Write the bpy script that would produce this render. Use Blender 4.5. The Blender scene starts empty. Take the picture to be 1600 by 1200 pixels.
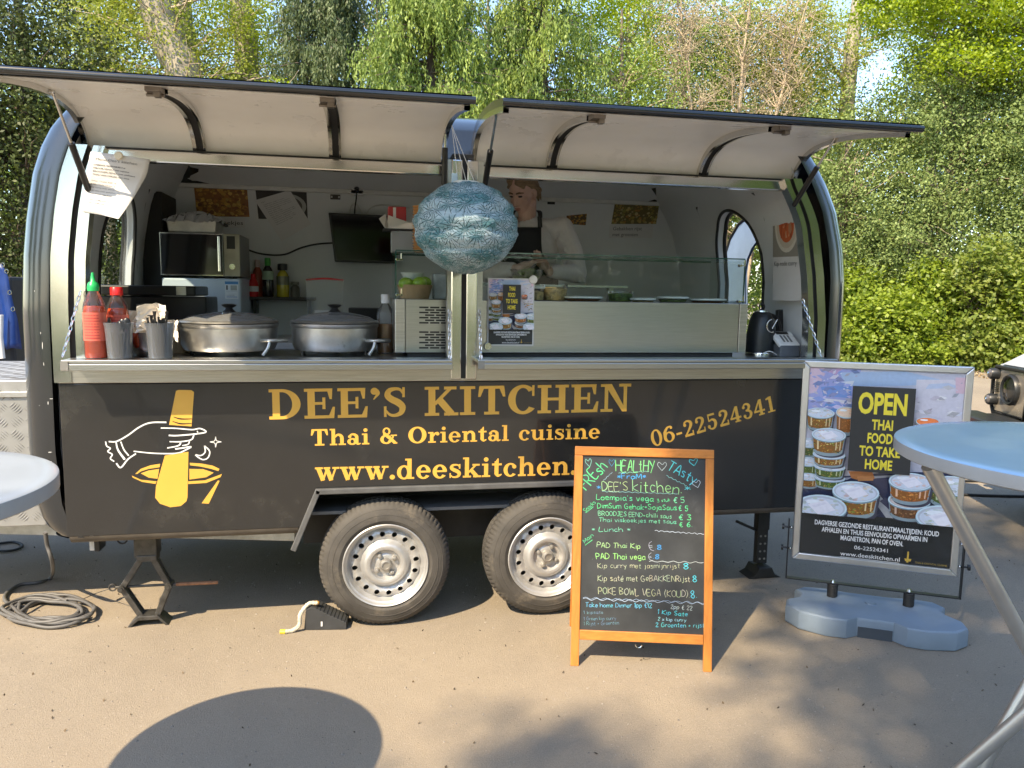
import bpy, bmesh, math, random
import numpy as np
from mathutils import Vector, Matrix, noise as mnoise
SC = bpy.context.scene
COLL = SC.collection
rad = math.radians
PI = math.pi

# ------------------------------------------------------------------ camera
F_PX = 1202.0
CAM = Vector((-0.104, -3.594, 1.596))
RM = ((0.98153393, -0.00715636, 0.19115421),
      (-0.19067631, -0.11646302, 0.97471991),
      (0.01528695, -0.99316925, -0.11567695))      # columns: camera right, down, forward in the place's axes
_r = Vector([RM[i][0] for i in range(3)])
_d = Vector([RM[i][1] for i in range(3)])
_f = Vector([RM[i][2] for i in range(3)])
cam_data = bpy.data.cameras.new('camera')
cam = bpy.data.objects.new('camera', cam_data)
COLL.objects.link(cam)
cam_data.sensor_width = 36.0
cam_data.lens = F_PX / 1600 * 36.0
cam_data.clip_start = 0.05
cam_data.clip_end = 1500
cam.matrix_world = Matrix(((_r.x, -_d.x, -_f.x, CAM.x), (_r.y, -_d.y, -_f.y, CAM.y), (_r.z, -_d.z, -_f.z, CAM.z), (0, 0, 0, 1)))
SC.camera = cam

# ------------------------------------------------------------------ daylight
SUN_TO = Vector((-1.05, -1.0, 1.55)).normalized()      # direction towards the sun
world = bpy.data.worlds.new('World')
SC.world = world
world.use_nodes = True
wn = world.node_tree
bg = wn.nodes['Background']
sky = wn.nodes.new('ShaderNodeTexSky')
sky.sky_type = 'NISHITA'
sky.sun_disc = False
sky.sun_elevation = math.asin(SUN_TO.z)
sky.sun_rotation = math.atan2(SUN_TO.x, SUN_TO.y)
sky.air_density = 1.0
sky.dust_density = 0.5
sky.ozone_density = 1.0
wn.links.new(sky.outputs['Color'], bg.inputs['Color'])
bg.inputs['Strength'].default_value = 0.15
sun_data = bpy.data.lights.new('sun', 'SUN')
sun_data.energy = 3.3
sun_data.angle = rad(0.53)
sun_data.color = (1.0, 0.83, 0.58)
sun = bpy.data.objects.new('sun', sun_data)
COLL.objects.link(sun)
sun.rotation_euler = (-SUN_TO).to_track_quat('-Z', 'Y').to_euler()
sun.location = SUN_TO * 30
SC.view_settings.view_transform = 'Standard'
SC.view_settings.look = 'None'
SC.view_settings.exposure = 1.63
SC.view_settings.gamma = 1.0
SC.view_settings.use_curve_mapping = False
SC.render.film_transparent = False
cy = SC.cycles
cy.max_bounces = 10
cy.diffuse_bounces = 5
cy.glossy_bounces = 5
cy.transmission_bounces = 6
cy.transparent_max_bounces = 12
cy.use_denoising = True
cy.sample_clamp_indirect = 8.0

# ------------------------------------------------------------------ helpers
def ray(px, py):
    return _r * (px - 800) + _d * (py - 600) + _f * F_PX

def at(px, py, axis, val):
    """the point of the plane axis=val that lies on the sight line of photograph pixel (px, py)"""
    d = ray(px, py)
    return CAM + d * ((val - CAM[axis]) / d[axis])

def AY(px, py, y): return at(px, py, 1, y)
def AX(px, py, x): return at(px, py, 0, x)
def AZ(px, py, z): return at(px, py, 2, z)

def TP(px, D):
    """ground position at viewing distance D in the column px"""
    fh = Vector((_f.x, _f.y, 0)).normalized(); rh = Vector((fh.y, -fh.x, 0))
    p = CAM + fh * D + rh * (D * (px - 800) / F_PX)
    return Vector((p.x, p.y, 0))

def up_px(py, px, D):
    """height whose image row is py at column px and distance D"""
    hor = 460 + 0.0153 * (px - 800)
    return 1.596 + (hor - py) / F_PX * D

ORG = {}

class MB:
    """collects shapes for one mesh object (points in world coordinates unless the thing is built at the origin)"""
    def __init__(s):
        s.v = []; s.f = []; s.c = []; s.m = []; s.mi = 0; s.col = None
    def add(s, verts, faces):
        o = len(s.v)
        s.v.extend([tuple(p) for p in verts])
        for f in faces:
            s.f.append([i + o for i in f]); s.m.append(s.mi); s.c.append(s.col)
        return s
    def box(s, c, size, rot=None, taper=None):
        hx, hy, hz = size[0] / 2, size[1] / 2, size[2] / 2
        pts = []
        for z in (-1, 1):
            k = 1 if (taper is None or z < 0) else taper
            for y in (-1, 1):
                for x in (-1, 1):
                    p = Vector((x * hx * k, y * hy * k, z * hz))
                    if rot is not None: p = rot @ p
                    pts.append(p + Vector(c))
        s.add(pts, [(0, 2, 3, 1), (4, 5, 7, 6), (0, 1, 5, 4), (2, 6, 7, 3), (0, 4, 6, 2), (1, 3, 7, 5)])
        return s
    def bx(s, x0, x1, y0, y1, z0, z1):
        return s.box(((x0 + x1) / 2, (y0 + y1) / 2, (z0 + z1) / 2), (abs(x1 - x0), abs(y1 - y0), abs(z1 - z0)))
    def poly(s, pts):
        return s.add(pts, [tuple(range(len(pts)))])
    def tube(s, pts, r, n=8, caps=True, closed=False):
        pts = [Vector(p) for p in pts]
        m = len(pts)
        rs = r if isinstance(r, (list, tuple)) else [r] * m
        rings = []
        ref = None
        for i, p in enumerate(pts):
            if closed: t = pts[(i + 1) % m] - pts[i - 1]
            else: t = pts[min(i + 1, m - 1)] - pts[max(i - 1, 0)]
            if t.length < 1e-9: t = Vector((0, 0, 1))
            t.normalize()
            if ref is None:
                ref = Vector((0, 0, 1)) if abs(t.z) < .9 else Vector((1, 0, 0))
            u = (ref - t * ref.dot(t))
            if u.length < 1e-6: u = t.orthogonal()
            u.normalize(); ref = u
            w = t.cross(u)
            rings.append([p + (u * math.cos(2 * PI * k / n) + w * math.sin(2 * PI * k / n)) * rs[i] for k in range(n)])
        vs = [q for R in rings for q in R]
        fs = []
        for i in range(m if closed else m - 1):
            a = i * n; b = ((i + 1) % m) * n
            for k in range(n):
                fs.append((a + k, a + (k + 1) % n, b + (k + 1) % n, b + k))
        if caps and not closed:
            fs.append(tuple(range(n))[::-1]); fs.append(tuple(range((m - 1) * n, m * n)))
        return s.add(vs, fs)
    def cyl(s, p0, p1, r0, r1=None, n=16, caps=True):
        return s.tube([p0, p1], [r0, r0 if r1 is None else r1], n, caps)
    def lathe(s, prof, c, n=24, axis=None, cap0=False, cap1=False, sx=1.0, sy=1.0):
        """prof: (radius, height) pairs, turned round the axis through c"""
        c = Vector(c)
        if axis is None: M = Matrix.Identity(3)
        else: M = Vector((0, 0, 1)).rotation_difference(Vector(axis)).to_matrix()
        vs = []
        for (r, h) in prof:
            for k in range(n):
                a = 2 * PI * k / n
                vs.append(c + M @ Vector((r * math.cos(a) * sx, r * math.sin(a) * sy, h)))
        fs = []
        for i in range(len(prof) - 1):
            for k in range(n):
                fs.append((i * n + k, i * n + (k + 1) % n, (i + 1) * n + (k + 1) % n, (i + 1) * n + k))
        if cap0: fs.append(tuple(range(n))[::-1])
        if cap1: fs.append(tuple(range((len(prof) - 1) * n, len(prof) * n)))
        return s.add(vs, fs)
    def sphere(s, c, r, n=16, m=10, scale=(1, 1, 1), rot=None):
        c = Vector(c); vs = []; fs = []
        for i in range(m + 1):
            t = PI * i / m
            for k in range(n):
                a = 2 * PI * k / n
                p = Vector((r * scale[0] * math.sin(t) * math.cos(a), r * scale[1] * math.sin(t) * math.sin(a), -r * scale[2] * math.cos(t)))
                if rot is not None: p = rot @ p
                vs.append(c + p)
        for i in range(m):
            for k in range(n):
                fs.append((i * n + k, i * n + (k + 1) % n, (i + 1) * n + (k + 1) % n, (i + 1) * n + k))
        return s.add(vs, fs)
    def grid(s, rows):
        """rows: equal-length lists of points"""
        n = len(rows[0]); vs = [p for r in rows for p in r]; fs = []
        for i in range(len(rows) - 1):
            for k in range(n - 1):
                fs.append((i * n + k, i * n + k + 1, (i + 1) * n + k + 1, (i + 1) * n + k))
        return s.add(vs, fs)
    def prism(s, pts2, fn, d0, d1):
        """closed outline pts2 [(a,b)] given depth: fn(a,b,d) -> point"""
        n = len(pts2)
        vs = [fn(a, b, d0) for a, b in pts2] + [fn(a, b, d1) for a, b in pts2]
        fs = [tuple(range(n))[::-1], tuple(range(n, 2 * n))]
        for k in range(n):
            fs.append((k, (k + 1) % n, n + (k + 1) % n, n + k))
        return s.add(vs, fs)
    def mesh(s, name, org=(0, 0, 0), fix=True):
        me = bpy.data.meshes.new(name)
        o = Vector(org)
        me.from_pydata([(p[0] - o.x, p[1] - o.y, p[2] - o.z) for p in s.v], [], s.f)
        if any(c is not None for c in s.c):
            la = me.color_attributes.new('Col', 'FLOAT_COLOR', 'CORNER')
            arr = []
            for f, c in zip(s.f, s.c):
                c = c or (.5, .5, .5)
                arr.extend([c[0], c[1], c[2], 1.0] * len(f))
            la.data.foreach_set('color', arr)
        if any(s.m):
            me.polygons.foreach_set('material_index', s.m)
        if fix:
            bm = bmesh.new(); bm.from_mesh(me)
            bmesh.ops.recalc_face_normals(bm, faces=bm.faces)
            bm.to_mesh(me); bm.free()
        return me

def tag(o, label=None, cat=None, group=None, kind=None):
    if label: o['label'] = label
    if cat: o['category'] = cat
    if group: o['group'] = group
    if kind: o['kind'] = kind
    return o

def thing(name, label, cat, loc=(0, 0, 0), group=None):
    o = bpy.data.objects.new(name, None)
    o.empty_display_size = 0.1
    COLL.objects.link(o)
    o.location = loc
    ORG[o.name] = Vector(loc)
    tag(o, label, cat, group)
    return o

def part(name, mb, mat, parent=None, smooth=None, bevel=0, fix=True, label=None, loc=None):
    """links one mesh object; smooth = angle in degrees under which edges are shaded smooth"""
    org = ORG[parent.name] if parent is not None else Vector(loc or (0, 0, 0))
    me = mb.mesh(name, org, fix) if isinstance(mb, MB) else mb
    for m in (mat if isinstance(mat, (list, tuple)) else [mat]):
        me.materials.append(m)
    if smooth:
        me.polygons.foreach_set('use_smooth', [True] * len(me.polygons))
        if smooth < 180: me.set_sharp_from_angle(angle=rad(smooth))
    o = bpy.data.objects.new(name, me)
    COLL.objects.link(o)
    if parent is not None: o.parent = parent
    else: o.location = org
    ORG[o.name] = org
    if bevel:
        b = o.modifiers.new('bevel', 'BEVEL'); b.width = bevel; b.segments = 2; b.limit_method = 'ANGLE'; b.angle_limit = rad(35)
        b.harden_normals = False
    if label: o['label'] = label
    return o

def dup_tree(root, loc, label=None, rotz=None):
    def cp(o, par):
        c = o.copy(); COLL.objects.link(c)
        if par is not None: c.parent = par
        for k in list(o.children):
            if k.name in ORG: cp(k, c)
        return c
    kids = list(root.children)
    r = root.copy(); COLL.objects.link(r)
    for k in kids: cp(k, r)
    r.location = loc
    if rotz is not None: r.rotation_euler = (0, 0, rotz)
    if label: r['label'] = label
    ORG[r.name] = Vector(loc)
    return r

# ------------------------------------------------------------------ materials
MATS = {}
def M(name, base, rough=.5, metal=0.0, var=.12, scale=14, bump=0.0, bscale=120, coat=0.0, spec=.5, stretch=None, detail=6, wear=None):
    """painted / metal / plastic surface with uneven colour, gloss and fine relief"""
    if name in MATS: return MATS[name]
    m = bpy.data.materials.new(name); m.use_nodes = True
    nt = m.node_tree; N = nt.nodes; L = nt.links
    p = N['Principled BSDF']
    p.inputs['Metallic'].default_value = metal
    p.inputs['Coat Weight'].default_value = coat
    p.inputs['Coat Roughness'].default_value = .08
    p.inputs['Specular IOR Level'].default_value = spec
    tc = N.new('ShaderNodeTexCoord')
    src = tc.outputs['Object']
    if stretch:
        mp = N.new('ShaderNodeMapping'); mp.inputs['Scale'].default_value = stretch
        L.new(src, mp.inputs['Vector']); src = mp.outputs['Vector']
    nz = N.new('ShaderNodeTexNoise'); nz.inputs['Scale'].default_value = scale; nz.inputs['Detail'].default_value = detail
    nz.inputs['Roughness'].default_value = .6
    L.new(src, nz.inputs['Vector'])
    cr = N.new('ShaderNodeValToRGB')
    cr.color_ramp.elements[0].position = .3; cr.color_ramp.elements[1].position = .7
    cr.color_ramp.elements[0].color = tuple(max(0, c * (1 - var)) for c in base) + (1,)
    cr.color_ramp.elements[1].color = tuple(min(1, c * (1 + var)) for c in base) + (1,)
    L.new(nz.outputs['Fac'], cr.inputs['Fac'])
    out = cr.outputs['Color']
    if wear:
        wz = N.new('ShaderNodeTexNoise'); wz.inputs['Scale'].default_value = wear[1]; wz.inputs['Detail'].default_value = 8
        wz.inputs['Roughness'].default_value = .7
        L.new(tc.outputs['Object'], wz.inputs['Vector'])
        wr = N.new('ShaderNodeMapRange'); wr.inputs['From Min'].default_value = wear[2]; wr.inputs['From Max'].default_value = wear[2] + .12
        L.new(wz.outputs['Fac'], wr.inputs['Value'])
        mx = N.new('ShaderNodeMix'); mx.data_type = 'RGBA'
        mx.inputs['B'].default_value = tuple(wear[0]) + (1,)
        L.new(wr.outputs['Result'], mx.inputs['Factor']); L.new(out, mx.inputs['A'])
        out = mx.outputs['Result']
    L.new(out, p.inputs['Base Color'])
    rr = N.new('ShaderNodeMapRange')
    rr.inputs['To Min'].default_value = max(.02, rough * .8); rr.inputs['To Max'].default_value = min(1, rough * 1.25)
    L.new(nz.outputs['Fac'], rr.inputs['Value']); L.new(rr.outputs['Result'], p.inputs['Roughness'])
    if bump:
        bz = N.new('ShaderNodeTexNoise'); bz.inputs['Scale'].default_value = bscale; bz.inputs['Detail'].default_value = 4
        L.new(src, bz.inputs['Vector'])
        bp = N.new('ShaderNodeBump'); bp.inputs['Strength'].default_value = bump; bp.inputs['Distance'].default_value = .01
        L.new(bz.outputs['Fac'], bp.inputs['Height']); L.new(bp.outputs['Normal'], p.inputs['Normal'])
    MATS[name] = m
    return m

def print_mat(name, rough=.45):
    """flat print: the inks are stored on the faces"""
    if name in MATS: return MATS[name]
    m = bpy.data.materials.new(name); m.use_nodes = True
    nt = m.node_tree; p = nt.nodes['Principled BSDF']
    a = nt.nodes.new('ShaderNodeAttribute'); a.attribute_name = 'Col'
    tc = nt.nodes.new('ShaderNodeTexCoord')
    nz = nt.nodes.new('ShaderNodeTexNoise'); nz.inputs['Scale'].default_value = 60; nz.inputs['Detail'].default_value = 5
    nt.links.new(tc.outputs['Object'], nz.inputs['Vector'])
    mr = nt.nodes.new('ShaderNodeMapRange'); mr.inputs['To Min'].default_value = .86; mr.inputs['To Max'].default_value = 1.1
    nt.links.new(nz.outputs['Fac'], mr.inputs['Value'])
    mx = nt.nodes.new('ShaderNodeMix'); mx.data_type = 'RGBA'; mx.blend_type = 'MULTIPLY'; mx.inputs['Factor'].default_value = 1
    nt.links.new(a.outputs['Color'], mx.inputs['A']); nt.links.new(mr.outputs['Result'], mx.inputs['B'])
    nt.links.new(mx.outputs['Result'], p.inputs['Base Color'])
    p.inputs['Roughness'].default_value = rough
    MATS[name] = m
    return m

def glass_mat(name, tint=(.93, .98, .96), refl=1.0, haze=0.0):
    if name in MATS: return MATS[name]
    m = bpy.data.materials.new(name); m.use_nodes = True
    nt = m.node_tree; N = nt.nodes; L = nt.links
    N.remove(N['Principled BSDF'])
    out = N['Material Output']
    tr = N.new('ShaderNodeBsdfTransparent'); tr.inputs['Color'].default_value = tuple(tint) + (1,)
    gl = N.new('ShaderNodeBsdfGlossy'); gl.inputs['Roughness'].default_value = .015
    fr = N.new('ShaderNodeFresnel'); fr.inputs['IOR'].default_value = 1.5
    mu = N.new('ShaderNodeMath'); mu.operation = 'MULTIPLY'; mu.inputs[1].default_value = refl
    L.new(fr.outputs['Fac'], mu.inputs[0])
    mx = N.new('ShaderNodeMixShader')
    L.new(mu.outputs[0], mx.inputs['Fac']); L.new(tr.outputs[0], mx.inputs[1]); L.new(gl.outputs[0], mx.inputs[2])
    last = mx
    if haze:
        df = N.new('ShaderNodeBsdfDiffuse'); df.inputs['Color'].default_value = (.8, .82, .84, 1)
        m2 = N.new('ShaderNodeMixShader'); m2.inputs['Fac'].default_value = haze
        L.new(mx.outputs[0], m2.inputs[1]); L.new(df.outputs[0], m2.inputs[2]); last = m2
    L.new(last.outputs[0], out.inputs['Surface'])
    MATS[name] = m
    return m

def tube_path(pts, n=8):
    """smooth curve through the points (Catmull-Rom)"""
    P = [Vector(p) for p in pts]
    P = [P[0] * 2 - P[1]] + P + [P[-1] * 2 - P[-2]]
    out = []
    for i in range(1, len(P) - 2):
        for k in range(n):
            t = k / n
            a, b, c, d = P[i - 1], P[i], P[i + 1], P[i + 2]
            out.append(.5 * ((2 * b) + (c - a) * t + (2 * a - 5 * b + 4 * c - d) * t * t + (3 * b - a - 3 * c + d) * t ** 3))
    out.append(P[-2])
    return out

def interp(tab, z):
    """piecewise-linear table [(z, value)]"""
    if z <= tab[0][0]: return tab[0][1]
    for (a, va), (b, vb) in zip(tab, tab[1:]):
        if z <= b: return va + (vb - va) * (z - a) / (b - a)
    return tab[-1][1]
# ------------------------------------------------------------------ ground
def ground_material():
    m = bpy.data.materials.new('sandy_asphalt'); m.use_nodes = True
    nt = m.node_tree; N = nt.nodes; L = nt.links; p = N['Principled BSDF']
    tc = N.new('ShaderNodeTexCoord')
    def nz(sc, det=6, ro=.6):
        n = N.new('ShaderNodeTexNoise'); n.inputs['Scale'].default_value = sc; n.inputs['Detail'].default_value = det
        n.inputs['Roughness'].default_value = ro; L.new(tc.outputs['Object'], n.inputs['Vector']); return n
    def mixc(fac, a, b, mode='MIX'):
        x = N.new('ShaderNodeMix'); x.data_type = 'RGBA'; x.blend_type = mode
        for k, v in (('Factor', fac), ('A', a), ('B', b)):
            if hasattr(v, 'is_linked') or hasattr(v, 'node'): L.new(v, x.inputs[k])
            elif isinstance(v, (int, float)): x.inputs[k].default_value = v
            else: x.inputs[k].default_value = tuple(v) + (1,)
        return x.outputs['Result']
    def rng(v, a, b, lo=0, hi=1):
        x = N.new('ShaderNodeMapRange'); x.inputs['From Min'].default_value = a; x.inputs['From Max'].default_value = b
        x.inputs['To Min'].default_value = lo; x.inputs['To Max'].default_value = hi
        L.new(v, x.inputs['Value']); return x.outputs['Result']
    big = nz(.8, 8); mid = nz(7, 8, .7); fine = nz(160, 3, .8); grit = nz(420, 2, .5)
    c = mixc(rng(big.outputs['Fac'], .35, .65), (.240, .198, .148), (.312, .262, .196))
    st_ = nz(2.3, 7, .65)
    c = mixc(rng(st_.outputs['Fac'], .50, .72, 0, .45), c, (.180, .150, .118))
    c = mixc(rng(mid.outputs['Fac'], .35, .7, 0, .5), c, (.200, .168, .130))
    grain = nz(70, 4, .75)
    c = mixc(rng(grain.outputs['Fac'], .52, .66, 0, .45), c, (.175, .142, .108))
    c = mixc(rng(grain.outputs['Fac'], .46, .34, 0, .35), c, (.37, .315, .245))
    c = mixc(rng(fine.outputs['Fac'], .42, .62, 0, .6), c, (.345, .295, .232))
    c = mixc(rng(grit.outputs['Fac'], .58, .68, 0, .8), c, (.095, .08, .066))
    v = N.new('ShaderNodeTexVoronoi'); v.inputs['Scale'].default_value = 55; L.new(tc.outputs['Object'], v.inputs['Vector'])
    pick = N.new('ShaderNodeSeparateColor'); L.new(v.outputs['Color'], pick.inputs['Color'])
    near = rng(v.outputs['Distance'], .11, .17, 1, 0)
    few = rng(pick.outputs['Red'], .90, .93)
    mu = N.new('ShaderNodeMath'); mu.operation = 'MULTIPLY'; L.new(near, mu.inputs[0]); L.new(few, mu.inputs[1])
    c = mixc(mu.outputs[0], c, (.42, .37, .30))
    few2 = rng(pick.outputs['Green'], .93, .95)
    mu2 = N.new('ShaderNodeMath'); mu2.operation = 'MULTIPLY'; L.new(near, mu2.inputs[0]); L.new(few2, mu2.inputs[1])
    c = mixc(mu2.outputs[0], c, (.05, .042, .036))
    # wheel-swept dry dirt far out, slightly redder
    far = nz(.12, 3)
    c = mixc(rng(far.outputs['Fac'], .45, .65, 0, .4), c, (.33, .26, .18))
    L.new(c, p.inputs['Base Color'])
    p.inputs['Roughness'].default_value = .9
    p.inputs['Specular IOR Level'].default_value = .25
    hs = N.new('ShaderNodeMath'); hs.operation = 'ADD'
    L.new(fine.outputs['Fac'], hs.inputs[0]); L.new(mid.outputs['Fac'], hs.inputs[1])
    bp = N.new('ShaderNodeBump'); bp.inputs['Strength'].default_value = .55; bp.inputs['Distance'].default_value = .008
    L.new(hs.outputs[0], bp.inputs['Height']); L.new(bp.outputs['Normal'], p.inputs['Normal'])
    return m

g = MB(); R_ = 420
g.poly([(-R_, -R_, 0), (R_, -R_, 0), (R_, R_, 0), (-R_, R_, 0)])
tag(part('ground', g, ground_material()), kind='structure')
lw = MB(); lw.poly([(-60, -60, .004), (60, -60, .004), (60, -11.2, .004), (30, -10.6, .004), (8, -11, .004), (-10, -10.4, .004), (-60, -11.5, .004)])
tag(part('lawn', lw, M('lawn_grass', (.10, .13, .03), .9, var=.35, scale=3, bump=.6, bscale=40)), kind='structure')

# ------------------------------------------------------------------ the food trailer
m_paint = M('dark_paint', (.016, .0163, .017), .24, var=.16, scale=3, bump=.10, bscale=2.2, coat=.6, wear=((.034, .033, .030), 2.3, .58))
m_paint2 = M('blue_black_paint', (.014, .017, .021), .2, var=.12, scale=4, coat=.7, wear=((.035, .034, .031), 3.1, .64))
m_white_in = M('white_interior', (.68, .70, .71), .45, var=.05, scale=3)
m_cream = M('cream_lining', (.92, .90, .86), .28, var=.04, scale=5, coat=.35)
m_chrome = M('polished_steel', (.66, .65, .62), .15, metal=1, var=.07, scale=6)
m_chrome_b = M('bright_chrome', (.72, .71, .69), .05, metal=1, var=.04, scale=6)
m_steel = M('brushed_steel', (.47, .465, .45), .30, metal=1, var=.10, scale=9, stretch=(1, 6, 60))
m_steel_h = M('brushed_steel_dull', (.50, .48, .44), .36, metal=1, var=.14, scale=5, stretch=(1.2, 6, 30))
m_black = M('black_rubber', (.018, .018, .018), .6, var=.25, scale=30)
m_blackp = M('black_plastic', (.014, .014, .015), .32, var=.2, scale=20)
m_galv = M('galvanised_steel', (.55, .55, .53), .55, metal=.15, var=.22, scale=16, bump=.1)
m_dark_in = M('chassis_black', (.022, .020, .018), .6, var=.4, scale=12)
m_zinc = M('zinc_chain', (.70, .70, .70), .25, metal=1, var=.1)
m_alu = M('satin_aluminium', (.60, .60, .60), .34, metal=.85, var=.06, scale=10)

TX = 0.43
trailer = thing('food_trailer', 'black rounded food trailer with both serving hatches propped open', 'food trailer', (TX, .95, 0))

ZL = [(.48, -1.40), (.50, -1.45), (.55, -1.505), (.655, -1.535), (.89, -1.55), (1.5, -1.545), (1.73, -1.53), (1.89, -1.51), (2.08, -1.475),
      (2.19, -1.437), (2.28, -1.39), (2.38, -1.30), (2.44, -1.19), (2.48, -1.05), (2.50, -.85)]
ZR = [(.48, 2.25), (.50, 2.30), (.55, 2.35), (.655, 2.385), (.89, 2.40), (1.5, 2.402), (1.69, 2.40), (1.857, 2.378), (2.04, 2.328), (2.175, 2.262),
      (2.27, 2.2), (2.37, 2.12), (2.43, 2.01), (2.48, 1.85), (2.50, 1.65)]
def xl(z): return interp(ZL, z) - .012
def xr(z): return interp(ZR, z) + .008
YB = 1.93

def ring_bridge(mb, outer, inner):
    n = len(outer)
    mb.add(list(outer) + list(inner), [(k, (k + 1) % n, n + (k + 1) % n, n + k) for k in range(n)])

def window_outline(y0, y1, z0, z1, n=40):
    """arch: straight sides, half-round head; returned as loop of (y,z)"""
    w = (y1 - y0) / 2; cyy = (y0 + y1) / 2; zs = z1 - w * 1.15
    pts = []
    for k in range(n):                      # head
        a = PI * k / n
        pts.append((cyy + w * math.cos(a), zs + w * 1.15 * math.sin(a)))
    for k in range(8):                      # left side down
        pts.append((y0, zs + (z0 - zs) * k / 8))
    for k in range(8):
        pts.append((y0 + (y1 - y0) * k / 8, z0))
    for k in range(8):
        pts.append((y1, z0 + (zs - z0) * k / 8))
    return pts

def rect_match(loop, y0, y1, z0, z1):
    """for each point of loop the point of the rectangle in the same direction from the middle"""
    cyy = (y0 + y1) / 2; cz = (z0 + z1) / 2; hy = (y1 - y0) / 2; hz = (z1 - z0) / 2
    out = []
    for y, z in loop:
        dy, dz = y - cyy, z - cz
        s = 1 / max(abs(dy) / hy, abs(dz) / hz, 1e-6)
        out.append((cyy + dy * s, cz + dz * s))
    return out

WIN = {'L': (.62, 1.20, 1.36, 2.11), 'R': (.62, 1.20, 1.36, 2.13)}
INSET = {'L': .15, 'R': .178}
def end_surface(mb, xf, yA, yB, win, zlo, zhi, off=0.0):
    """end wall x = xf(z)+off between depths yA and yB with an arched opening"""
    y0, y1, z0, z1 = win
    m = .10
    Y = [yA, y0 - m, y1 + m, yB]
    Z = [z for z in np.linspace(zlo, z0 - m, 18)] + [z for z in np.linspace(z0 - m, z1 + m * .6, 14)][1:] + [z for z in np.linspace(z1 + m * .6, zhi, 8)][1:]
    for a, b in zip(Z, Z[1:]):
        for i in range(3):
            if i == 1 and a >= z0 - m - 1e-6 and b <= z1 + m * .6 + 1e-6: continue
            mb.add([(xf(a) + off, Y[i], a), (xf(a) + off, Y[i + 1], a), (xf(b) + off, Y[i + 1], b), (xf(b) + off, Y[i], b)], [(0, 1, 2, 3)])
    lp = window_outline(y0, y1, z0, z1)
    rc = rect_match(lp, y0 - m, y1 + m, z0 - m, z1 + m * .6)
    prev = rc
    for t in (.34, .67, 1.0):
        cur = [(a[0] + (b[0] - a[0]) * t, a[1] + (b[1] - a[1]) * t) for a, b in zip(rc, lp)]
        ring_bridge(mb, [(xf(z) + off, y, z) for y, z in prev], [(xf(z) + off, y, z) for y, z in cur])
        prev = cur
    return lp

# outer shell: the two bulged ends with rounded front and back edges, and the roof
RE = .15
for xf, sg, key in ((xl, 1, 'L'), (xr, -1, 'R')):
    shell = MB()
    end_surface(shell, xf, .26, YB - .26, WIN[key], .50, 2.44, off=sg * (INSET[key] - .05))
    Zs = list(np.linspace(.50, 2.44, 40))
    for yy in (.26, YB - .26): shell.grid([[(xf(z), yy, z), (xf(z) + sg * (INSET[key] - .05), yy, z)] for z in Zs])
    for ya, yb in ((RE, .26), (YB - .26, YB - RE)): shell.grid([[(xf(z), ya, z), (xf(z), yb, z)] for z in Zs[:-1]])
    Z = list(np.linspace(.50, 2.38, 50))
    for y0, dr in ((0.0, 1), (YB, -1)):
        rows = []
        for z in Z:
            row = []
            for k in range(9):
                a = PI / 2 * k / 8
                row.append((xf(z) + sg * RE * (1 - math.sin(a)), y0 + dr * RE * (1 - math.cos(a)), z))
            rows.append(row)
        shell.grid(rows)
    # bulged underside of the end
    rows = []
    for k in range(7):
        a = PI / 2 * k / 6
        rows.append([(xf(.5) + sg * (.14 * (1 - math.cos(a))), y, .5 - .035 * math.sin(a)) for y in (RE * .6, .4, 1.0, YB - RE)])
    shell.grid(rows)
    part('end_shell', shell, m_paint2, trailer, smooth=50)

roof = MB(); rows = []
xs = []
for z, x in ZL[9:]: xs.append((x, z))
xs += [(-.4, 2.515), (.43, 2.52), (1.2, 2.515)]
for z, x in reversed(ZR[9:]): xs.append((x, z))
Ys = [.118, .14, .20, .28, .38, .5, .65, .95, 1.3, 1.55, 1.7, 1.8, 1.87, 1.91, 1.93]
for y in Ys:
    row = []
    for x, z in xs:
        s = max(0, min(1, (z - 2.19) / .28))
        d = .15 + .45 * s; h = .15 + .22 * s
        yy = min(y, YB - y + .001)
        q = max(0, min(1, yy / d))
        ins = h * (1 - math.sqrt(max(0, 1 - (1 - q) ** 2)))
        row.append((x + (ins if x < TX else -ins) * (1 - s), y, z - ins * s - .02))
    rows.append(row)
r0 = [(x, y, min(z, 2.205)) for x, y, z in rows[0]]
roof.grid([r0] + rows)
part('roof', roof, m_paint2, trailer, smooth=60)

back = MB()
ol = [(xl(z) + .1, z) for z in np.linspace(.5, 2.36, 24)] + [(xr(z) - .1, z) for z in np.linspace(2.36, .5, 24)]
back.prism(ol, lambda a, b, d: (a, d, b), YB - .012, YB - .002)
part('rear_panel', back, m_paint2, trailer)

# front lower panel with wheel arch notch
pan = MB()
zt, zb = 1.185, .505
x0p, x1p = -1.385, 2.22
outl = [(x0p, zb), (-.375, zb), (-.305, .672), (1.115, .672), (1.185, zb), (x1p, zb), (x1p, zt), (x0p, zt)]
pan.prism(outl, lambda a, b, d: (a, d, b), .0, .03)
panel = part('front_panel', pan, m_paint, trailer, bevel=.004)
for a, b in ((x0p + .01, -.40), (1.23, x1p - .01)):
    low = MB(); rows = []
    for k in range(7):
        t = PI / 2 * k / 6
        rows.append([(a, .06 - .058 * math.cos(t), .505 - .04 * math.sin(t)), (b, .06 - .058 * math.cos(t), .505 - .04 * math.sin(t))])
    rows.append([(a, .5, .463), (b, .5, .463)])
    low.grid(rows)
    part('lower_skirt', low, M('dusty_skirt', (.09, .075, .058), .55, var=.35, scale=7), trailer, smooth=60)
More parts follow.
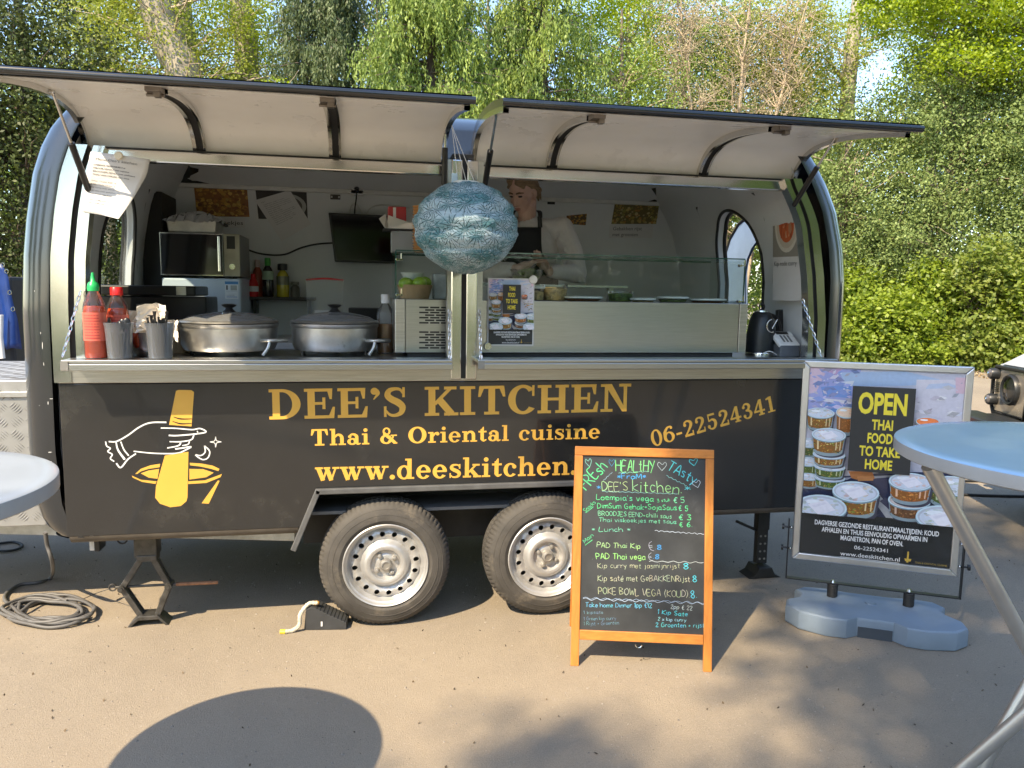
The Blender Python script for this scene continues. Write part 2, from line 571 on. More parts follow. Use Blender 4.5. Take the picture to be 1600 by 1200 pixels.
# chassis under the body
ch = MB()
ch.bx(-1.30, 2.10, .50, .56, .36, .50); ch.bx(-1.30, 2.10, 1.38, 1.44, .36, .50)
ch.bx(-1.3, 2.1, .30, 1.7, .50, .54)
ch.bx(-1.0, -.42, .30, .34, .405, .47)
part('chassis', ch, m_dark_in, trailer)
draw = MB()                                         # galvanised drawbar running forward to the hitch
def beam(mb, a, b, w, h):
    a = Vector(a); b = Vector(b); t = (b - a).normalized(); n = Vector((-t.y, t.x, 0)) * (w / 2)
    vs = []
    for p in (a, b):
        vs += [p - n + Vector((0, 0, -h / 2)), p + n + Vector((0, 0, -h / 2)), p + n + Vector((0, 0, h / 2)), p - n + Vector((0, 0, h / 2))]
    mb.add(vs, [(0, 1, 2, 3), (7, 6, 5, 4), (0, 4, 5, 1), (1, 5, 6, 2), (2, 6, 7, 3), (3, 7, 4, 0)])
beam(draw, (-.44, .36, .395), (-3.0, .93, .395), .05, .125)
beam(draw, (-.44, 1.54, .415), (-3.0, .97, .415), .05, .105)
draw.bx(-.46, -.30, .33, .40, .40, .47)
part('drawbar', draw, m_galv, trailer, bevel=.005)
hx = MB(); hx.cyl((-3.0, .95, .43), (-3.25, .95, .43), .045); hx.sphere((-3.28, .95, .43), .055); hx.cyl((-2.75, .95, .7), (-2.75, .95, .06), .024)
hx.cyl((-2.75, .93, .09), (-2.75, .97, .09), .09, n=20)
part('hitch', hx, m_dark_in, trailer, smooth=40)
# wheel arches (dark boxes open below and in front)
wa = MB()
wa.bx(-.40, 1.21, .30, .32, .33, .69); wa.bx(-.32, 1.13, .035, .32, .68, .70)
wa.add([(-.38, .035, .5), (-.38, .32, .5), (-.31, .32, .70), (-.31, .035, .70)], [(0, 1, 2, 3)])
wa.add([(1.19, .035, .5), (1.19, .32, .5), (1.12, .32, .70), (1.12, .035, .70)], [(0, 1, 2, 3)])
part('wheel_arch', wa, m_dark_in, trailer)
tr = MB()
path = [(-.42, -.012, .41), (-.31, -.012, .676), (1.12, -.012, .676), (1.23, -.012, .41)]
for a, b in zip(path, path[1:]):
    a = Vector(a); b = Vector(b); t = (b - a).normalized(); up = Vector((0, 1, 0)).cross(t)
    if up.z < 0 and abs(up.z) > .1: up = -up
    c = (a + b) / 2
    rot = Matrix((t, Vector((0, 1, 0)), t.cross(Vector((0, 1, 0))))).transposed()
    tr.box(c, ((b - a).length + .02, .024, .026), rot)
part('fender_trim', tr, M('grey_rubber_trim', (.10, .10, .10), .4, var=.2), trailer, bevel=.004)

# wheels
def wheel(cx, ang):
    y0 = -.03; R = .311; c = Vector((cx, y0, R - .002)); KS = 1.02
    ty = MB(); n = 240
    prof = [(.190, .03), (.200, .008), (.215, .000), (.235, .002), (.262, .010), (.280, .020), (.290, .032), (.2985, .044), (.3045, .058),
            (.305, .070), (.298, .071), (.298, .079), (.306, .080), (.3065, .105), (.298, .106), (.298, .114), (.306, .115), (.305, .135), (.2985, .152), (.28, .172), (.24, .182), (.20, .172)]
    vs = []; fs = []
    for i, (r, d) in enumerate(prof):
        for k in range(n):
            a = 2 * PI * k / n
            rr = r
            if i in (6, 7, 8, 9) and k % 3 == 0: rr -= .0055 if i != 6 else .003
            if i in (12, 13) and (k + i) % 3 == 0: rr -= .004
            vs.append((c.x + rr * KS * math.cos(a), y0 + d, c.z + rr * KS * math.sin(a)))
    for i in range(len(prof) - 1):
        for k in range(n):
            fs.append((i * n + k, i * n + (k + 1) % n, (i + 1) * n + (k + 1) % n, (i + 1) * n + k))
    ty.add(vs, fs)
    # raised bead rings on the side wall
    for r, d in ((.247, .0035), (.272, .0125)):
        ty.tube([(c.x + r * math.cos(2 * PI * k / 64), y0 + d + .001, c.z + r * math.sin(2 * PI * k / 64)) for k in range(64)], .0022, 6, closed=True)
    whl = part('wheel', ty, M('dusty_tyre', (.060, .054, .047), .75, var=.35, scale=9, bump=.12, wear=((.13, .11, .085), 6, .56)), trailer, smooth=28)
    whl.name = 'wheel'
    rm = MB()
    m_rim = M('silver_rim', (.50, .49, .475), .42, metal=.6, var=.12, scale=12, wear=((.30, .27, .23), 9, .63))
    rm.lathe([(.200, .012), (.203, .004), (.199, .000), (.194, .003), (.191, .014), (.186, .020), (.182, .022), (.176, .036), (.168, .046)], c, 64, axis=(0, 1, 0))
    def P(r, a, d): return (c.x + r * math.cos(a), y0 + d, c.z + r * math.sin(a))
    nh = 16; ro, ri = .168, .118; rc = .1455; rh = .0125
    dd = lambda r: .046 - .012 * (1 - abs((r - .143) / .025) ** 2 if abs(r - .143) < .025 else 0)
    for h in range(nh):
        a0 = 2 * PI * h / nh + ang; da = PI / nh
        per = []
        for k in range(4): per.append((ro, -da + 2 * da * k / 4))
        for k in range(4): per.append((ro + (ri - ro) * k / 4, da))
        for k in range(4): per.append((ri, da - 2 * da * k / 4))
        for k in range(4): per.append((ri + (ro - ri) * k / 4, -da))
        inn = []
        for r, p_ in per:
            t = math.atan2(p_ * rc, r - rc)
            inn.append((rc + rh * 1.1 * math.cos(t), rh * math.sin(t) / rc))
        ring_bridge(rm, [P(r, a0 + p_, dd(r)) for r, p_ in per], [P(r, a0 + p_, .034) for r, p_ in inn])
        ring_bridge(rm, [P(r, a0 + p_, .034) for r, p_ in inn], [P(r, a0 + p_, .046) for r, p_ in inn])
    rm.lathe([(.118, .046), (.112, .040), (.104, .024), (.095, .016), (.085, .014), (.074, .018), (.068, .030), (.064, .036), (.050, .038), (.044, .034), (.030, .032)], c, 48, axis=(0, 1, 0), cap1=True)
    rim = part('rim', rm, m_rim, whl, smooth=32)
    hb = MB()
    hb.lathe([(.030, .034), (.029, .014), (.024, .006), (.018, .004), (.017, .009), (.008, .010)], c, 24, axis=(0, 1, 0), cap1=True)
    for k in range(4):
        a = ang + .5 + PI / 2 * k
        q = c + Vector((.050 * math.cos(a), 0, .050 * math.sin(a)))
        hb.lathe([(.0115, .038), (.0115, .022), (.009, .016), (.004, .014)], q, 8, axis=(0, 1, 0), cap1=True)
    part('hub', hb, M('hub_metal', (.36, .34, .31), .42, metal=.6, var=.25, scale=40), whl, smooth=30)
    dk = MB(); dk.cyl((c.x, y0 + .075, c.z), (c.x, y0 + .08, c.z), .175, n=32)
    part('brake_drum', dk, m_dark_in, whl)
    return whl
wheel(0.0, .10)
wheel(0.792, .62)

# serving opening: chrome posts, rail, shelves
def post_curve(tab, y, z0=1.19, z1=2.19, n=22):
    return [(interp(tab, z), y, z) for z in np.linspace(z0, z1, n)]
PL = [(1.07, -1.392), (1.21, -1.398), (1.513, -1.396), (1.728, -1.386), (1.914, -1.362), (2.073, -1.331), (2.19, -1.29)]
PR = [(1.07, 2.238), (1.29, 2.238), (1.49, 2.235), (1.718, 2.209), (1.958, 2.164), (2.036, 2.133), (2.18, 2.053)]
def post(tab, sg, name):
    ks = 1.0 if sg > 0 else .66
    for a, b, y0, nm in ((0, .068 * ks, -.012, 'door_post'), (.088 * ks, .132 * ks, .0, 'door_post')):
        mb = MB(); rows = []
        for z in np.linspace(1.19, 2.19, 24):
            x = interp(tab, z)
            rows.append([(x + sg * a, y0 + .06, z), (x + sg * a, y0, z), (x + sg * b, y0, z), (x + sg * b, y0 + .06, z), (x + sg * a, y0 + .06, z)])
        mb.grid(rows)
        part(nm, mb, m_chrome, trailer, smooth=30)
    mb = MB(); rows = []
    for z in np.linspace(1.19, 2.19, 24):
        x = interp(tab, z)
        rows.append([(x + sg * .066 * ks, .012, z), (x + sg * .09 * ks, .012, z)])
    mb.grid(rows)
    part('post_seal', mb, m_black, trailer)
post(PL, 1, 'L'); post(PR, -1, 'R')
for x0, x1 in ((.302, .352), (.372, .425)):
    mb = MB(); mb.bx(x0, x1, -.030, .03, 1.195, 2.20)
    part('door_post', mb, m_chrome, trailer, bevel=.006)
mb = MB(); mb.bx(.335, .39, -.012, .02, 1.20, 2.2); part('post_seal', mb, m_black, trailer)
mb = MB()
mb.bx(.285, .302, -.02, .03, 1.30, 2.2); mb.bx(.425, .45, -.02, .03, 1.30, 2.2)
part('post_edge', mb, m_steel, trailer)
rail = MB(); rail.bx(-1.27, 2.07, .03, .075, 2.135, 2.185)
part('hatch_rail', rail, m_chrome, trailer, bevel=.006)
rail = MB(); rail.bx(-1.28, 2.08, .052, .10, 2.186, 2.197)
part('hinge_rail', rail, m_black, trailer, bevel=.004)
for x0, x1 in ((-1.325, .298), (.415, 2.235)):
    s = MB()
    s.bx(x0, x1, -.135, .0, 1.282, 1.298)
    s.bx(x0, x1, -.138, -.118, 1.252, 1.2815)
    part('fold_down_shelf', s, m_steel, trailer, bevel=.003)
    e = MB(); e.bx(x0, x0 + .03, -.1415, -.1395, 1.256, 1.292)
    part('shelf_end_plate', e, M('grey_end_plate', (.28, .27, .25), .5, metal=.5), trailer)
st = MB(); st.bx(-1.383, 2.24, -.006, .02, 1.187, 1.262)
part('counter_fascia', st, m_steel_h, trailer, bevel=.002)
ct = MB(); ct.bx(-1.40, 2.28, .02, .62, 1.25, 1.286)
part('counter_top', ct, m_steel, trailer, bevel=.003)
cb = MB(); cb.bx(-1.38, 2.26, .56, .60, .56, 1.25)
part('counter_front', cb, m_white_in, trailer)

# chains that hold the shelves
def chain(a, b, name='shelf_chain', sag=.0):
    a = Vector(a); b = Vector(b); n = max(3, int((b - a).length / .021)); mb = MB()
    t = (b - a).normalized(); u = t.orthogonal().normalized(); w = t.cross(u)
    for i in range(n):
        c = a + (b - a) * ((i + .5) / n) + Vector((0, 0, -sag * math.sin(PI * (i + .5) / n)))
        s1 = u if i % 2 else w
        L = .0145; W = .0062
        pts = []
        for k in range(10):
            q = 2 * PI * k / 10
            pts.append(c + t * (L * math.cos(q)) + s1 * (W * math.sin(q)))
        mb.tube(pts, .0021, 5, closed=True)
    return part(name, mb, m_zinc, trailer, smooth=60)
chain(AY(126, 455, -.03), AY(98, 557, -.12))
chain(AY(1254, 468, -.02), AY(1283, 558, -.12))
chain((.293, -.03, 1.52), (.288, -.125, 1.30)); chain((.435, -.03, 1.52), (.43, -.125, 1.30))

# hatches
HP = [(.105, 2.19), (.075, 2.245), (.02, 2.292), (-.06, 2.325), (-.16, 2.337), (-.28, 2.338), (-.42, 2.326), (-.56, 2.307), (-.70, 2.283), (-.80, 2.262)]
HP = [(p.y, p.z) for p in tube_path([(0, a, b) for a, b in HP], 4)]
def hp_off(d):
    out = []
    for i, (y, z) in enumerate(HP):
        a = HP[max(0, i - 1)]; b = HP[min(len(HP) - 1, i + 1)]
        t = Vector((0, b[0] - a[0], b[1] - a[1])).normalized()
        n = Vector((0, t.z, -t.y))         # towards the underside
        if n.z > 0: n = -n
        out.append((y + n.y * d, z + n.z * d))
    return out
def hatch(x0, x1, ribs, struts):
    ht = MB()
    top = hp_off(-.03)
    ht.grid([[(x0, y, z), (x1, y, z)] for y, z in top])
    for x in (x0, x1):
        ht.grid([[(x, a[0], a[1]), (x, b[0], b[1])] for a, b in zip(top, HP)])
    y, z = HP[-1]
    ht.tube([(x0 - .012, y - .004, z + .014), (x1 + .012, y - .004, z + .012)], .0135, 10)
    hat = part('serving_hatch', ht, m_paint, trailer, smooth=50)
    ln = MB(); ln.grid([[(x, yy, zz) for x in np.linspace(x0 + .004, x1 - .004, 6)] for yy, zz in HP[:-2]])
    part('lining', ln, m_cream, hat, smooth=60)
    ed = MB()                                          # flat band behind the lip
    o2 = hp_off(.004)
    ed.grid([[(x0 + .004, yy, zz), (x1 - .004, yy, zz)] for yy, zz in o2[-9:]])
    part('lip_band', ed, m_cream, hat, smooth=60)
    for x, sg in ((x0, 1), (x1, -1)):
        tm = MB(); o3 = hp_off(.022)
        rows = []
        for (a, b), (c, d) in zip(HP, o3):
            rows.append([(x, a, b), (x, c, d), (x + sg * .022, c, d), (x + sg * .022, a, b)])
        tm.grid(rows[:-2]); part('edge_trim', tm, m_chrome, hat, smooth=40)
    for rx in ribs:
        for nm, a, b, dp, mt in (('rib_seal', -.008, .020, .016, m_black), ('rib', -.024, -.008, .026, m_chrome), ('rib', .020, .030, .022, m_chrome)):
            rb = MB(); o3 = hp_off(dp); rows = []
            for (p, q), (c, d) in list(zip(HP, o3))[:-7]:
                rows.append([(rx + a, p, q), (rx + a, c, d), (rx + b, c, d), (rx + b, p, q)])
            rb.grid(rows); part(nm, rb, mt, hat, smooth=40)
        lt = MB(); yy, zz = HP[-7]
        lt.box((rx, yy - .02, zz - .018), (.05, .07, .022)); lt.box((rx + .012, yy - .035, zz - .035), (.022, .03, .02)); lt.cyl((rx - .03, yy - .01, zz - .032), (rx + .03, yy - .01, zz - .032), .006, n=8)
        part('latch', lt, M('latch_metal', (.25, .22, .19), .4, metal=.8, var=.3), hat, bevel=.002)
    for (a, b) in struts:
        a = Vector(a); b = Vector(b); mid = a + (b - a) * .50
        s1 = MB(); s1.cyl(a, mid, .0055, n=10); s1.sphere(a, .011, 10, 6)
        st_ = part('gas_strut', s1, m_chrome, hat, smooth=40)
        s2 = MB(); s2.cyl(mid, b, .013, n=12); s2.sphere(b, .012, 10, 6)
        part('strut_cylinder', s2, m_blackp, st_, smooth=40)
    return hat
L0, L1, R0, R1 = -1.27, .285, .405, 2.08
hatch(L0, L1, (-.80, -.22), (((-1.245, -.30, 2.33), AY(138, 296, -.02)), (AX(697, 172, .27), AX(694, 288, .268))))
hatch(R0, R1, (.79, 1.565), ((AX(777, 172, .425), AX(757, 292, .44)), (AX(1317, 196, 2.06), AY(1241, 320, -.02))))
# fittings in the gap between the hatches
gp = MB(); gp.bx(.31, .41, .02, .11, 2.12, 2.235); gp.bx(.325, .345, -.02, .03, 2.14, 2.21); gp.bx(.38, .40, -.02, .03, 2.14, 2.21)
part('hinge_bracket', gp, m_blackp, trailer, bevel=.004)
gp = MB(); gp.bx(.30, .43, .06, .10, 1.98, 2.12)
part('latch_plate', gp, m_chrome, trailer, bevel=.004)

# inside: end walls, back wall, ceiling, floor
for xf, sg, key in ((xl, 1, 'L'), (xr, -1, 'R')):
    iw = MB(); IN = INSET[key]
    zz_ = list(np.linspace(2.30, 2.46, 8)); iw.grid([[(xf(z) + sg * IN, .14 + (z - 2.30) * 1.4, z), (xf(z) + sg * IN, 1.86, z)] for z in zz_])
    IN = INSET[key]
    lp = end_surface(iw, xf, .062, 1.86, WIN[key], .56, 2.30, off=sg * IN)
    part('inner_end_wall', iw, m_white_in, trailer, smooth=60)
    rv = MB()
    ring_bridge(rv, [(xf(z) + sg * (IN - .052), y, z) for y, z in lp], [(xf(z) + sg * (IN + .002), y, z) for y, z in lp])
    part('window_reveal', rv, m_white_in, trailer, smooth=60)
    fr = MB()
    fr.tube([(xf(z) + sg * (IN + .003), y, z) for y, z in lp], .010, 6, closed=True)
    fr.tube([(xf(z) + sg * (IN - .054), y, z) for y, z in lp], .014, 6, closed=True)
    wf = part('window_frame', fr, m_black, trailer, smooth=60)
    if key == 'L':
        gl = MB(); cz = sum(z for y, z in lp) / len(lp); cyy = sum(y for y, z in lp) / len(lp)
        vs = [(xf(z) + IN - .03, y, z) for y, z in lp] + [(xf(cz) + IN - .03, cyy, cz)]
        gl.add(vs, [(k, (k + 1) % len(lp), len(lp)) for k in range(len(lp))])
        part('window_pane', gl, glass_mat('window_glass', (.80, .86, .84)), wf, fix=False)
for tab, sg, xf, IN in ((PL, 1, xl, INSET['L']), (PR, -1, xr, INSET['R'])):
    jb = MB(); jb.grid([[(interp(tab, z) + sg * (.132 if sg > 0 else .087), .058, z), (interp(tab, z) + sg * .06, .061, z), (xf(z) + sg * (IN - .01), .064, z)] for z in np.linspace(1.28, 2.19, 14)])
    part('door_jamb', jb, m_white_in, trailer, smooth=60)
bw = MB(); bw.bx(-1.5, 2.36, 1.85, 1.86, .56, 2.28)
part('back_wall', bw, m_white_in, trailer)
ce = MB()
ce.grid([[(xl(z) + .12, y, z), (xr(z) - .14, y, z)] for y, z in ((1.85, 2.275), (1.72, 2.36), (1.5, 2.42), (1.0, 2.445), (.6, 2.42), (.3, 2.33), (.12, 2.21))])
part('ceiling', ce, m_white_in, trailer, smooth=70)
le = MB(); le.bx(-1.45, 2.28, 1.825, 1.849, 2.255, 2.283)
part('wall_ledge', le, M('white_trim', (.66, .66, .63), .4), trailer, bevel=.004)
fl = MB(); fl.bx(-1.45, 2.30, .06, 1.86, .545, .56)
part('floor', fl, M('floor_vinyl', (.13, .13, .13), .6), trailer)

# raised acrylic flap outside the right-hand window, sky reflection painted in as blue-grey
fp = MB(); FX = 2.66
def fpt(px, py): q = AX(px, py, FX); return (q.y, q.z)
lo = [fpt(*p) for p in ((1131, 500), (1131, 460), (1132, 420), (1135, 395), (1142, 372), (1155, 350), (1170, 337), (1186, 328), (1203, 324))]
li = [fpt(*p) for p in ((1164, 500), (1164, 460), (1164, 425), (1167, 405), (1174, 388), (1184, 374), (1194, 366), (1203, 361), (1212, 358))]
ym = fpt(1203, 324)[0]
lo = lo + [(2 * ym - y, z) for y, z in reversed(lo[:-1])]
ym2 = fpt(1212, 358)[0]
li = li + [(2 * ym - y, z) for y, z in reversed(li[:-1])]
n_ = len(lo)
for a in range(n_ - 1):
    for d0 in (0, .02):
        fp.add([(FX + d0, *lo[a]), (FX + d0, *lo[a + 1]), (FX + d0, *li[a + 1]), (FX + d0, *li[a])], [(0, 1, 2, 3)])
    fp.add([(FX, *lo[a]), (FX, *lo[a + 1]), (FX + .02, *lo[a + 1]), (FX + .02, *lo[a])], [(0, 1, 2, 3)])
wfl = part('window_flap', fp, M('sky_reflection_acrylic', (.20, .28, .44), .16, var=.06, coat=.6), trailer, smooth=40)
ft = MB(); ft.tube([(FX - .004, y, z) for y, z in lo], .010, 6)
part('flap_edge', ft, m_black, wfl, smooth=60)

# corner steadies
def seg(mb, a, b, w, t):
    a = Vector(a); b = Vector(b); d = (b - a).normalized(); yv = Vector((0, 1, 0)); s = d.cross(yv).normalized()
    mb.box((a + b) / 2, (w, t, (b - a).length), Matrix((s, yv, d)).transposed())
jy = .215
tp = MB(); tp.bx(-1.165, -1.065, jy - .03, jy + .06, .335, .50)
steady = part('corner_steady', tp, M('steady_steel', (.085, .08, .072), .45, metal=.6, var=.35, scale=30), trailer, bevel=.004)
m_jack = M('worn_jack_steel', (.10, .095, .088), .45, metal=.7, var=.35, scale=30)
hd = MB(); hd.bx(-1.155, -1.065, jy - .035, jy + .035, .315, .345); part('jack_head', hd, m_jack, steady, bevel=.004)
kl = Vector((-1.228, jy, .185)); kr = Vector((-1.02, jy, .185))
for a, b in (((-1.14, jy, .325), kl), ((-1.085, jy, .325), kr), (kl, (-1.15, jy, .045)), (kr, (-1.075, jy, .045))):
    ar = MB()
    a = Vector(a); b = Vector(b)
    for yy in (-.022, .022): seg(ar, a + Vector((0, yy, 0)), b + Vector((0, yy, 0)), .026, .005)
    seg(ar, a + Vector((0, .0, 0)), b + Vector((0, .0, 0)), .012, .04)
    part('jack_arm', ar, m_jack, steady, bevel=.002)
for k in (kl, kr):
    pv = MB(); pv.cyl(k + Vector((0, -.036, 0)), k + Vector((0, .036, 0)), .016, n=14); pv.cyl(k + Vector((0, -.041, 0)), k + Vector((0, -.036, 0)), .009, n=10)
    part('pivot_pin', pv, m_jack, steady, smooth=40)
sp = MB(); sp.cyl((-1.26, jy, .185), (-.99, jy, .185), .0065, n=10)
sp.tube([(-1.258 + .016 * math.cos(k * PI / 6) - .016, jy, .185 + .016 * math.sin(k * PI / 6)) for k in range(12)], .004, 6, closed=True)
part('spindle', sp, m_jack, steady, smooth=50)
sp = MB(); sp.cyl((-.99, jy, .185), (-.80, jy, .183), .009, n=10)
part('winding_sleeve', sp, M('rusty_steel', (.28, .14, .075), .7, metal=.3, var=.35, scale=50), steady, smooth=50)
ft = MB()
ft.prism([(-1.205, .0), (-1.175, .032), (-1.15, .05), (-1.07, .05), (-1.05, .032), (-1.02, .0), (-1.035, .0), (-1.065, .03), (-1.155, .03), (-1.19, .0)], lambda a, b, d: (a, d, b + .001), jy - .045, jy + .045)
part('jack_foot', ft, m_jack, steady, bevel=.002)
# right steady: a perforated drop leg
q0 = AZ(1186, 897, 0.0)
rx, ry = q0.x, q0.y
leg = MB(); leg.box((rx, ry, .42), (.075, .05, .30)); leg.box((rx, ry, .19), (.066, .042, .24), taper=1.0)
drop = part('drop_leg', leg, m_dark_in, trailer, bevel=.004)
for k in range(6):
    for s in (-1, 1):
        ho = MB(); ho.cyl((rx + s * .014, ry - .0235, .10 + k * .045), (rx + s * .014, ry - .0215, .10 + k * .045), .0065, n=8)
        part('leg_hole', ho, M('painted_hole_highlight', (.25, .23, .2), .6), drop)  # raised pale disc, highlight of the hole put into its colour
lf = MB(); lf.prism([(-.10, 0), (-.06, .02), (-.04, .06), (.04, .06), (.06, .02), (.10, 0)], lambda a, b, d: (rx + a, d, b + .001), ry - .07, ry + .06)
part('leg_foot', lf, m_dark_in, drop, bevel=.003)
lh = MB(); lh.cyl((rx - .02, ry, .26), (rx - .17, ry - .02, .33), .008, n=8); part('leg_handle', lh, m_dark_in, drop)
# position lamp and cable eye under the left end
lm = MB(); lm.bx(-1.335, -1.31, .12, .15, .40, .475); lmp = part('side_lamp', lm, M('lamp_plastic', (.62, .60, .56), .3), trailer, bevel=.003)
lb = MB(); lb.bx(-1.3095, -1.285, .10, .19, .40, .48); part('lamp_body', lb, m_blackp, lmp, bevel=.004)
ey = MB(); ey.tube([(-1.2 + .022 * math.cos(k * PI / 6), .14, .445 + .024 * math.sin(k * PI / 6)) for k in range(12)], .004, 6, closed=True); part('towing_eye', ey, m_black, trailer)
bm_ = MB(); bm_.bx(-.93, -.62, .29, .335, .40, .47); part('number_plate_holder', bm_, m_black, trailer)

# tread plate box on the drawbar
bxl, bxr, by0, by1 = -2.75, -1.62, .42, 1.48
tb = MB(); tb.bx(bxl, bxr, by0, by1, .44, 1.155)
m_tread = M('tread_plate', (.36, .36, .355), .42, metal=.55, var=.10, scale=8, wear=((.45, .43, .40), 5, .6))
tbox = part('tool_box', tb, m_tread, trailer, bevel=.006)
td = MB()                                             # raised tread bars, five to a group, alternating direction
gx = .066
def tread(mb, P, U, V, nu, nv):
    nrm = U.cross(V).normalized()
    for i in range(nu):
        for j in range(nv):
            o = P + U * ((i + .5) * gx) + V * ((j + .5) * gx)
            d1 = (U + V if (i + j) % 2 else U - V).normalized(); d2 = nrm.cross(d1)
            for k in range(-2, 3):
                c = o + d2 * (k * .0115)
                l = d1 * (.027 - abs(k) * .003); w = d2 * .0030; h = nrm * .0034
                mb.add([c - l, c + w, c + l, c - w, c + h], [(0, 1, 4), (1, 2, 4), (2, 3, 4), (3, 0, 4)])
tread(td, Vector((bxr - .6, by0 - .0005, .46)), Vector((1, 0, 0)), Vector((0, 0, 1)), 9, 10)
tread(td, Vector((bxr - .6, by0 + .02, 1.1555)), Vector((1, 0, 0)), Vector((0, 1, 0)), 9, 15)
tdo = part('tread_pattern', td, m_tread, tbox); tag(tdo, kind='stuff')
ld = MB(); ld.bx(bxl - .01, bxr + .01, by0 - .012, by0 - .001, 1.075, 1.10); part('lid_edge', ld, m_alu, tbox, bevel=.002)
# paint chips on the left end, lying on the rounded edge
cp = MB(); cr_ = random.Random(2)
def frame_front(x, z):
    e = xl(z) + RE - x
    return RE - math.sqrt(max(0, RE * RE - e * e)) if e > 0 else 0
for px, py, w, h in ((83, 622, 5, 1.6), (78, 628, 1.4, 7), (63, 633, 1.4, 1.4), (81, 705, 9, 2.0), (83, 721, 1.4, 5), (66, 520, 1.2, 4), (69, 540, 1.2, 14), (71, 568, 1.2, 7), (76, 722, 4, 1.4), (55, 455, 1.2, 3)):
    q = AY(px, py, .02); k = .0029; pts = []
    for a_ in range(9):
        r_ = cr_.uniform(.35, 1.0); pts.append((q.x + w * k * .5 * r_ * math.cos(a_ * 2 * PI / 9), q.z + h * k * .5 * r_ * math.sin(a_ * 2 * PI / 9)))
    cp.poly([(a_, frame_front(a_, b_) - .0015, b_) for a_, b_ in pts])
part('paint_chip', cp, M('bare_metal_chip', (.62, .61, .58), .6), trailer, fix=False)
# ------------------------------------------------------------------ lettering tools
def g_rect(x0, y0, x1, y1): return [[(x0, y0), (x1, y0), (x1, y1), (x0, y1)]]
def g_arc(cx, cy, rx, ry, a0, a1, wx, wy, n=26):
    o = []; i = []
    for k in range(n + 1):
        a = rad(a0 + (a1 - a0) * k / n)
        o.append((cx + rx * math.cos(a), cy + ry * math.sin(a))); i.append((cx + (rx - wx) * math.cos(a), cy + (ry - wy) * math.sin(a)))
    return [[o[k], o[k + 1], i[k + 1], i[k]] for k in range(n)]
def g_circ(cx, cy, r, n=18): return [[(cx + r * math.cos(2 * PI * k / n), cy + r * math.sin(2 * PI * k / n)) for k in range(n)]]
def g_stroke(pts, w, n=6):
    P = [(p.x, p.y) for p in tube_path([(x, y, 0) for x, y in pts], n)]
    m = len(P); out_l = []; out_r = []
    for i, (x, y) in enumerate(P):
        a = P[max(0, i - 1)]; b = P[min(m - 1, i + 1)]
        dx, dy = b[0] - a[0], b[1] - a[1]; l = math.hypot(dx, dy) or 1
        t = i / (m - 1) * (len(w) - 1); k = min(int(t), len(w) - 2) if len(w) > 1 else 0
        ww = (w[k] + (w[k + 1] - w[k]) * (t - k)) / 2 if len(w) > 1 else w[0] / 2
        out_l.append((x - dy / l * ww, y + dx / l * ww)); out_r.append((x + dy / l * ww, y - dx / l * ww))
    return [[out_l[k], out_l[k + 1], out_r[k + 1], out_r[k]] for k in range(m - 1)]
def g_line(a, b, w):
    dx, dy = b[0] - a[0], b[1] - a[1]; l = math.hypot(dx, dy); nx, ny = -dy / l * w / 2, dx / l * w / 2
    return [[(a[0] + nx, a[1] + ny), (b[0] + nx, b[1] + ny), (b[0] - nx, b[1] - ny), (a[0] - nx, a[1] - ny)]]
S_P = [(64, 78), (54, 92), (38, 95), (20, 89), (15, 73), (27, 60), (48, 48), (61, 33), (57, 14), (40, 5), (22, 7), (9, 22)]
S_W = [6, 9, 11, 16, 20, 22, 23, 21, 16, 11, 9, 6]
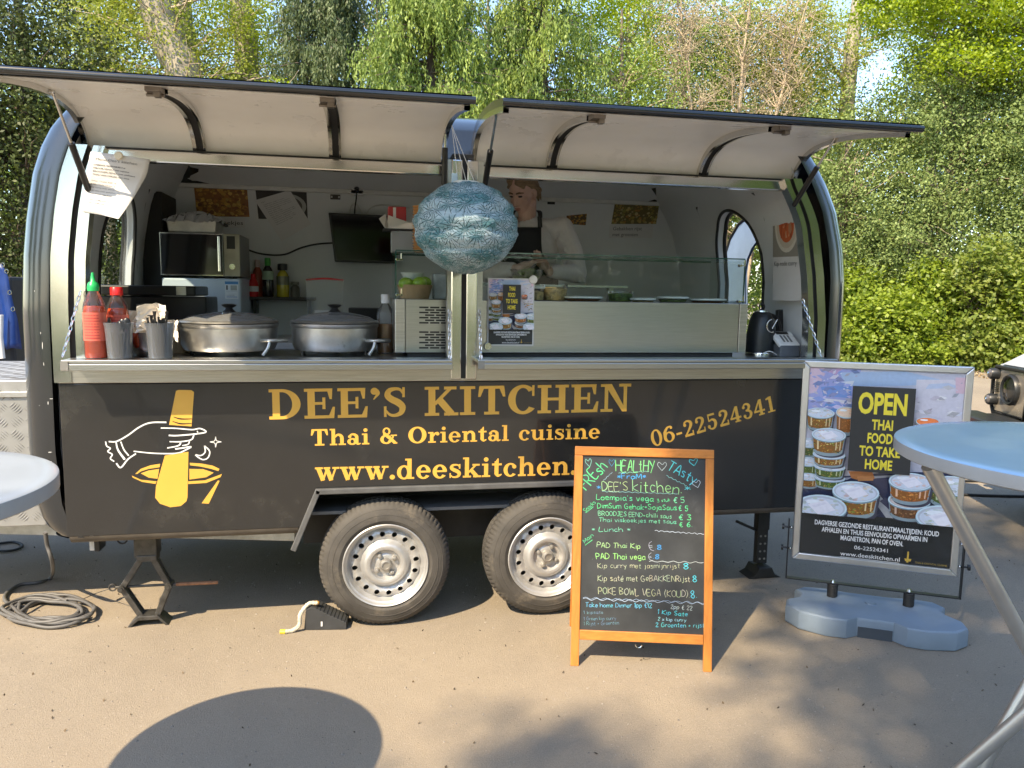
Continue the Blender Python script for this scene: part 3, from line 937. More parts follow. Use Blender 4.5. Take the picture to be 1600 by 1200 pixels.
GLY = {
 'D': (100, [g_rect(10, 0, 32, 100), g_rect(0, 0, 38, 10), g_rect(0, 90, 38, 100), g_arc(38, 50, 56, 50, -90, 90, 25, 10)]),
 'E': (96, [g_rect(10, 0, 32, 100), g_rect(0, 0, 80, 10), g_rect(0, 90, 76, 100), g_rect(32, 46, 56, 55), g_rect(55, 31, 64, 70),
            [[(70, 100), (86, 100), (84, 64), (77, 64), (70, 92)]], [[(74, 0), (90, 0), (93, 38), (86, 38), (74, 8)]]]),
 "'": (34, [g_circ(13, 88, 12), g_stroke([(20, 92), (24, 80), (10, 60)], [10, 11, 3])]),
 'S': (76, [g_stroke(S_P, S_W), g_rect(61, 66, 69, 100), g_rect(3, 0, 11, 36)]),
 'K': (108, [g_rect(12, 0, 34, 100), g_rect(0, 0, 46, 10), g_rect(0, 90, 46, 100), g_line((32, 40), (82, 94), 11), g_line((46, 56), (86, 5), 23), g_rect(62, 90, 102, 100), g_rect(62, 0, 108, 10)]),
 'I': (54, [g_rect(14, 0, 36, 100), g_rect(0, 0, 50, 10), g_rect(0, 90, 50, 100)]),
 'T': (94, [g_rect(34, 0, 56, 100), g_rect(20, 0, 70, 10), g_rect(6, 90, 84, 100), [[(4, 100), (0, 62), (8, 62), (20, 92)]], [[(86, 100), (90, 62), (82, 62), (70, 92)]]]),
 'C': (94, [g_arc(50, 50, 50, 52, 42, 322, 25, 11, 34), g_rect(80, 62, 88, 100)]),
 'H': (110, [g_rect(12, 0, 34, 100), g_rect(72, 0, 94, 100), g_rect(0, 0, 46, 10), g_rect(0, 90, 46, 100), g_rect(60, 0, 106, 10), g_rect(60, 90, 106, 100), g_rect(34, 45, 72, 55)]),
 'N': (108, [g_rect(14, 0, 26, 100), g_rect(80, 0, 92, 100), [[(12, 100), (38, 100), (92, 0), (76, 0)]], g_rect(0, 90, 36, 100), g_rect(0, 0, 42, 10), g_rect(64, 90, 106, 100)]),
 'O': (104, [g_arc(50, 50, 50, 52, 0, 360, 25, 10, 40)]),
 'h': (86, [g_rect(9, 0, 28, 100), g_rect(0, 91, 28, 100), g_rect(0, 0, 38, 9), g_stroke([(27, 48), (37, 61), (52, 62), (62, 50), (63, 34)], [8, 12, 15, 19, 19]), g_rect(54, 0, 73, 40), g_rect(46, 0, 84, 9)]),
 'n': (86, [g_rect(9, 0, 28, 67), g_rect(0, 58, 28, 67), g_rect(0, 0, 38, 9), g_stroke([(27, 48), (37, 61), (52, 62), (62, 50), (63, 34)], [8, 12, 15, 19, 19]), g_rect(54, 0, 73, 40), g_rect(46, 0, 84, 9)]),
 'a': (74, [g_stroke([(12, 52), (24, 63), (40, 62), (50, 52), (51, 38)], [9, 11, 14, 18, 18]), g_rect(42, 9, 60, 40), g_stroke([(51, 14), (58, 4), (72, 8)], [17, 11, 6]), g_arc(27, 20, 26, 21, 0, 360, 17, 9), g_circ(14, 50, 9)]),
 'i': (42, [g_rect(10, 0, 29, 67), g_rect(0, 58, 29, 67), g_rect(0, 0, 39, 9), g_circ(19, 88, 11)]),
 'r': (62, [g_rect(10, 0, 29, 67), g_rect(0, 58, 29, 67), g_rect(0, 0, 42, 9), g_stroke([(27, 40), (38, 57), (54, 62)], [8, 12, 12]), g_circ(52, 55, 10)]),
 'e': (70, [g_arc(33, 33, 33, 35, 0, 325, 19, 9), g_rect(12, 30, 64, 39)]),
 't': (50, [g_rect(12, 12, 31, 78), [[(12, 70), (31, 70), (31, 92), (26, 92)]], g_rect(0, 57, 46, 67), g_stroke([(21, 16), (30, 5), (46, 12)], [19, 12, 6])]),
 'l': (42, [g_rect(10, 0, 29, 100), g_rect(0, 91, 29, 100), g_rect(0, 0, 39, 9)]),
 'c': (64, [g_arc(33, 33, 33, 35, 50, 320, 19, 9), g_circ(51, 49, 10)]),
 'u': (86, [g_rect(9, 18, 28, 67), g_rect(0, 58, 28, 67), g_stroke([(18, 24), (24, 9), (40, 6), (56, 20)], [19, 15, 11, 8]), g_rect(52, 0, 71, 67), g_rect(44, 58, 71, 67), g_rect(64, 0, 82, 9)]),
 's': (60, [g_stroke([(x * .78, y * .68) for x, y in S_P], [v * .8 for v in S_W]), g_rect(46, 45, 53, 68), g_rect(3, 0, 9, 24)]),
 'w': (104, [g_line((12, 64), (33, 3), 19), g_line((33, 3), (50, 60), 8), g_line((48, 64), (69, 3), 19), g_line((69, 3), (88, 64), 8), g_rect(-2, 58, 32, 67), g_rect(36, 58, 64, 67), g_rect(74, 58, 104, 67)]),
 'd': (82, [g_arc(32, 33, 32, 35, 0, 360, 18, 9, 30), g_rect(47, 0, 66, 100), g_rect(37, 91, 66, 100), g_rect(60, 0, 78, 9)]),
 'k': (84, [g_rect(9, 0, 28, 100), g_rect(0, 91, 28, 100), g_rect(0, 0, 38, 9), g_line((27, 26), (60, 62), 9), g_line((37, 38), (66, 4), 18), g_rect(44, 58, 78, 67), g_rect(48, 0, 86, 9)]),
 '&': (96, [g_arc(34, 77, 21, 24, 0, 360, 10, 9), g_arc(32, 28, 32, 29, 35, 335, 18, 10), g_line((20, 66), (80, 6), 18), g_stroke([(44, 14), (64, 32), (70, 50)], [9, 10, 9]), g_rect(56, 48, 90, 56), g_rect(70, 0, 92, 9)]),
 '.': (28, [g_circ(12, 11, 12)]),
 '-': (48, [g_rect(4, 28, 42, 41)]),
 '0': (78, [g_arc(37, 50, 37, 52, 0, 360, 20, 9, 36)]),
 '6': (78, [g_arc(37, 32, 37, 33, 0, 360, 20, 9, 32), g_stroke([(10, 34), (14, 64), (34, 90), (60, 95)], [20, 20, 14, 7]), g_circ(60, 86, 9)]),
 '2': (76, [g_stroke([(12, 72), (18, 90), (38, 96), (56, 86), (57, 68), (42, 44), (14, 12)], [11, 12, 11, 18, 20, 14, 9]), g_rect(6, 0, 62, 15), g_rect(60, 0, 68, 32), g_circ(17, 74, 10)]),
 '5': (78, [g_rect(14, 87, 62, 100), g_rect(14, 52, 22, 96), g_stroke([(18, 54), (38, 62), (57, 52), (60, 30), (48, 9), (28, 5), (9, 18)], [8, 11, 18, 20, 15, 10, 9]), g_circ(14, 22, 10)]),
 '4': (82, [g_line((46, 97), (5, 28), 10), g_rect(0, 22, 76, 34), g_rect(40, 0, 60, 100), g_rect(30, 0, 70, 9)]),
 '3': (76, [g_stroke([(12, 80), (23, 94), (43, 93), (53, 78), (44, 60), (26, 53)], [9, 11, 14, 19, 14, 9]), g_stroke([(26, 54), (50, 48), (59, 30), (50, 10), (28, 5), (9, 18)], [9, 15, 20, 15, 10, 9]), g_circ(14, 78, 10), g_circ(14, 22, 10)]),
 '1': (66, [g_rect(24, 0, 44, 100), g_rect(8, 0, 60, 9), [[(26, 100), (6, 91), (6, 82), (26, 85)]]]),
 ' ': (46, []),
}
def slab_text(s, fn, length, cap, layer=5e-5):
    """one mesh per word"""
    mb = MB(); out = [mb]
    tot = sum(GLY[c][0] + 5 for c in s) - 5
    kx = length / tot; ky = cap / 100; x = 0; lay = 0
    for c in s:
        adv, prims = GLY[c]
        if c == ' ': mb = MB(); out.append(mb)
        for j, pr in enumerate(prims):
            for poly in pr:
                mb.poly([fn((x + px) * kx, py * ky, (j % 8) * layer) for px, py in poly])
        x += adv + 5
    return out

# handwriting: single chalk strokes on a 10-high body, x-height 6
HW = {
 'A': (6, '0,0 3,10 6,0|1,3.6 5,3.6'), 'B': (6, '0,0 0,10 4,9.5 4.5,7.5 1,5.4 5,4 5.4,1.5 0,0'), 'C': (6, '5.6,8.6 3,10 .4,6 1,1.4 3.4,0 5.6,1.4'),
 'D': (6, '0,0 0,10 4,8.6 5.8,5 4,1.2 0,0'), 'E': (5, '5,10 0,9.8 0,0 5,.2|0,5 4,5.2'), 'F': (5, '5,10 0,9.6 0,0|0,5 4,5.2'),
 'G': (6.4, '5.6,8.8 3,10 .4,6 1,1.4 3.6,0 5.8,1.6 5.8,4.4 3.4,4.4'), 'H': (6, '0,10 0,0|6,10 6,0|0,5 6,5.2'), 'I': (1.6, '.8,10 .8,0'),
 'J': (5, '1,10 5,10|3.6,10 3.6,2 2,0 0,1.6'), 'K': (6, '0,10 0,0|5.6,9.6 .2,4.4 6,0'), 'L': (5, '0,10 0,0 5,.2'), 'M': (7, '0,0 .6,10 3.5,3 6.4,10 7,0'),
 'N': (6, '0,0 0,10 6,0 6,10'), 'O': (6, '3,10 .3,7.4 .3,2.6 3,0 5.7,2.6 5.7,7.4 3,10'), 'P': (5.4, '0,0 0,10 4,9.6 5.2,7.2 3.8,5 0,4.6'),
 'R': (6, '0,0 0,10 4,9.6 5,7.2 3.4,5 0,4.8 2,4.8 5.8,0'), 'S': (5.4, '5,8.8 2.8,10 .5,8 2.6,5.4 5,3 3.4,.3 .2,1.2'), 'T': (6, '0,10 6,10|3,10 3,0'),
 'U': (6, '0,10 .2,2 3,0 5.8,2 6,10'), 'V': (6, '0,10 3,0 6,10'), 'W': (8, '0,10 2,0 4,7 6,0 8,10'), 'Y': (6, '0,10 3,5|6,10 1.8,-1'), 'Z': (6, '0,10 6,10 0,0 6,0'),
 'a': (5, '4.6,5.4 2,6 .3,3 1.6,.2 4.2,2 4.6,6 4.7,1.2 5.4,0'), 'b': (5, '0,10 0,0 3.6,.2 4.8,3 3,5.8 0,4'), 'c': (4.4, '4.2,5.2 2,6 .3,3 1.8,.1 4.2,1'),
 'd': (5, '4.6,10 4.6,0|4.6,4.6 2,6 .3,3 1.8,0 4.6,1.6'), 'e': (4.6, '.4,3 4.2,3.4 3.4,5.8 1.2,5.4 .3,2.6 1.8,.1 4.4,1'), 'f': (3.6, '3.6,9.6 1.8,9 1.6,0|0,6 3.2,6'),
 'g': (5, '4.6,5.4 2,6 .3,3 1.8,.4 4.6,2.4 4.6,6 4.4,-2 1,-2.6'), 'h': (5, '0,10 0,0|0,4 2.6,6 4.6,4.6 4.8,0'), 'i': (1.4, '.6,6 .7,0|.6,8.2 .7,8.4'), 'j': (2.4, '2,6 2,-1.6 0,-2.6|2,8.2 2.1,8.4'),
 'k': (4.8, '0,10 0,0|4.2,6 .2,2.6 4.8,0'), 'l': (1.6, '.6,10 .7,0'), 'm': (7, '0,0 0,6|0,4 2,6 3.4,4.6 3.4,0|3.4,4 5.4,6 7,4.6 7,0'), 'n': (4.8, '0,0 0,6|0,4 2.6,6 4.5,4.6 4.6,0'),
 'o': (4.8, '2.4,6 .3,4 .4,1.6 2.4,0 4.5,1.8 4.4,4.4 2.4,6'), 'p': (5, '0,6 0,-3|0,4.4 2.6,6 4.7,3.6 3,.2 0,1.4'), 'r': (3.6, '0,0 0,6|0,3.6 1.6,5.6 3.6,5.8'),
 's': (4, '3.6,5.2 1.6,6 .4,4.6 3.2,2.4 3,.4 .2,.4'), 't': (3.6, '1.8,9 1.8,1 3.4,.2|0,6 3.6,6'), 'u': (4.8, '0,6 .2,1.2 2.2,0 4.4,2 4.6,6 4.7,0'), 'v': (4.6, '0,6 2.2,0 4.4,6'),
 'w': (6.4, '0,6 1.4,0 3.2,4.6 4.8,0 6.4,6'), 'x': (4.6, '0,6 4.4,0|4.4,6 0,0'), 'y': (4.8, '0,6 2.2,1.4|4.6,6 1.4,-3'), '0': (5.4, '2.7,10 .3,6 .6,2 2.7,0 5,3 4.8,8 2.7,10'), '1': (2, '0,8 1.2,10 1.2,0'),
 '2': (5, '.2,8 2.4,10 4.6,7.8 .2,.2 5,0'), '3': (5, '.2,9.4 4.4,9.6 1.8,5.8 4.6,4 3.6,.6 0,.8'), '4': (5, '3.6,0 3.6,10 0,3.4 5,3.4'), '5': (5, '4.8,10 .6,9.8 .4,5.8 3.6,5.8 4.6,2.6 2.6,0 .1,1'),
 '6': (5, '4,10 .8,5.4 .5,1.6 2.6,0 4.7,2 3.6,4.6 .7,3.4'), '8': (5, '2.6,5.4 .4,8 2.6,10 4.6,8 2.4,5.2 .1,2.6 2.5,0 4.8,2.6 2.6,5.4'), '€': (5, '5,9 2.6,9.6 1,5 2.4,.4 5,1|0,5.8 3.8,5.8|0,4 3.6,4'),
 "'": (1.4, '.6,10 .4,8'), '.': (1.2, '.4,.4 .7,.1'), '+': (4, '2,5.6 2,1.6|0,3.6 4,3.6'), '*': (4, '2,7 2,2|0,6 4,3|0,3 4,6'), '(': (2.4, '2.4,11 .4,5 2.4,-1'), ')': (2.4, '0,11 2,5 0,-1'), ':': (1, '.4,5 .5,5.2|.4,1 .5,1.2'),
 '-': (3.4, '0,4 3.2,4'), ' ': (2.6, ''), '{': (3, '3,11 1.4,9 .6,5.4 1.4,1 3.2,-.6|.6,6 2.8,6|.6,4.2 2.6,4.2'), '♥': (7, '3.5,0 .4,6 1.4,9.6 3.5,7 5.6,9.6 6.6,6 3.5,0'), 'é': (4.6, '.4,3 4.2,3.4 3.4,5.8 1.2,5.4 .3,2.6 1.8,.1 4.4,1|2.4,8 4,9.8'),
}
def hand_strokes(s, rng, jit=.27, gap=1.5):
    """list of (polyline, ) in body units plus total width"""
    x = 0; out = []
    for c in s:
        w, d = HW[c]
        dy = rng.uniform(-.7, .7); sl = rng.uniform(-.08, .06)
        for st in d.split('|'):
            if not st: continue
            pts = []
            for q in st.split():
                a, b = q.split(','); a = float(a); b = float(b)
                pts.append((x + a + sl * b + rng.uniform(-jit, jit), b + dy + rng.uniform(-jit, jit)))
            out.append(pts)
        x += w + gap
    return out, x - gap
def chalk(mb, s, fn, length, h, w, rng, layer, col, ang=0.0, arc=0.0):
    st, tot = hand_strokes(s, rng)
    kx = length / max(tot, .1); ky = h / 10
    for n_, pts in enumerate(st):
        q = [(a * kx, b * ky) for a, b in pts]
        if len(q) == 2: q = [q[0], ((q[0][0] + q[1][0]) / 2 + .0001, (q[0][1] + q[1][1]) / 2), q[1]]
        ws = [w * rng.uniform(.7, 1.15) for _ in range(5)]
        mb.col = tuple(c * rng.uniform(.85, 1.1) for c in col)
        for poly in g_stroke(q, ws, 4):
            out = []
            for a, b in poly:
                if arc: b = b + arc * (1 - ((a / length) * 2 - 1) ** 2)
                out.append(fn(a * math.cos(ang) - b * math.sin(ang), a * math.sin(ang) + b * math.cos(ang), layer + (n_ % 4) * 4e-5))
            mb.poly(out)
    mb.col = None

# print-shop sans: built-in outline font turned into mesh
_FONT = {}
def sans_polys(s, bold=0.0):
    key = (s, bold)
    if key in _FONT: return _FONT[key]
    cu = bpy.data.curves.new('text', 'FONT'); cu.body = s; cu.size = 1.0; cu.offset = bold; cu.fill_mode = 'FRONT'; cu.resolution_u = 3
    ob = bpy.data.objects.new('text', cu); COLL.objects.link(ob)
    bpy.context.view_layer.update()
    dg = bpy.context.evaluated_depsgraph_get()
    me = bpy.data.meshes.new_from_object(ob.evaluated_get(dg))
    vs = [tuple(v.co[:2]) for v in me.vertices]; fs = [list(p.vertices) for p in me.polygons]
    bpy.data.objects.remove(ob); bpy.data.curves.remove(cu); bpy.data.meshes.remove(me)
    _FONT[key] = (vs, fs)
    return vs, fs
def sans(mb, s, fn, x0, y0, h, width=None, bold=0.0, layer=0.0, align='L', skew=0.0):
    """h = cap height; width = total width wanted"""
    vs, fs = sans_polys(s, bold)
    if not vs: return
    mnx = min(v[0] for v in vs); mxx = max(v[0] for v in vs)
    ky = h / .70; kx = ky if width is None else width / (mxx - mnx)
    W = (mxx - mnx) * kx
    ox = x0 - (0 if align == 'L' else W / 2 if align == 'C' else W)
    mb.add([fn(ox + (x - mnx) * kx + skew * y * ky, y0 + y * ky, layer) for x, y in vs], fs)

def ell(cx, cy, rx, ry, n=20, a0=0, a1=360):
    full = abs(a1 - a0) >= 360
    m = n if full else n + 1
    return [(cx + rx * math.cos(rad(a0 + (a1 - a0) * k / n)), cy + ry * math.sin(rad(a0 + (a1 - a0) * k / n))) for k in range(m)]

class Print:
    """flat inks on a plane, each layer a hair's breadth above the one before"""
    def __init__(s, fn, step=4e-5, base=3e-4):
        s.mb = MB(); s.fn = fn; s.step = step; s.lay = base
    def up(s, k=1): s.lay += s.step * k
    def poly(s, pts, col):
        s.mb.col = col; s.mb.poly([s.fn(a, b, s.lay) for a, b in pts]); s.up()
    def rect(s, x0, y0, x1, y1, col): s.poly([(x0, y0), (x1, y0), (x1, y1), (x0, y1)], col)
    def text(s, t, x, y, h, col, width=None, bold=0.0, align='L'):
        s.mb.col = col; sans(s.mb, t, s.fn, x, y, h, width, bold, s.lay, align); s.up(1)

# ------------------------------------------------------------------ lettering on the trailer
m_gold = M('gold_vinyl', (.70, .385, .065), .32, var=.05, scale=5)
m_vwhite = M('white_vinyl', (.80, .80, .78), .35, var=.05)
FACE = lambda x, z, l=0: (x, -.0008 - l, z)
def face_line(p0, p1):
    a = AY(p0[0], p0[1], 0); b = AY(p1[0], p1[1], 0)
    d = Vector((b.x - a.x, 0, b.z - a.z)); L = d.length; d.normalize(); n = Vector((-d.z, 0, d.x))
    return (lambda u, v, l=0: (a.x + d.x * u + n.x * v, -.0008 - l, a.z + d.z * u + n.z * v)), L
for s, p0, p1, cap in (("DEE'S KITCHEN", (421, 655.5), (986, 642.5), .138), ('Thai & Oriental cuisine', (486, 696.5), (938, 685), .077),
                       ('www.deeskitchen.nl', (493, 752), (944, 740.5), .098), ('06-22524341', (1020, 698.5), (1213, 641.5), .083)):
    fn, L = face_line(p0, p1)
    for mb in slab_text(s, fn, L, cap): part('lettering', mb, m_gold, trailer, fix=False)
lg = lambda x, y: (AY(x / 4, 560 + y / 4, 0).x, AY(x / 4, 560 + y / 4, 0).z)
def lpoly(mb, pts, l=0): mb.poly([FACE(*lg(x, y), l) for x, y in pts])
def lcurve(mb, pts, w, l=0):
    P = [lg(x, y) for x, y in pts]
    for poly in g_stroke(P, [v * .25 * .003 for v in w], 6): mb.poly([FACE(a, b, l) for a, b in poly])
def band(a, b, n=10):
    return a + b[::-1]
pe = MB()
lpoly(pe, [(1100, 203), (1115, 197), (1195, 198), (1213, 210), (1197, 425), (1057, 415)])
lpoly(pe, [(1040, 605), (1178, 583), (1172, 868), (1165, 893), (1130, 922), (1065, 930), (1000, 908), (970, 870), (975, 800), (1030, 608)])
lpoly(pe, [(1362, 762), (1373, 765), (1305, 908), (1260, 905)])
for pts in ([(845, 722), (880, 690), (940, 668), (1002, 658), (998, 680), (930, 690), (880, 706), (858, 722)], [(1186, 652), (1260, 657), (1330, 670), (1372, 690), (1365, 704), (1320, 690), (1250, 675), (1188, 668)],
            [(824, 732), (880, 758), (980, 768), (972, 784), (890, 772), (830, 745)], [(1176, 768), (1280, 762), (1388, 722), (1378, 742), (1290, 778), (1176, 785)],
            [(880, 718), (930, 700), (995, 690), (985, 752), (930, 745)], [(1184, 690), (1270, 692), (1336, 714), (1290, 742), (1184, 757)]):
    lpoly(pe, pts)
part('emblem', pe, m_gold, trailer, fix=False, label='gold pestle and mortar drawing')
dk = MB()
lcurve(dk, [(1085, 366), (1130, 378), (1200, 378)], [4, 9, 5], 2e-4); lcurve(dk, [(1078, 393), (1130, 408), (1197, 407)], [4, 9, 5], 2e-4)
part('emblem', dk, m_paint, trailer, fix=False)
hw = MB()
for pts, w in (([(660, 520), (668, 548), (690, 562), (674, 582), (702, 600), (690, 625), (714, 644)], [7]), ([(727, 655), (755, 682), (800, 630), (850, 595)], [9, 8]),
               ([(680, 520), (730, 518), (800, 480), (870, 430), (940, 402), (1040, 399)], [8, 9]), ([(835, 580), (950, 592), (1060, 595), (1120, 590), (1160, 572), (1195, 552), (1140, 560), (1095, 566)], [7, 9]),
               ([(725, 520), (738, 572), (780, 632)], [7, 12]), ([(755, 520), (775, 570), (805, 608)], [7, 8]),
               ([(1005, 435), (1100, 437), (1200, 445), (1250, 438), (1288, 458), (1240, 470), (1110, 482), (1055, 481)], [7, 9]), ([(1232, 452), (1241, 472)], [5, 5]),
               ([(1212, 480), (1195, 508), (1130, 520), (1060, 520)], [8, 7]), ([(1132, 520), (1115, 545), (1045, 560)], [9, 7]), ([(1185, 512), (1176, 536), (1140, 545)], [7, 6]),
               ([(1278, 545), (1310, 580), (1300, 620), (1265, 632), (1222, 603), (1255, 607), (1282, 585), (1278, 545)], [7]),
               ([(1348, 488), (1354, 514), (1383, 521), (1355, 528), (1348, 555), (1342, 529), (1313, 522), (1341, 515), (1348, 488)], [4])):
    if pts[0] in ((1278, 545), (1348, 488)):
        hs_ = MB(); lcurve(hs_, pts, w * 2); part('emblem', hs_, m_vwhite, trailer, fix=False, label='small white outline of a moon' if pts[0][0] == 1278 else 'small white outline of a star'); continue
    lcurve(hw, pts, [v * 1.0 for v in (w * 2 if len(w) == 1 else w)])
part('emblem', hw, m_vwhite, trailer, fix=False, label='white line drawing of a hand')
# ------------------------------------------------------------------ trees and undergrowth
def leaf_mat(name, c1, c2, rough=.45, trans=.35, tcol=None, spec=.5):
    if name in MATS: return MATS[name]
    m = bpy.data.materials.new(name); m.use_nodes = True
    nt = m.node_tree; N = nt.nodes; L = nt.links; p = N['Principled BSDF']
    a = N.new('ShaderNodeAttribute'); a.attribute_name = 'var'
    cr = N.new('ShaderNodeValToRGB')
    cr.color_ramp.elements[0].color = tuple(c1) + (1,); cr.color_ramp.elements[1].color = tuple(c2) + (1,)
    L.new(a.outputs['Fac'], cr.inputs['Fac']); L.new(cr.outputs['Color'], p.inputs['Base Color'])
    p.inputs['Roughness'].default_value = rough; p.inputs['Specular IOR Level'].default_value = spec
    tl = N.new('ShaderNodeBsdfTranslucent')
    hs = N.new('ShaderNodeHueSaturation'); hs.inputs['Saturation'].default_value = 1.1; hs.inputs['Value'].default_value = 1.25
    L.new(cr.outputs['Color'], hs.inputs['Color']); L.new(hs.outputs['Color'], tl.inputs['Color'])
    mx = N.new('ShaderNodeMixShader'); mx.inputs['Fac'].default_value = trans
    L.new(p.outputs[0], mx.inputs[1]); L.new(tl.outputs[0], mx.inputs[2]); L.new(mx.outputs[0], N['Material Output'].inputs['Surface'])
    MATS[name] = m
    return m

def unit(v): return v / np.maximum(np.linalg.norm(v, axis=1, keepdims=True), 1e-9)
def leaf_object(name, cen, L, W, var, rng, mat, parent, tan=None, nrm=None, jit=.6, fold=.0):
    """cen (N,3); every leaf its own four-cornered blade with its own lie"""
    n = len(cen)
    r1 = rng.normal(size=(n, 3)); r2 = rng.normal(size=(n, 3))
    if tan is None: t = unit(r1)
    else: t = unit(np.asarray(tan) + jit * r1)
    nn = r2 if nrm is None else np.asarray(nrm) + jit * r2
    b = unit(np.cross(nn, t))
    L = np.broadcast_to(np.asarray(L, float), (n,))[:, None] * rng.uniform(.65, 1.25, (n, 1)); W = np.broadcast_to(np.asarray(W, float), (n,))[:, None] * rng.uniform(.7, 1.2, (n, 1))
    up = np.cross(t, b)
    v = np.empty((n, 4, 3), np.float32)
    v[:, 0] = cen - t * L * .5; v[:, 1] = cen + b * W * .5 - t * L * .05 + up * W * fold; v[:, 2] = cen + t * L * .5; v[:, 3] = cen - b * W * .5 - t * L * .05 + up * W * fold
    org = np.array(ORG[parent.name] if parent is not None else (0, 0, 0), np.float32)
    v -= org
    me = bpy.data.meshes.new(name)
    me.vertices.add(n * 4); me.vertices.foreach_set('co', v.reshape(-1))
    me.loops.add(n * 4); me.loops.foreach_set('vertex_index', np.arange(n * 4, dtype=np.int32))
    me.polygons.add(n); me.polygons.foreach_set('loop_start', np.arange(0, n * 4, 4, dtype=np.int32))
    at_ = me.attributes.new('var', 'FLOAT', 'FACE'); at_.data.foreach_set('value', np.clip(np.asarray(var, np.float32), 0, 1))
    me.update()
    me.materials.append(mat)
    o = bpy.data.objects.new(name, me); COLL.objects.link(o)
    if parent is not None: o.parent = parent
    ORG[o.name] = ORG[parent.name] if parent is not None else Vector((0, 0, 0))
    return o

def tubes_object(name, lines, mat, parent, n=5):
    """lines: list of (points (k,3), radii (k))"""
    vs = []; fs = []
    for P, R in lines:
        P = np.asarray(P, float); k = len(P)
        T = np.gradient(P, axis=0); T = unit(T)
        ref = np.tile(np.array([[.31, .77, .55]]), (k, 1))
        U = unit(np.cross(T, ref)); V = np.cross(T, U)
        o = len(vs)
        for i in range(k):
            for j in range(n):
                a = 2 * PI * j / n
                vs.append(P[i] + (U[i] * math.cos(a) + V[i] * math.sin(a)) * R[i])
        for i in range(k - 1):
            for j in range(n):
                fs.append((o + i * n + j, o + i * n + (j + 1) % n, o + (i + 1) * n + (j + 1) % n, o + (i + 1) * n + j))
    mb = MB(); mb.v = vs; mb.f = fs; mb.c = [None] * len(fs); mb.m = [0] * len(fs)
    return part(name, mb, mat, parent, smooth=180, fix=False)

m_bark_g = M('beech_bark', (.30, .26, .20), .85, var=.35, scale=5, bump=.5, bscale=30, stretch=(1, 1, .35), wear=((.20, .21, .12), 3, .55))
m_bark_d = M('dark_bark', (.13, .10, .075), .9, var=.4, scale=7, bump=.6, bscale=30, stretch=(1, 1, .3))
m_twig = M('pale_twigs', (.42, .33, .23), .8, var=.25, scale=10)

def wob(a, b, k, amp, rng, sag=0.0):
    a = np.asarray(a, float); b = np.asarray(b, float)
    t = np.linspace(0, 1, k)[:, None]
    P = a + (b - a) * t
    d = np.cumsum(rng.normal(size=(k, 3)) * amp, axis=0); d -= d[0]; d -= t * d[-1] * .7
    P = P + d; P[:, 2] += (-sag * np.sin(PI * t[:, 0]))
    return P

def blobs_points(blobs, n, rng, shell=.55):
    """n clump centres spread through ellipsoids (x,y,z,rx,ry,rz), denser near the outside"""
    vol = np.array([b[3] * b[4] * b[5] for b in blobs]) ** .72
    idx = rng.choice(len(blobs), n, p=vol / vol.sum())
    d = unit(rng.normal(size=(n, 3))); r = (shell + (1 - shell) * rng.uniform(0, 1, (n, 1)) ** .6)
    r = np.where(rng.uniform(size=(n, 1)) < .25, rng.uniform(.1, 1, (n, 1)), r)
    B = np.array(blobs, float)[idx]
    return B[:, :3] + d * r * B[:, 3:6], d

def broad_tree(name, label, base, trunk, blobs, nclump, per, cl_r, leaf, mat, seed, bark=m_bark_d, branch=True, group=None, nrm_up=.4, zmin=.05, twigs=0, crownless=False, cat='tree', dens=1.75):
    """trunk: list of (x,y,z,r) relative to base; blobs relative to base"""
    rng = np.random.default_rng(seed)
    nclump = int(nclump * dens)
    t = thing(name, label, cat, base, group)
    b0 = np.array(base)
    lines = []
    for tk in (trunk if isinstance(trunk[0], list) else [trunk]):
        P = np.array([p[:3] for p in tk]) + b0; R = [p[3] for p in tk]
        Q = np.array([tuple(p) for p in tube_path([tuple(p) for p in P], 5)]); Rq = np.interp(np.linspace(0, 1, len(Q)), np.linspace(0, 1, len(R)), R)
        Q[1:-1] += rng.normal(size=Q[1:-1].shape) * .02
        lines.append((Q, Rq))
    tubes_object('trunk', lines, bark, t, 9)
    cc, dd = blobs_points(blobs, nclump, rng)
    cc = cc + b0
    if branch:
        br = []
        TQ = np.concatenate([l[0] for l in lines])
        order = rng.permutation(nclump)[:max(10, nclump // 9)]
        for i in order:
            e = cc[i]
            cand = TQ[TQ[:, 2] < e[2] + .3]
            if not len(cand): continue
            j = np.argmin(np.linalg.norm(cand[:, :2] - e[:2], axis=1) + .7 * np.abs(cand[:, 2] - e[2] + .8) + rng.uniform(0, .8, len(cand)))
            P = wob(cand[j], e, 7, .05, rng, sag=-.12)
            l = np.linalg.norm(e - cand[j])
            br.append((P, np.linspace(min(.05, .012 + .010 * l), .005, 7)))
            for _ in range(twigs):
                k = rng.integers(3, 7); e2 = P[k] + unit(rng.normal(size=(1, 3)) + np.array([[0, 0, .5]]))[0] * rng.uniform(.4, 1.1)
                br.append((wob(P[k], e2, 5, .03, rng), np.linspace(.008, .0035, 5)))
        tubes_object('branch', br, bark if not twigs else m_twig, t, 4)
    if not crownless:
        n = nclump * per
        which = np.repeat(np.arange(nclump), per)
        cr = cl_r * rng.uniform(.6, 1.35, nclump)
        pos = cc[which] + rng.normal(size=(n, 3)) * cr[which][:, None] * np.array([.55, .55, .42])
        cv = rng.uniform(.1, .9, nclump)
        var = cv[which] * .55 + rng.uniform(0, .45, n)
        ok = pos[:, 2] > b0[2] + zmin
        pos = pos[ok]; var = var[ok]; out = dd[which][ok]
        nrm = out * .5 + np.array([0, 0, nrm_up])
        leaf_object('crown', pos, leaf[0], leaf[1], var, rng, mat, t, nrm=nrm, jit=.55)
    return t

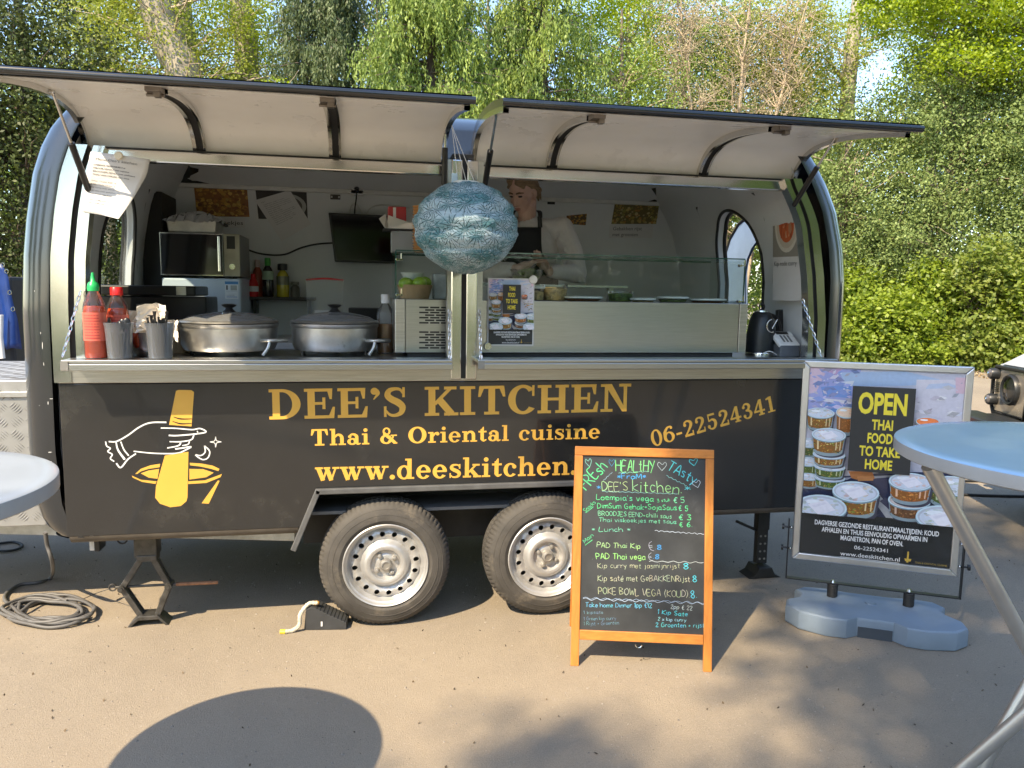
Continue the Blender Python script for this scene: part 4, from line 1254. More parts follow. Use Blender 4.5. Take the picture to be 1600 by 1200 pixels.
def weeping_conifer(name, label, base, H, Rb, mat, seed, nbr=150, group=None):
    rng = np.random.default_rng(seed)
    t = thing(name, label, 'tree', base, group); b0 = np.array(base)
    tubes_object('trunk', [(wob(b0, b0 + np.array([.1, 0, H]), 12, .03, rng), np.linspace(.26, .03, 12))], m_bark_d, t, 9)
    br = []; cen = []; tn = []; var = []
    for i in range(nbr):
        z = H * rng.uniform(.02, .98) ; R = Rb * (1 - (z / H) ** 1.3) * rng.uniform(.75, 1.1) + .25
        a = rng.uniform(0, 2 * PI)
        e = b0 + np.array([R * math.cos(a), R * math.sin(a), max(.2, z - .12 * R)])
        P = wob(b0 + np.array([0, 0, z * .98 + .1]), e, 8, .05, rng, sag=-.12)
        br.append((P, np.linspace(.028, .006, 8)))
        vb = rng.uniform(.0, .6)
        ns = int(10 + 11 * R)
        for s in range(ns):
            k = rng.uniform(.25, 1) * 7; k0 = int(min(6, k)); p = P[k0] + (P[k0 + 1] - P[k0]) * (k - k0)
            p = p + rng.normal(size=3) * np.array([.16, .16, .05])
            ln = rng.uniform(.25, .85); drift = rng.normal(size=2) * .10
            m = int(ln / .028)
            q = np.linspace(0, 1, m)[:, None]
            S = p + q * np.array([drift[0], drift[1], -ln]) + rng.normal(size=(m, 3)) * np.array([.035, .035, .02])
            cen.append(S); d = np.array([drift[0] / ln * .6, drift[1] / ln * .6, -1.0]); tn.append(np.tile(d, (m, 1)))
            var.append(np.full(m, vb) + .35 * q[:, 0] + rng.uniform(-.1, .15, m))
    tubes_object('branch', br, m_bark_d, t, 4)
    cen = np.concatenate(cen); tn = np.concatenate(tn); var = np.concatenate(var)
    ok = cen[:, 2] > .05
    leaf_object('crown', cen[ok], .115, .036, var[ok], rng, mat, t, tan=tn[ok], jit=.38)
    return t

lf_holly = leaf_mat('holly_leaf', (.105, .155, .042), (.300, .370, .125), rough=.55, trans=.25, spec=.3)
lf_dark = leaf_mat('dark_evergreen_leaf', (.028, .042, .012), (.105, .130, .034), rough=.5, trans=.18, spec=.25)
lf_spring = leaf_mat('young_beech_leaf', (.20, .29, .022), (.40, .47, .045), rough=.5, trans=.5)
lf_sparse = leaf_mat('opening_leaf', (.21, .25, .042), (.41, .45, .08), rough=.55, trans=.45)
lf_con = leaf_mat('conifer_spray', (.088, .148, .028), (.300, .385, .072), rough=.55, trans=.25)
lf_con_d = leaf_mat('conifer_spray_dark', (.050, .078, .030), (.150, .190, .070), rough=.55, trans=.22)
lf_shrub = leaf_mat('shrub_leaf', (.130, .205, .022), (.360, .430, .055), rough=.45, trans=.45)
lf_olive = leaf_mat('olive_leaf', (.140, .215, .036), (.350, .445, .095), rough=.45, trans=.3)
lf_tan = leaf_mat('tan_bud', (.34, .29, .16), (.50, .44, .26), rough=.7, trans=.3)
lf_dry = leaf_mat('dry_leaf', (.18, .115, .055), (.42, .30, .16), rough=.8, trans=.15)
lf_low = leaf_mat('low_plant_leaf', (.13, .20, .03), (.30, .33, .07), rough=.5, trans=.45)

def V3(v): return (v.x, v.y, v.z)
# dark evergreen on the left, near the end of the trailer
broad_tree('evergreen_tree', 'dark glossy evergreen tree at the left beside the trailer end', V3(TP(40, 15.5)), [(0, 0, 0, .22), (.1, 0, 2.5, .18), (.2, .1, 5, .12), (.1, .1, 8.6, .03)],
           [(-.6, 0, 6.2, 2.0, 1.8, 2.6), (.7, -.3, 5.0, 1.9, 1.7, 1.9), (-1.0, -.2, 3.4, 1.8, 1.6, 2.2), (-.8, -.6, 1.5, 1.9, 1.4, 1.5), (-2.4, 0, 4.4, 1.5, 1.5, 2.6), (1.3, .4, 3.4, 1.5, 1.3, 1.8), (.6, -.2, 1.6, 1.4, 1.2, 1.5)], 900, 52, .42, (.085, .050), lf_dark, 1)
broad_tree('evergreen_tree', 'second dark evergreen tree at the left edge with thinner top', V3(TP(-190, 18)), [(0, 0, 0, .22), (0, 0, 3, .16), (.2, 0, 9, .04)],
           [(0, 0, 5, 2.4, 2.0, 3.6), (.6, 0, 2.2, 2.3, 1.8, 2.2), (.9, 0, 7.8, 1.3, 1.2, 1.4)], 460, 46, .45, (.095, .055), lf_dark, 2)
# tall beeches with pale trunks and opening leaves
def trunk_px(pts, D, base):
    out = []
    for px, py, r in pts:
        g_ = TP(px, D); out.append((g_.x - base.x, g_.y - base.y, up_px(py, px, D), r))
    return out
b = TP(318, 20)
broad_tree('beech_tree', 'tall beech with a thick pale leaning trunk behind the left hatch', V3(b), [(0, 0, 0, .62)] + trunk_px([(305, 170, .46), (285, 100, .42), (264, 40, .40), (245, -20, .36), (215, -120, .28), (200, -260, .10)], 20, b),
           [(-1.2, 0, 6.9, 1.9, 1.6, 1.3), (-.2, .2, 9.2, 2.6, 2.2, 1.6), (1.3, .4, 6.6, 1.6, 1.6, 1.5), (-.2, -.8, 5.0, 1.6, 1.2, 1.0), (-2.2, 0, 8.0, 1.5, 1.4, 1.3), (-1.6, -.3, 5.2, 1.4, 1.2, 1.1)], 420, 34, .42, (.075, .055), lf_sparse, 3, bark=m_bark_g, twigs=2)
b = TP(312, 22)
broad_tree('beech_tree', 'slimmer straight beech trunk right of the leaning one', V3(b), [(0, 0, 0, .34)] + trunk_px([(309, 160, .27), (303, 60, .25), (296, -40, .21), (300, -240, .08)], 22, b),
           [(.8, .6, 8.4, 1.8, 1.6, 2.0), (-.4, .8, 6.4, 1.5, 1.4, 1.2), (.5, .5, 5.4, 1.3, 1.2, 1.0)], 210, 32, .4, (.075, .055), lf_sparse, 4, bark=m_bark_g, twigs=2)
b = TP(396, 22)
broad_tree('beech_tree', 'pale upright beech trunk left of the weeping conifer', V3(b), [(0, 0, 0, .42)] + trunk_px([(397, 150, .33), (391, 60, .30), (384, -30, .27), (380, -240, .09)], 22, b),
           [(-.6, 0, 7.4, 1.6, 1.4, 1.6), (.6, -.3, 5.5, 1.4, 1.2, 1.2), (.3, -.6, 8.8, 1.7, 1.5, 1.2), (-.4, .4, 6.0, 1.6, 1.4, 1.3)], 280, 34, .42, (.075, .055), lf_spring, 5, bark=m_bark_g, twigs=2)
b = TP(455, 17.5)
broad_tree('maple_sapling', 'thin sapling with yellow leaf clusters and pale bare twigs above the left hatch', V3(b), [(0, 0, 0, .07), (-.1, 0, 3, .05), (-.35, 0, 6, .02)],
           [(-.45, 0, 5.3, .85, .6, .7), (.25, 0, 5.8, .7, .5, .5), (-.2, 0, 4.8, .7, .5, .35)], 70, 26, .15, (.07, .06), lf_spring, 6, bark=m_twig, twigs=4)
# conifers with hanging sprays
weeping_conifer('weeping_conifer', 'weeping conifer with dark bluish hanging sprays behind the left hatch', V3(TP(520, 20)), 12.0, 2.7, lf_con_d, 7, 230)
weeping_conifer('weeping_conifer', 'weeping conifer with bright yellow green sprays behind the gap between hatches', V3(TP(668, 18.5)), 11.5, 2.8, lf_con, 8, 270)
weeping_conifer('weeping_conifer', 'weeping conifer behind the right hatch, next to the dappled olive tree', V3(TP(835, 19.5)), 12.0, 2.7, lf_con, 9, 250)
# mixed light tree, bare tan tree, holly, spring beech
b = TP(955, 21)
broad_tree('dappled_tree', 'olive green small leaved tree between conifer and bare tan tree', V3(b), [(0, 0, 0, .16), (.1, 0, 4, .10), (0, 0, 9, .03)],
           [(0, 0, 5.4, 1.6, 1.4, 1.6), (.3, 0, 3.6, 1.7, 1.5, 1.5), (-.5, 0, 7.4, 1.4, 1.3, 1.4), (.9, .3, 7.0, 1.2, 1.2, 1.3), (.2, .2, 1.8, 1.6, 1.4, 1.4)], 420, 40, .34, (.075, .045), lf_olive, 10, twigs=1)
b = TP(965, 22.5)
broad_tree('spring_tree', 'tall tree with yellow spring leaves above the olive one', V3(b), [(0, 0, 0, .2), (.1, 0, 5, .13), (0, 0, 11, .03)],
           [(-.1, 0, 8.4, 1.6, 1.4, 1.3), (-1.6, 0, 9.1, 1.5, 1.2, 1.1), (-.6, 0, 10.2, 1.6, 1.2, 1.0)], 230, 38, .34, (.08, .06), lf_spring, 11, bark=m_bark_g)
b = TP(1120, 22)
t_ = broad_tree('bare_tree', 'bare tan twiggy tree with several pale stems behind the right hatch', V3(b), [[(0, 0, 0, .10), (.1, 0, 3.5, .075), (.3, 0, 6.5, .05), (.5, 0, 10.5, .012)], [(-.4, 0, 0, .08), (-.7, 0, 4, .055), (-1.2, 0, 7.5, .03), (-1.6, 0, 10, .01)], [(.6, 0, 0, .08), (1.0, 0, 4, .055), (1.6, 0, 7.5, .03), (2.3, 0, 10, .01)]],
           [(-.8, 0, 7.2, 1.6, 1.4, 2.2), (.9, 0, 7.4, 1.7, 1.4, 2.2), (.1, 0, 4.6, 2.0, 1.4, 1.6), (.2, 0, 9.4, 1.9, 1.3, 1.2), (-1.8, 0, 8.6, 1.2, 1.1, 1.6), (2.0, 0, 8.4, 1.4, 1.2, 1.8)], 620, 13, .40, (.060, .034), lf_tan, 12, bark=m_twig, twigs=9)
b = TP(1130, 24.5)
broad_tree('dappled_tree', 'pale olive tree showing through the bare tan twigs', V3(b), [(0, 0, 0, .14), (0, 0, 4, .09), (.2, 0, 8, .03)],
           [(-.9, 0, 4.4, 1.7, 1.4, 1.8), (1.2, 0, 4.2, 1.8, 1.4, 1.8), (.9, 0, 6.8, 1.3, 1.2, 1.2), (-1.0, .4, 6.9, 1.3, 1.2, 1.3), (2.3, 0, 6.0, 1.3, 1.2, 1.4), (.2, .6, 8.6, 1.7, 1.2, 1.0), (0, 0, 2.2, 2.2, 1.4, 1.8)], 480, 38, .36, (.075, .05), lf_olive, 13)
b = TP(1305, 26)
broad_tree('beech_tree', 'distant pale beech trunk in the sky gap right of centre', V3(b), [(0, 0, 0, .30)] + trunk_px([(1300, 150, .24), (1303, 60, .22), (1310, -10, .2), (1330, -160, .08)], 26, b),
           [(-1.2, 0, 9.4, 1.7, 1.5, 1.2), (1.2, .4, 10.8, 1.9, 1.5, 1.0), (-.9, 0, 6.4, 1.4, 1.2, 1.1), (1.6, 0, 7.0, 1.5, 1.3, 1.2), (-1.8, 0, 8.2, 1.4, 1.2, 1.2)], 300, 34, .4, (.08, .06), lf_sparse, 14, bark=m_bark_g, twigs=3)
for (px, D, lab, mt_, blobs, nc, sd) in ((1050, 25, 'tall green tree closing the canopy behind the bare tan tree', lf_olive, [(0, 0, 7.6, 2.0, 1.6, 2.2), (-.4, 0, 10.0, 2.0, 1.5, 1.6), (1.4, 0, 9.2, 1.6, 1.4, 1.6)], 330, 41),
                                         (1215, 24.5, 'tall yellow green tree between the bare tan tree and the sky gap', lf_sparse, [(0, 0, 7.0, 1.6, 1.4, 2.0), (-.5, 0, 9.6, 1.9, 1.5, 1.6)], 280, 42),
                                         (1430, 24, 'tall spring green tree rising behind the large holly', lf_spring, [(0, 0, 7.4, 1.9, 1.5, 1.6), (.6, 0, 9.4, 1.8, 1.5, 1.5), (-.4, 0, 11.0, 1.6, 1.3, 1.0)], 300, 43),
                                         (175, 21, 'leafy spring tree filling in left of the leaning beech trunk', lf_sparse, [(0, 0, 7.2, 1.7, 1.4, 1.7), (.3, 0, 9.6, 1.9, 1.5, 1.4), (-.6, 0, 5.4, 1.5, 1.3, 1.2)], 260, 44),
                                         (590, 23.5, 'dark green tree glimpsed between the two nearer conifers', lf_con_d, [(0, 0, 6, 1.8, 1.5, 3.0), (0, 0, 10, 1.6, 1.4, 2.4)], 260, 45),
                                         (755, 23, 'green tree filling the dip between the bright conifers', lf_olive, [(0, 0, 6, 1.8, 1.5, 3.0), (0, 0, 10, 1.7, 1.4, 2.2)], 260, 46)):
    broad_tree('background_tree', lab, V3(TP(px, D)), [(0, 0, 0, .18), (.1, 0, 5, .12), (0, 0, 10, .03)], blobs, nc, 36, .42, (.10, .07), mt_, sd, bark=m_bark_g, twigs=1)
for (px, D, lab, blobs, nc, sd) in ((1300, 20.5, 'grey green holly bush just right of the trailer', [(0, 0, 1.7, 1.8, 1.5, 1.7), (-.2, 0, 3.6, 1.7, 1.4, 1.5), (.8, 0, 4.9, 1.2, 1.2, 1.1), (-1.3, .2, 4.4, 1.4, 1.2, 1.2), (.2, .3, 6.2, 1.2, 1.1, 1.0), (1.5, .3, 3.4, 1.2, 1.2, 1.4)], 480, 15),
                                    (1460, 20.0, 'large grey green holly with glinting leaves, middle of the right side', [(0, 0, 2.6, 2.0, 1.6, 2.2), (.3, 0, 5.0, 1.9, 1.5, 1.7), (-.7, 0, 6.1, 1.1, 1.1, 1.1), (1.3, .2, 6.0, 1.3, 1.3, 1.3), (.2, .3, 7.4, 1.3, 1.2, 1.0), (-1.3, 0, 3.6, 1.3, 1.2, 1.5)], 640, 16),
                                    (1640, 19.0, 'tall holly at the right edge', [(0, 0, 2.6, 2.0, 1.6, 2.2), (-.3, 0, 5.2, 1.9, 1.5, 1.9)], 420, 17)):
    broad_tree('holly_tree', lab, V3(TP(px, D)), [(0, 0, 0, .14), (.1, 0, 3, .1), (0, 0, 6, .03)], blobs, nc, 50, .36, (.085, .052), lf_holly, sd, twigs=1)
b = TP(1590, 20.5)
broad_tree('beech_tree', 'beech at the top right with bright yellow green leaf sprays', V3(b), [(0, 0, 0, .3), (.1, 0, 5, .22), (-.2, 0, 9, .12), (-.4, 0, 12, .03)],
           [(-.6, -.8, 8.3, 2.0, 1.5, .9), (-2.6, -.8, 8.6, 1.6, 1.3, .7), (.4, -1.0, 6.8, 1.4, 1.2, .9), (-3.6, -.4, 9.7, 1.6, 1.3, .6), (-1.6, -1.1, 7.2, 1.2, .9, .5), (.8, -1, 5.4, .9, .9, .7), (-4.4, -.2, 8.6, 1.3, 1.2, .7), (-1.2, -.6, 9.9, 2.2, 1.5, .8), (-3.0, -.9, 7.3, 1.1, .9, .5), (-5.0, 0, 10.0, 1.4, 1.2, .7)], 640, 44, .34, (.085, .065), lf_spring, 18, bark=m_bark_g, nrm_up=1.0)
# low bright shrubs in front of the hollies
for (px, D, h, w, lab, sd, mt) in ((1385, 18.6, 1.9, 1.25, 'rounded bright green shrub just right of the trailer post', 21, lf_shrub), (1452, 19.2, 2.6, 1.3, 'taller bright green shrub behind the sign board', 22, lf_shrub),
                                   (1535, 18.4, 3.1, 1.25, 'tallest yellow green shrub at the right', 23, lf_low), (1610, 18.0, 2.5, 1.2, 'broad green shrub at the right edge above the vehicle', 24, lf_shrub), (1330, 19.6, 2.6, 1.0, 'narrow green shrub half hidden by the trailer end', 25, lf_shrub)):
    broad_tree('shrub', lab, V3(TP(px, D)), [[(0, 0, 0, .03), (.1, 0, h * .5, .02), (.2, 0, h * .9, .008)], [(-.2, 0, 0, .03), (-.4, 0, h * .5, .02), (-.5, 0, h * .8, .008)]],
               [(0, 0, h * .42, w, w * .8, h * .5), (-.3, -.2, h * .72, w * .6, w * .6, h * .28), (.45, 0, h * .62, w * .55, w * .5, h * .3), (0, -.5, h * .2, w * 1.05, w * .6, h * .22)], 210, 34, .25, (.105, .085), mt, sd, nrm_up=1.1, branch=True, cat='shrub')
# shaded plants and logs at the left edge
broad_tree('shrub', 'small leafy plant on the ground left of the trailer', V3(TP(22, 13.5)), [(0, 0, 0, .02), (0, 0, .3, .008)], [(0, 0, .35, .5, .4, .4)], 40, 30, .16, (.09, .07), lf_shrub, 26, branch=False, nrm_up=1.0, cat='plant')
lo_ = thing('log_pile', 'cut logs lying on the ground beyond the left end of the trailer', 'logs', V3(TP(20, 14.5)))
q = TP(20, 14.5)
for k, (dx, dy, dz, r, ln) in enumerate(((-.6, 0, .13, .13, 1.5), (.3, .3, .15, .15, 1.3), (-.1, .15, .36, .12, 1.4), (.7, -.3, .10, .10, 1.0))):
    mb = MB(); c = q + Vector((dx, dy, dz)); mb.cyl(c - Vector((ln / 2, .1, 0)), c + Vector((ln / 2, -.1, .02)), r, r * .9, 12)
    part('log', mb, m_bark_d, lo_, smooth=40)

# woods behind and low growth: masses nobody could count
rng = np.random.default_rng(77)
def scatter_px(n, px0, px1, D0, D1, zf, rng):
    px = rng.uniform(px0, px1, n); D = rng.uniform(D0, D1, n)
    fh = np.array([_f.x, _f.y]) / math.hypot(_f.x, _f.y); rh = np.array([fh[1], -fh[0]])
    xy = np.array([CAM.x, CAM.y]) + fh * D[:, None] + rh * (D * (px - 800) / F_PX)[:, None]
    return np.column_stack([xy, zf(px, D, rng)])
cl = scatter_px(4300, -700, 2300, 27, 33, lambda px, D, r: r.uniform(0, 1, len(px)) ** .92 * (9.4 + 1.3 * np.sin(px * .013) + .9 * np.sin(px * .041) - 2.6 * np.exp(-((px - 1345) / 45) ** 2)), rng)
pos = np.repeat(cl, 40, axis=0) + rng.normal(size=(4300 * 40, 3)) * np.array([.46, .46, .38])
pos = pos[pos[:, 2] > .02]
w_ = leaf_object('far_wood', pos, .15, .10, rng.uniform(0, 1, len(pos)), rng, lf_olive, None, nrm=np.tile([0, -.4, .5], (len(pos), 1)), jit=.8)
tag(w_, kind='stuff')
cl = scatter_px(3000, -800, 2400, 34, 39, lambda px, D, r: r.uniform(0, 1, len(px)) * (9.6 + 1.2 * np.sin(px * .017 + 1) - 3.0 * np.exp(-((px - 1345) / 45) ** 2)), rng)
pos = np.repeat(cl, 30, axis=0) + rng.normal(size=(3000 * 30, 3)) * np.array([.6, .6, .5]); pos = pos[pos[:, 2] > .02]
w_ = leaf_object('far_wood', pos, .30, .21, rng.uniform(0, .7, len(pos)), rng, lf_olive, None, nrm=np.tile([0, -.5, .4], (len(pos), 1)), jit=.7)
tag(w_, kind='stuff')
cl = scatter_px(520, 1240, 1900, 17.6, 20.5, lambda px, D, r: .02 + r.uniform(0, 1, len(px)) * .42 * np.clip((D - 17.4) / 1.4, 0, 1), rng)
pos = np.repeat(cl, 40, axis=0) + rng.normal(size=(520 * 40, 3)) * np.array([.26, .26, .09]); pos[:, 2] = np.abs(pos[:, 2]) + .01
gc = leaf_object('ground_cover', pos, .085, .06, rng.uniform(0, 1, len(pos)), rng, lf_low, None, nrm=np.tile([0, -.2, 1.0], (len(pos), 1)), jit=.5); tag(gc, kind='stuff')
cl = scatter_px(700, -500, 1240, 16.5, 22, lambda px, D, r: .02 + r.uniform(0, 1, len(px)) * .6 * np.clip((D - 16.5) / 3, 0, 1), rng)
pos = np.repeat(cl, 26, axis=0) + rng.normal(size=(700 * 26, 3)) * np.array([.3, .3, .15]); pos[:, 2] = np.abs(pos[:, 2]) + .01
gc = leaf_object('undergrowth', pos, .10, .07, rng.uniform(0, 1, len(pos)), rng, lf_olive, None, nrm=np.tile([0, -.2, 1.0], (len(pos), 1)), jit=.5); tag(gc, kind='stuff')
pos = scatter_px(9000, -700, 1900, 15.9, 19.2, lambda px, D, r: .006 + r.uniform(0, .03, len(px)), rng)
dl = leaf_object('dry_leaves', pos, .075, .05, rng.uniform(0, 1, len(pos)), rng, lf_dry, None, nrm=np.tile([0, 0, 1.0], (len(pos), 1)), jit=.35); tag(dl, kind='stuff')
pos = np.column_stack([rng.uniform(-4, 6, 1100), rng.uniform(-2.6, 4, 1100), np.full(1100, .004)])
dl = leaf_object('fallen_bits', pos, .016, .008, rng.uniform(0, 1, len(pos)), rng, leaf_mat('dark_bits', (.03, .024, .016), (.16, .11, .06), rough=.8, trans=.1), None, nrm=np.tile([0, 0, 1.0], (len(pos), 1)), jit=.3); tag(dl, kind='stuff')
# loose grit on the asphalt
gm = MB(); rr = random.Random(5)
for i in range(2600):
    x = rr.uniform(-2.6, 4.2); y = rr.uniform(-2.3, 1.2) if i < 2100 else rr.uniform(1.2, 8)
    s = rr.choice((.0022, .003, .003, .004, .0055)) * rr.uniform(.8, 1.3); a = rr.uniform(0, PI)
    c, d = math.cos(a) * s, math.sin(a) * s
    gm.add([(x - c, y - d, .0), (x + d, y - c, .0), (x + c, y + d, .0), (x - d, y + c, .0), (x, y, s * .9)], [(0, 1, 4), (1, 2, 4), (2, 3, 4), (3, 0, 4)])
tag(part('grit', gm, M('grit_stone', (.22, .19, .155), .85, var=.6, scale=40), smooth=None, fix=False), kind='stuff')

# ------------------------------------------------------------------ trees behind the viewpoint: the one that shades the right of the picture, and its neighbours
def shade_pt(gx, gy, h):
    """crown position at height h whose shadow falls on (gx, gy)"""
    return (gx + SUN_TO.x / SUN_TO.z * h, gy + SUN_TO.y / SUN_TO.z * h, h)
sb = Vector((-8.2, -12.2, 0))
bl = []
for gx, gy, h, r, rz in ((4.6, -1.1, 13.5, 1.5, 1.0), (5.4, -.6, 14.2, 1.3, 1.0), (3.5, -2.0, 13.2, 1.35, .8), (2.95, .05, 13.0, .85, .5), (3.6, 1.0, 13.8, 1.1, .7), (2.45, .85, 14.0, .7, .5), (5.2, -3.0, 15, 1.8, 1.2), (6.6, -2.2, 15.2, 1.6, 1.2),
                         (2.1, -1.75, 13.0, .7, .4), (2.8, -1.2, 13.6, .7, .45), (1.35, -2.2, 13.2, .5, .3), (1.1, -1.75, 13.4, .45, .35), (.55, -1.35, 13.6, .28, .25), (1.45, -1.05, 13.2, .26, .25), (2.1, -.75, 13.1, .36, .3), (1.6, .9, 13.5, .32, .3)):
    p = shade_pt(gx, gy, h); bl.append((p[0] - sb.x, p[1] - sb.y, p[2], r, r, rz))
broad_tree('lime_tree', 'broad leafed tree behind the viewpoint that throws dappled shade', V3(sb), [(0, 0, 0, .35), (.1, .2, 5, .29), (.9, 1.2, 10, .20), (1.6, 2.2, 14.5, .06)], bl, 520, 44, .36, (.12, .095), lf_spring, 31, bark=m_bark_g, nrm_up=1.0, dens=1.6)
bt0 = broad_tree('broadleaf_tree', 'green broadleaf tree standing behind the viewpoint', (6.5, -15, 0), [(0, 0, 0, .3), (.1, 0, 4, .2), (0, 0, 9, .05)],
                 [(0, 0, 6.5, 3.0, 3.0, 2.8), (.8, .5, 3.4, 2.6, 2.4, 1.9), (-1.2, -.2, 4.2, 2.2, 2.2, 2.0), (0, 0, 1.4, 2.6, 2.2, 1.3)], 300, 34, .6, (.22, .16), lf_olive, 32, group='trees behind the viewpoint', branch=False, dens=1)
for k, (x, y) in enumerate(((14, -11), (0.5, -19), (20, -3), (-19, 1), (11, -19), (-5, -24), (-14, -23), (-23, -17), (-26, -7), (24, 5), (17, -20), (3, -27), (-9.5, -17), (10.5, -14), (-2, -18))):
    dup_tree(bt0, (x, y, 0), rotz=k * 1.1)
# ------------------------------------------------------------------ printed matter
def clip_poly(pts, x0, y0, x1, y1):
    def cl(P, ins, inter):
        out = []
        for i in range(len(P)):
            a, b = P[i - 1], P[i]
            if ins(b):
                if not ins(a): out.append(inter(a, b))
                out.append(b)
            elif ins(a): out.append(inter(a, b))
        return out
    def ix(x): return lambda a, b: (x, a[1] + (b[1] - a[1]) * (x - a[0]) / ((b[0] - a[0]) or 1e-9))
    def iy(y): return lambda a, b: (a[0] + (b[0] - a[0]) * (y - a[1]) / ((b[1] - a[1]) or 1e-9), y)
    for ins, it in ((lambda p: p[0] >= x0, ix(x0)), (lambda p: p[0] <= x1, ix(x1)), (lambda p: p[1] >= y0, iy(y0)), (lambda p: p[1] <= y1, iy(y1))):
        pts = cl(pts, ins, it)
        if len(pts) < 3: return []
    return pts

FOODS = {'mix': [(.75, .30, .05), (.80, .52, .08), (.30, .36, .06), (.55, .16, .04), (.85, .66, .22), (.12, .16, .03)], 'orange': [(.85, .30, .06), (.90, .40, .10), (.80, .22, .04)],
         'green': [(.22, .36, .06), (.40, .50, .10), (.60, .34, .10), (.10, .16, .03), (.80, .60, .20)], 'red': [(.70, .08, .03), (.80, .20, .05), (.85, .45, .10)],
         'brown': [(.45, .20, .08), (.60, .28, .10), (.35, .12, .05), (.70, .38, .18)], 'fried': [(.62, .30, .04), (.50, .20, .03), (.72, .40, .06), (.30, .11, .02), (.80, .50, .10)],
         'rice': [(.62, .48, .16), (.50, .36, .08), (.72, .60, .28), (.30, .28, .06), (.60, .28, .06), (.40, .30, .05)], 'curry': [(.70, .16, .05), (.80, .30, .12), (.55, .10, .03), (.85, .45, .25)]}
def poster_design(pr, w, h, opened, rng, texts=True):
    """unit page: u to the right, v downwards; fn of pr takes metres"""
    PB = .765
    def put(pts, col, box=(0, 0, 1, PB)):
        q = clip_poly(pts, *box)
        if q: pr.poly([(u * w, (1 - v) * h) for u, v in q], col)
    pr.rect(0, 0, w, h, (.035, .038, .042))
    put([(0, 0), (1, 0), (1, PB), (0, PB)], (.66, .66, .78))
    put([(0, 0), (.34, 0), (.30, .22), (0, .22)], (.42, .46, .82)); put([(0, 0), (.12, 0), (.05, .13), (0, .14)], (.80, .62, .76)); put([(.12, .0), (.22, .0), (.14, .06)], (.66, .45, .72))
    put([(.2, .02), (.62, .0), (.95, .05), (.6, .075), (.25, .09)], (.48, .62, .86)); put([(.08, .10), (.28, .08), (.29, .15), (.10, .15)], (.22, .38, .80))
    put([(.0, .155), (.29, .165), (.29, .185), (.0, .17)], (.82, .80, .88)); put([(.12, .185), (.29, .19), (.29, .24), (.10, .22)], (.16, .36, .76))
    put([(.16, .075), (.30, .06), (.29, .085)], (.82, .84, .92))
    put([(.70, .04), (1, .03), (1, .36), (.70, .36)], (.80, .77, .87)); put([(.78, .06), (.9, .05), (.98, .07), (.76, .085)], (.62, .70, .90)); put([(.94, .02), (1, .02), (1, .1), (.95, .1)], (.85, .62, .72))
    for k in range(6):
        put(ell(.10 + .022 * k, .065 - .008 * k, .006, .003, 6), (.88, .9, .95)); put(ell(.17 + .022 * k, .135 - .010 * k, .007, .004, 6), (.88, .9, .95))
    put([(0, .60), (.30, .56), (.60, .52), (1, .50), (1, PB), (0, PB)], (.045, .055, .13)); put([(0, .605), (.30, .57), (.62, .535), (.62, .545), (.3, .585), (0, .62)], (.55, .56, .66))
    put([(.30, .535), (.46, .53), (.48, .565), (.33, .58)], (.70, .26, .08)); put([(.36, .56), (.47, .55), (.47, .575), (.37, .585)], (.80, .34, .12))
    put([(.46, .66), (.52, .65), (.66, PB), (.57, PB)], (.60, .62, .68)); put([(.52, .68), (.56, .66), (.72, PB), (.66, PB)], (.09, .09, .17))
    def sp(n, x0, x1, y0, y1, cols, s0, s1, flat=.5):
        for _ in range(n):
            x, y = rng.uniform(x0, x1), rng.uniform(y0, y1); l = rng.uniform(s0, s1); t = rng.uniform(0, PI); c, s = math.cos(t) * l, math.sin(t) * l * flat
            k = rng.uniform(.6, 1.15); put([(x - c, y - s), (x + s * .6, y - c * .3), (x + c, y + s), (x - s * .6, y + c * .3)], tuple(min(1, v * k) for v in rng.choice(cols)))
    sp(70, .0, .32, .0, .22, [(.42, .46, .82), (.66, .60, .84), (.30, .40, .78), (.78, .74, .88)], .01, .05, .3)
    sp(60, .68, 1, .03, .36, [(.82, .80, .90), (.72, .74, .86), (.88, .86, .92), (.76, .70, .82)], .01, .06, .25)
    sp(26, .80, 1, .36, .48, FOODS['mix'], .01, .03); sp(40, .0, 1, .58, .76, [(.03, .04, .10), (.10, .12, .22), (.06, .06, .12)], .01, .05, .4)
    def tub(cx, cy, rx, ry, bh, kind, label=False, lidc=(.64, .69, .80)):
        body = ell(cx, cy + bh, rx * .86, ry * .8, 18, 0, 180) + [(cx - rx * .96, cy), (cx + rx * .96, cy)]
        put([(x + rx * .10, y + ry * .22) for x, y in body], (.05, .05, .08)); put(body, (.26, .34, .38))
        cols = FOODS[kind]; dk = [tuple(v * .35 for v in c) for c in cols]
        put([(cx - rx * .92, cy + bh * .14), (cx + rx * .92, cy + bh * .14)] + ell(cx, cy + bh * .82, rx * .83, ry * .75, 14, 0, 180), dk[0])
        for _ in range(int(50 + 520 * rx)):
            u = rng.uniform(-.84, .84); x = cx + u * rx; v = rng.uniform(.16, .9); y = cy + bh * v + ry * .6 * math.sqrt(max(0, 1 - u * u)) * v
            l = rx * rng.uniform(.03, .11); t = rng.uniform(0, PI); c, s = math.cos(t) * l, math.sin(t) * l * .5
            k = (1.05 - .55 * abs(u)) * (1.1 - .45 * v)
            col = rng.choice(cols if rng.random() < .8 else dk)
            put([(x - c, y - s), (x + s * .6, y - c * .3), (x + c, y + s), (x - s * .6, y + c * .3)], tuple(min(1, q * k) for q in col))
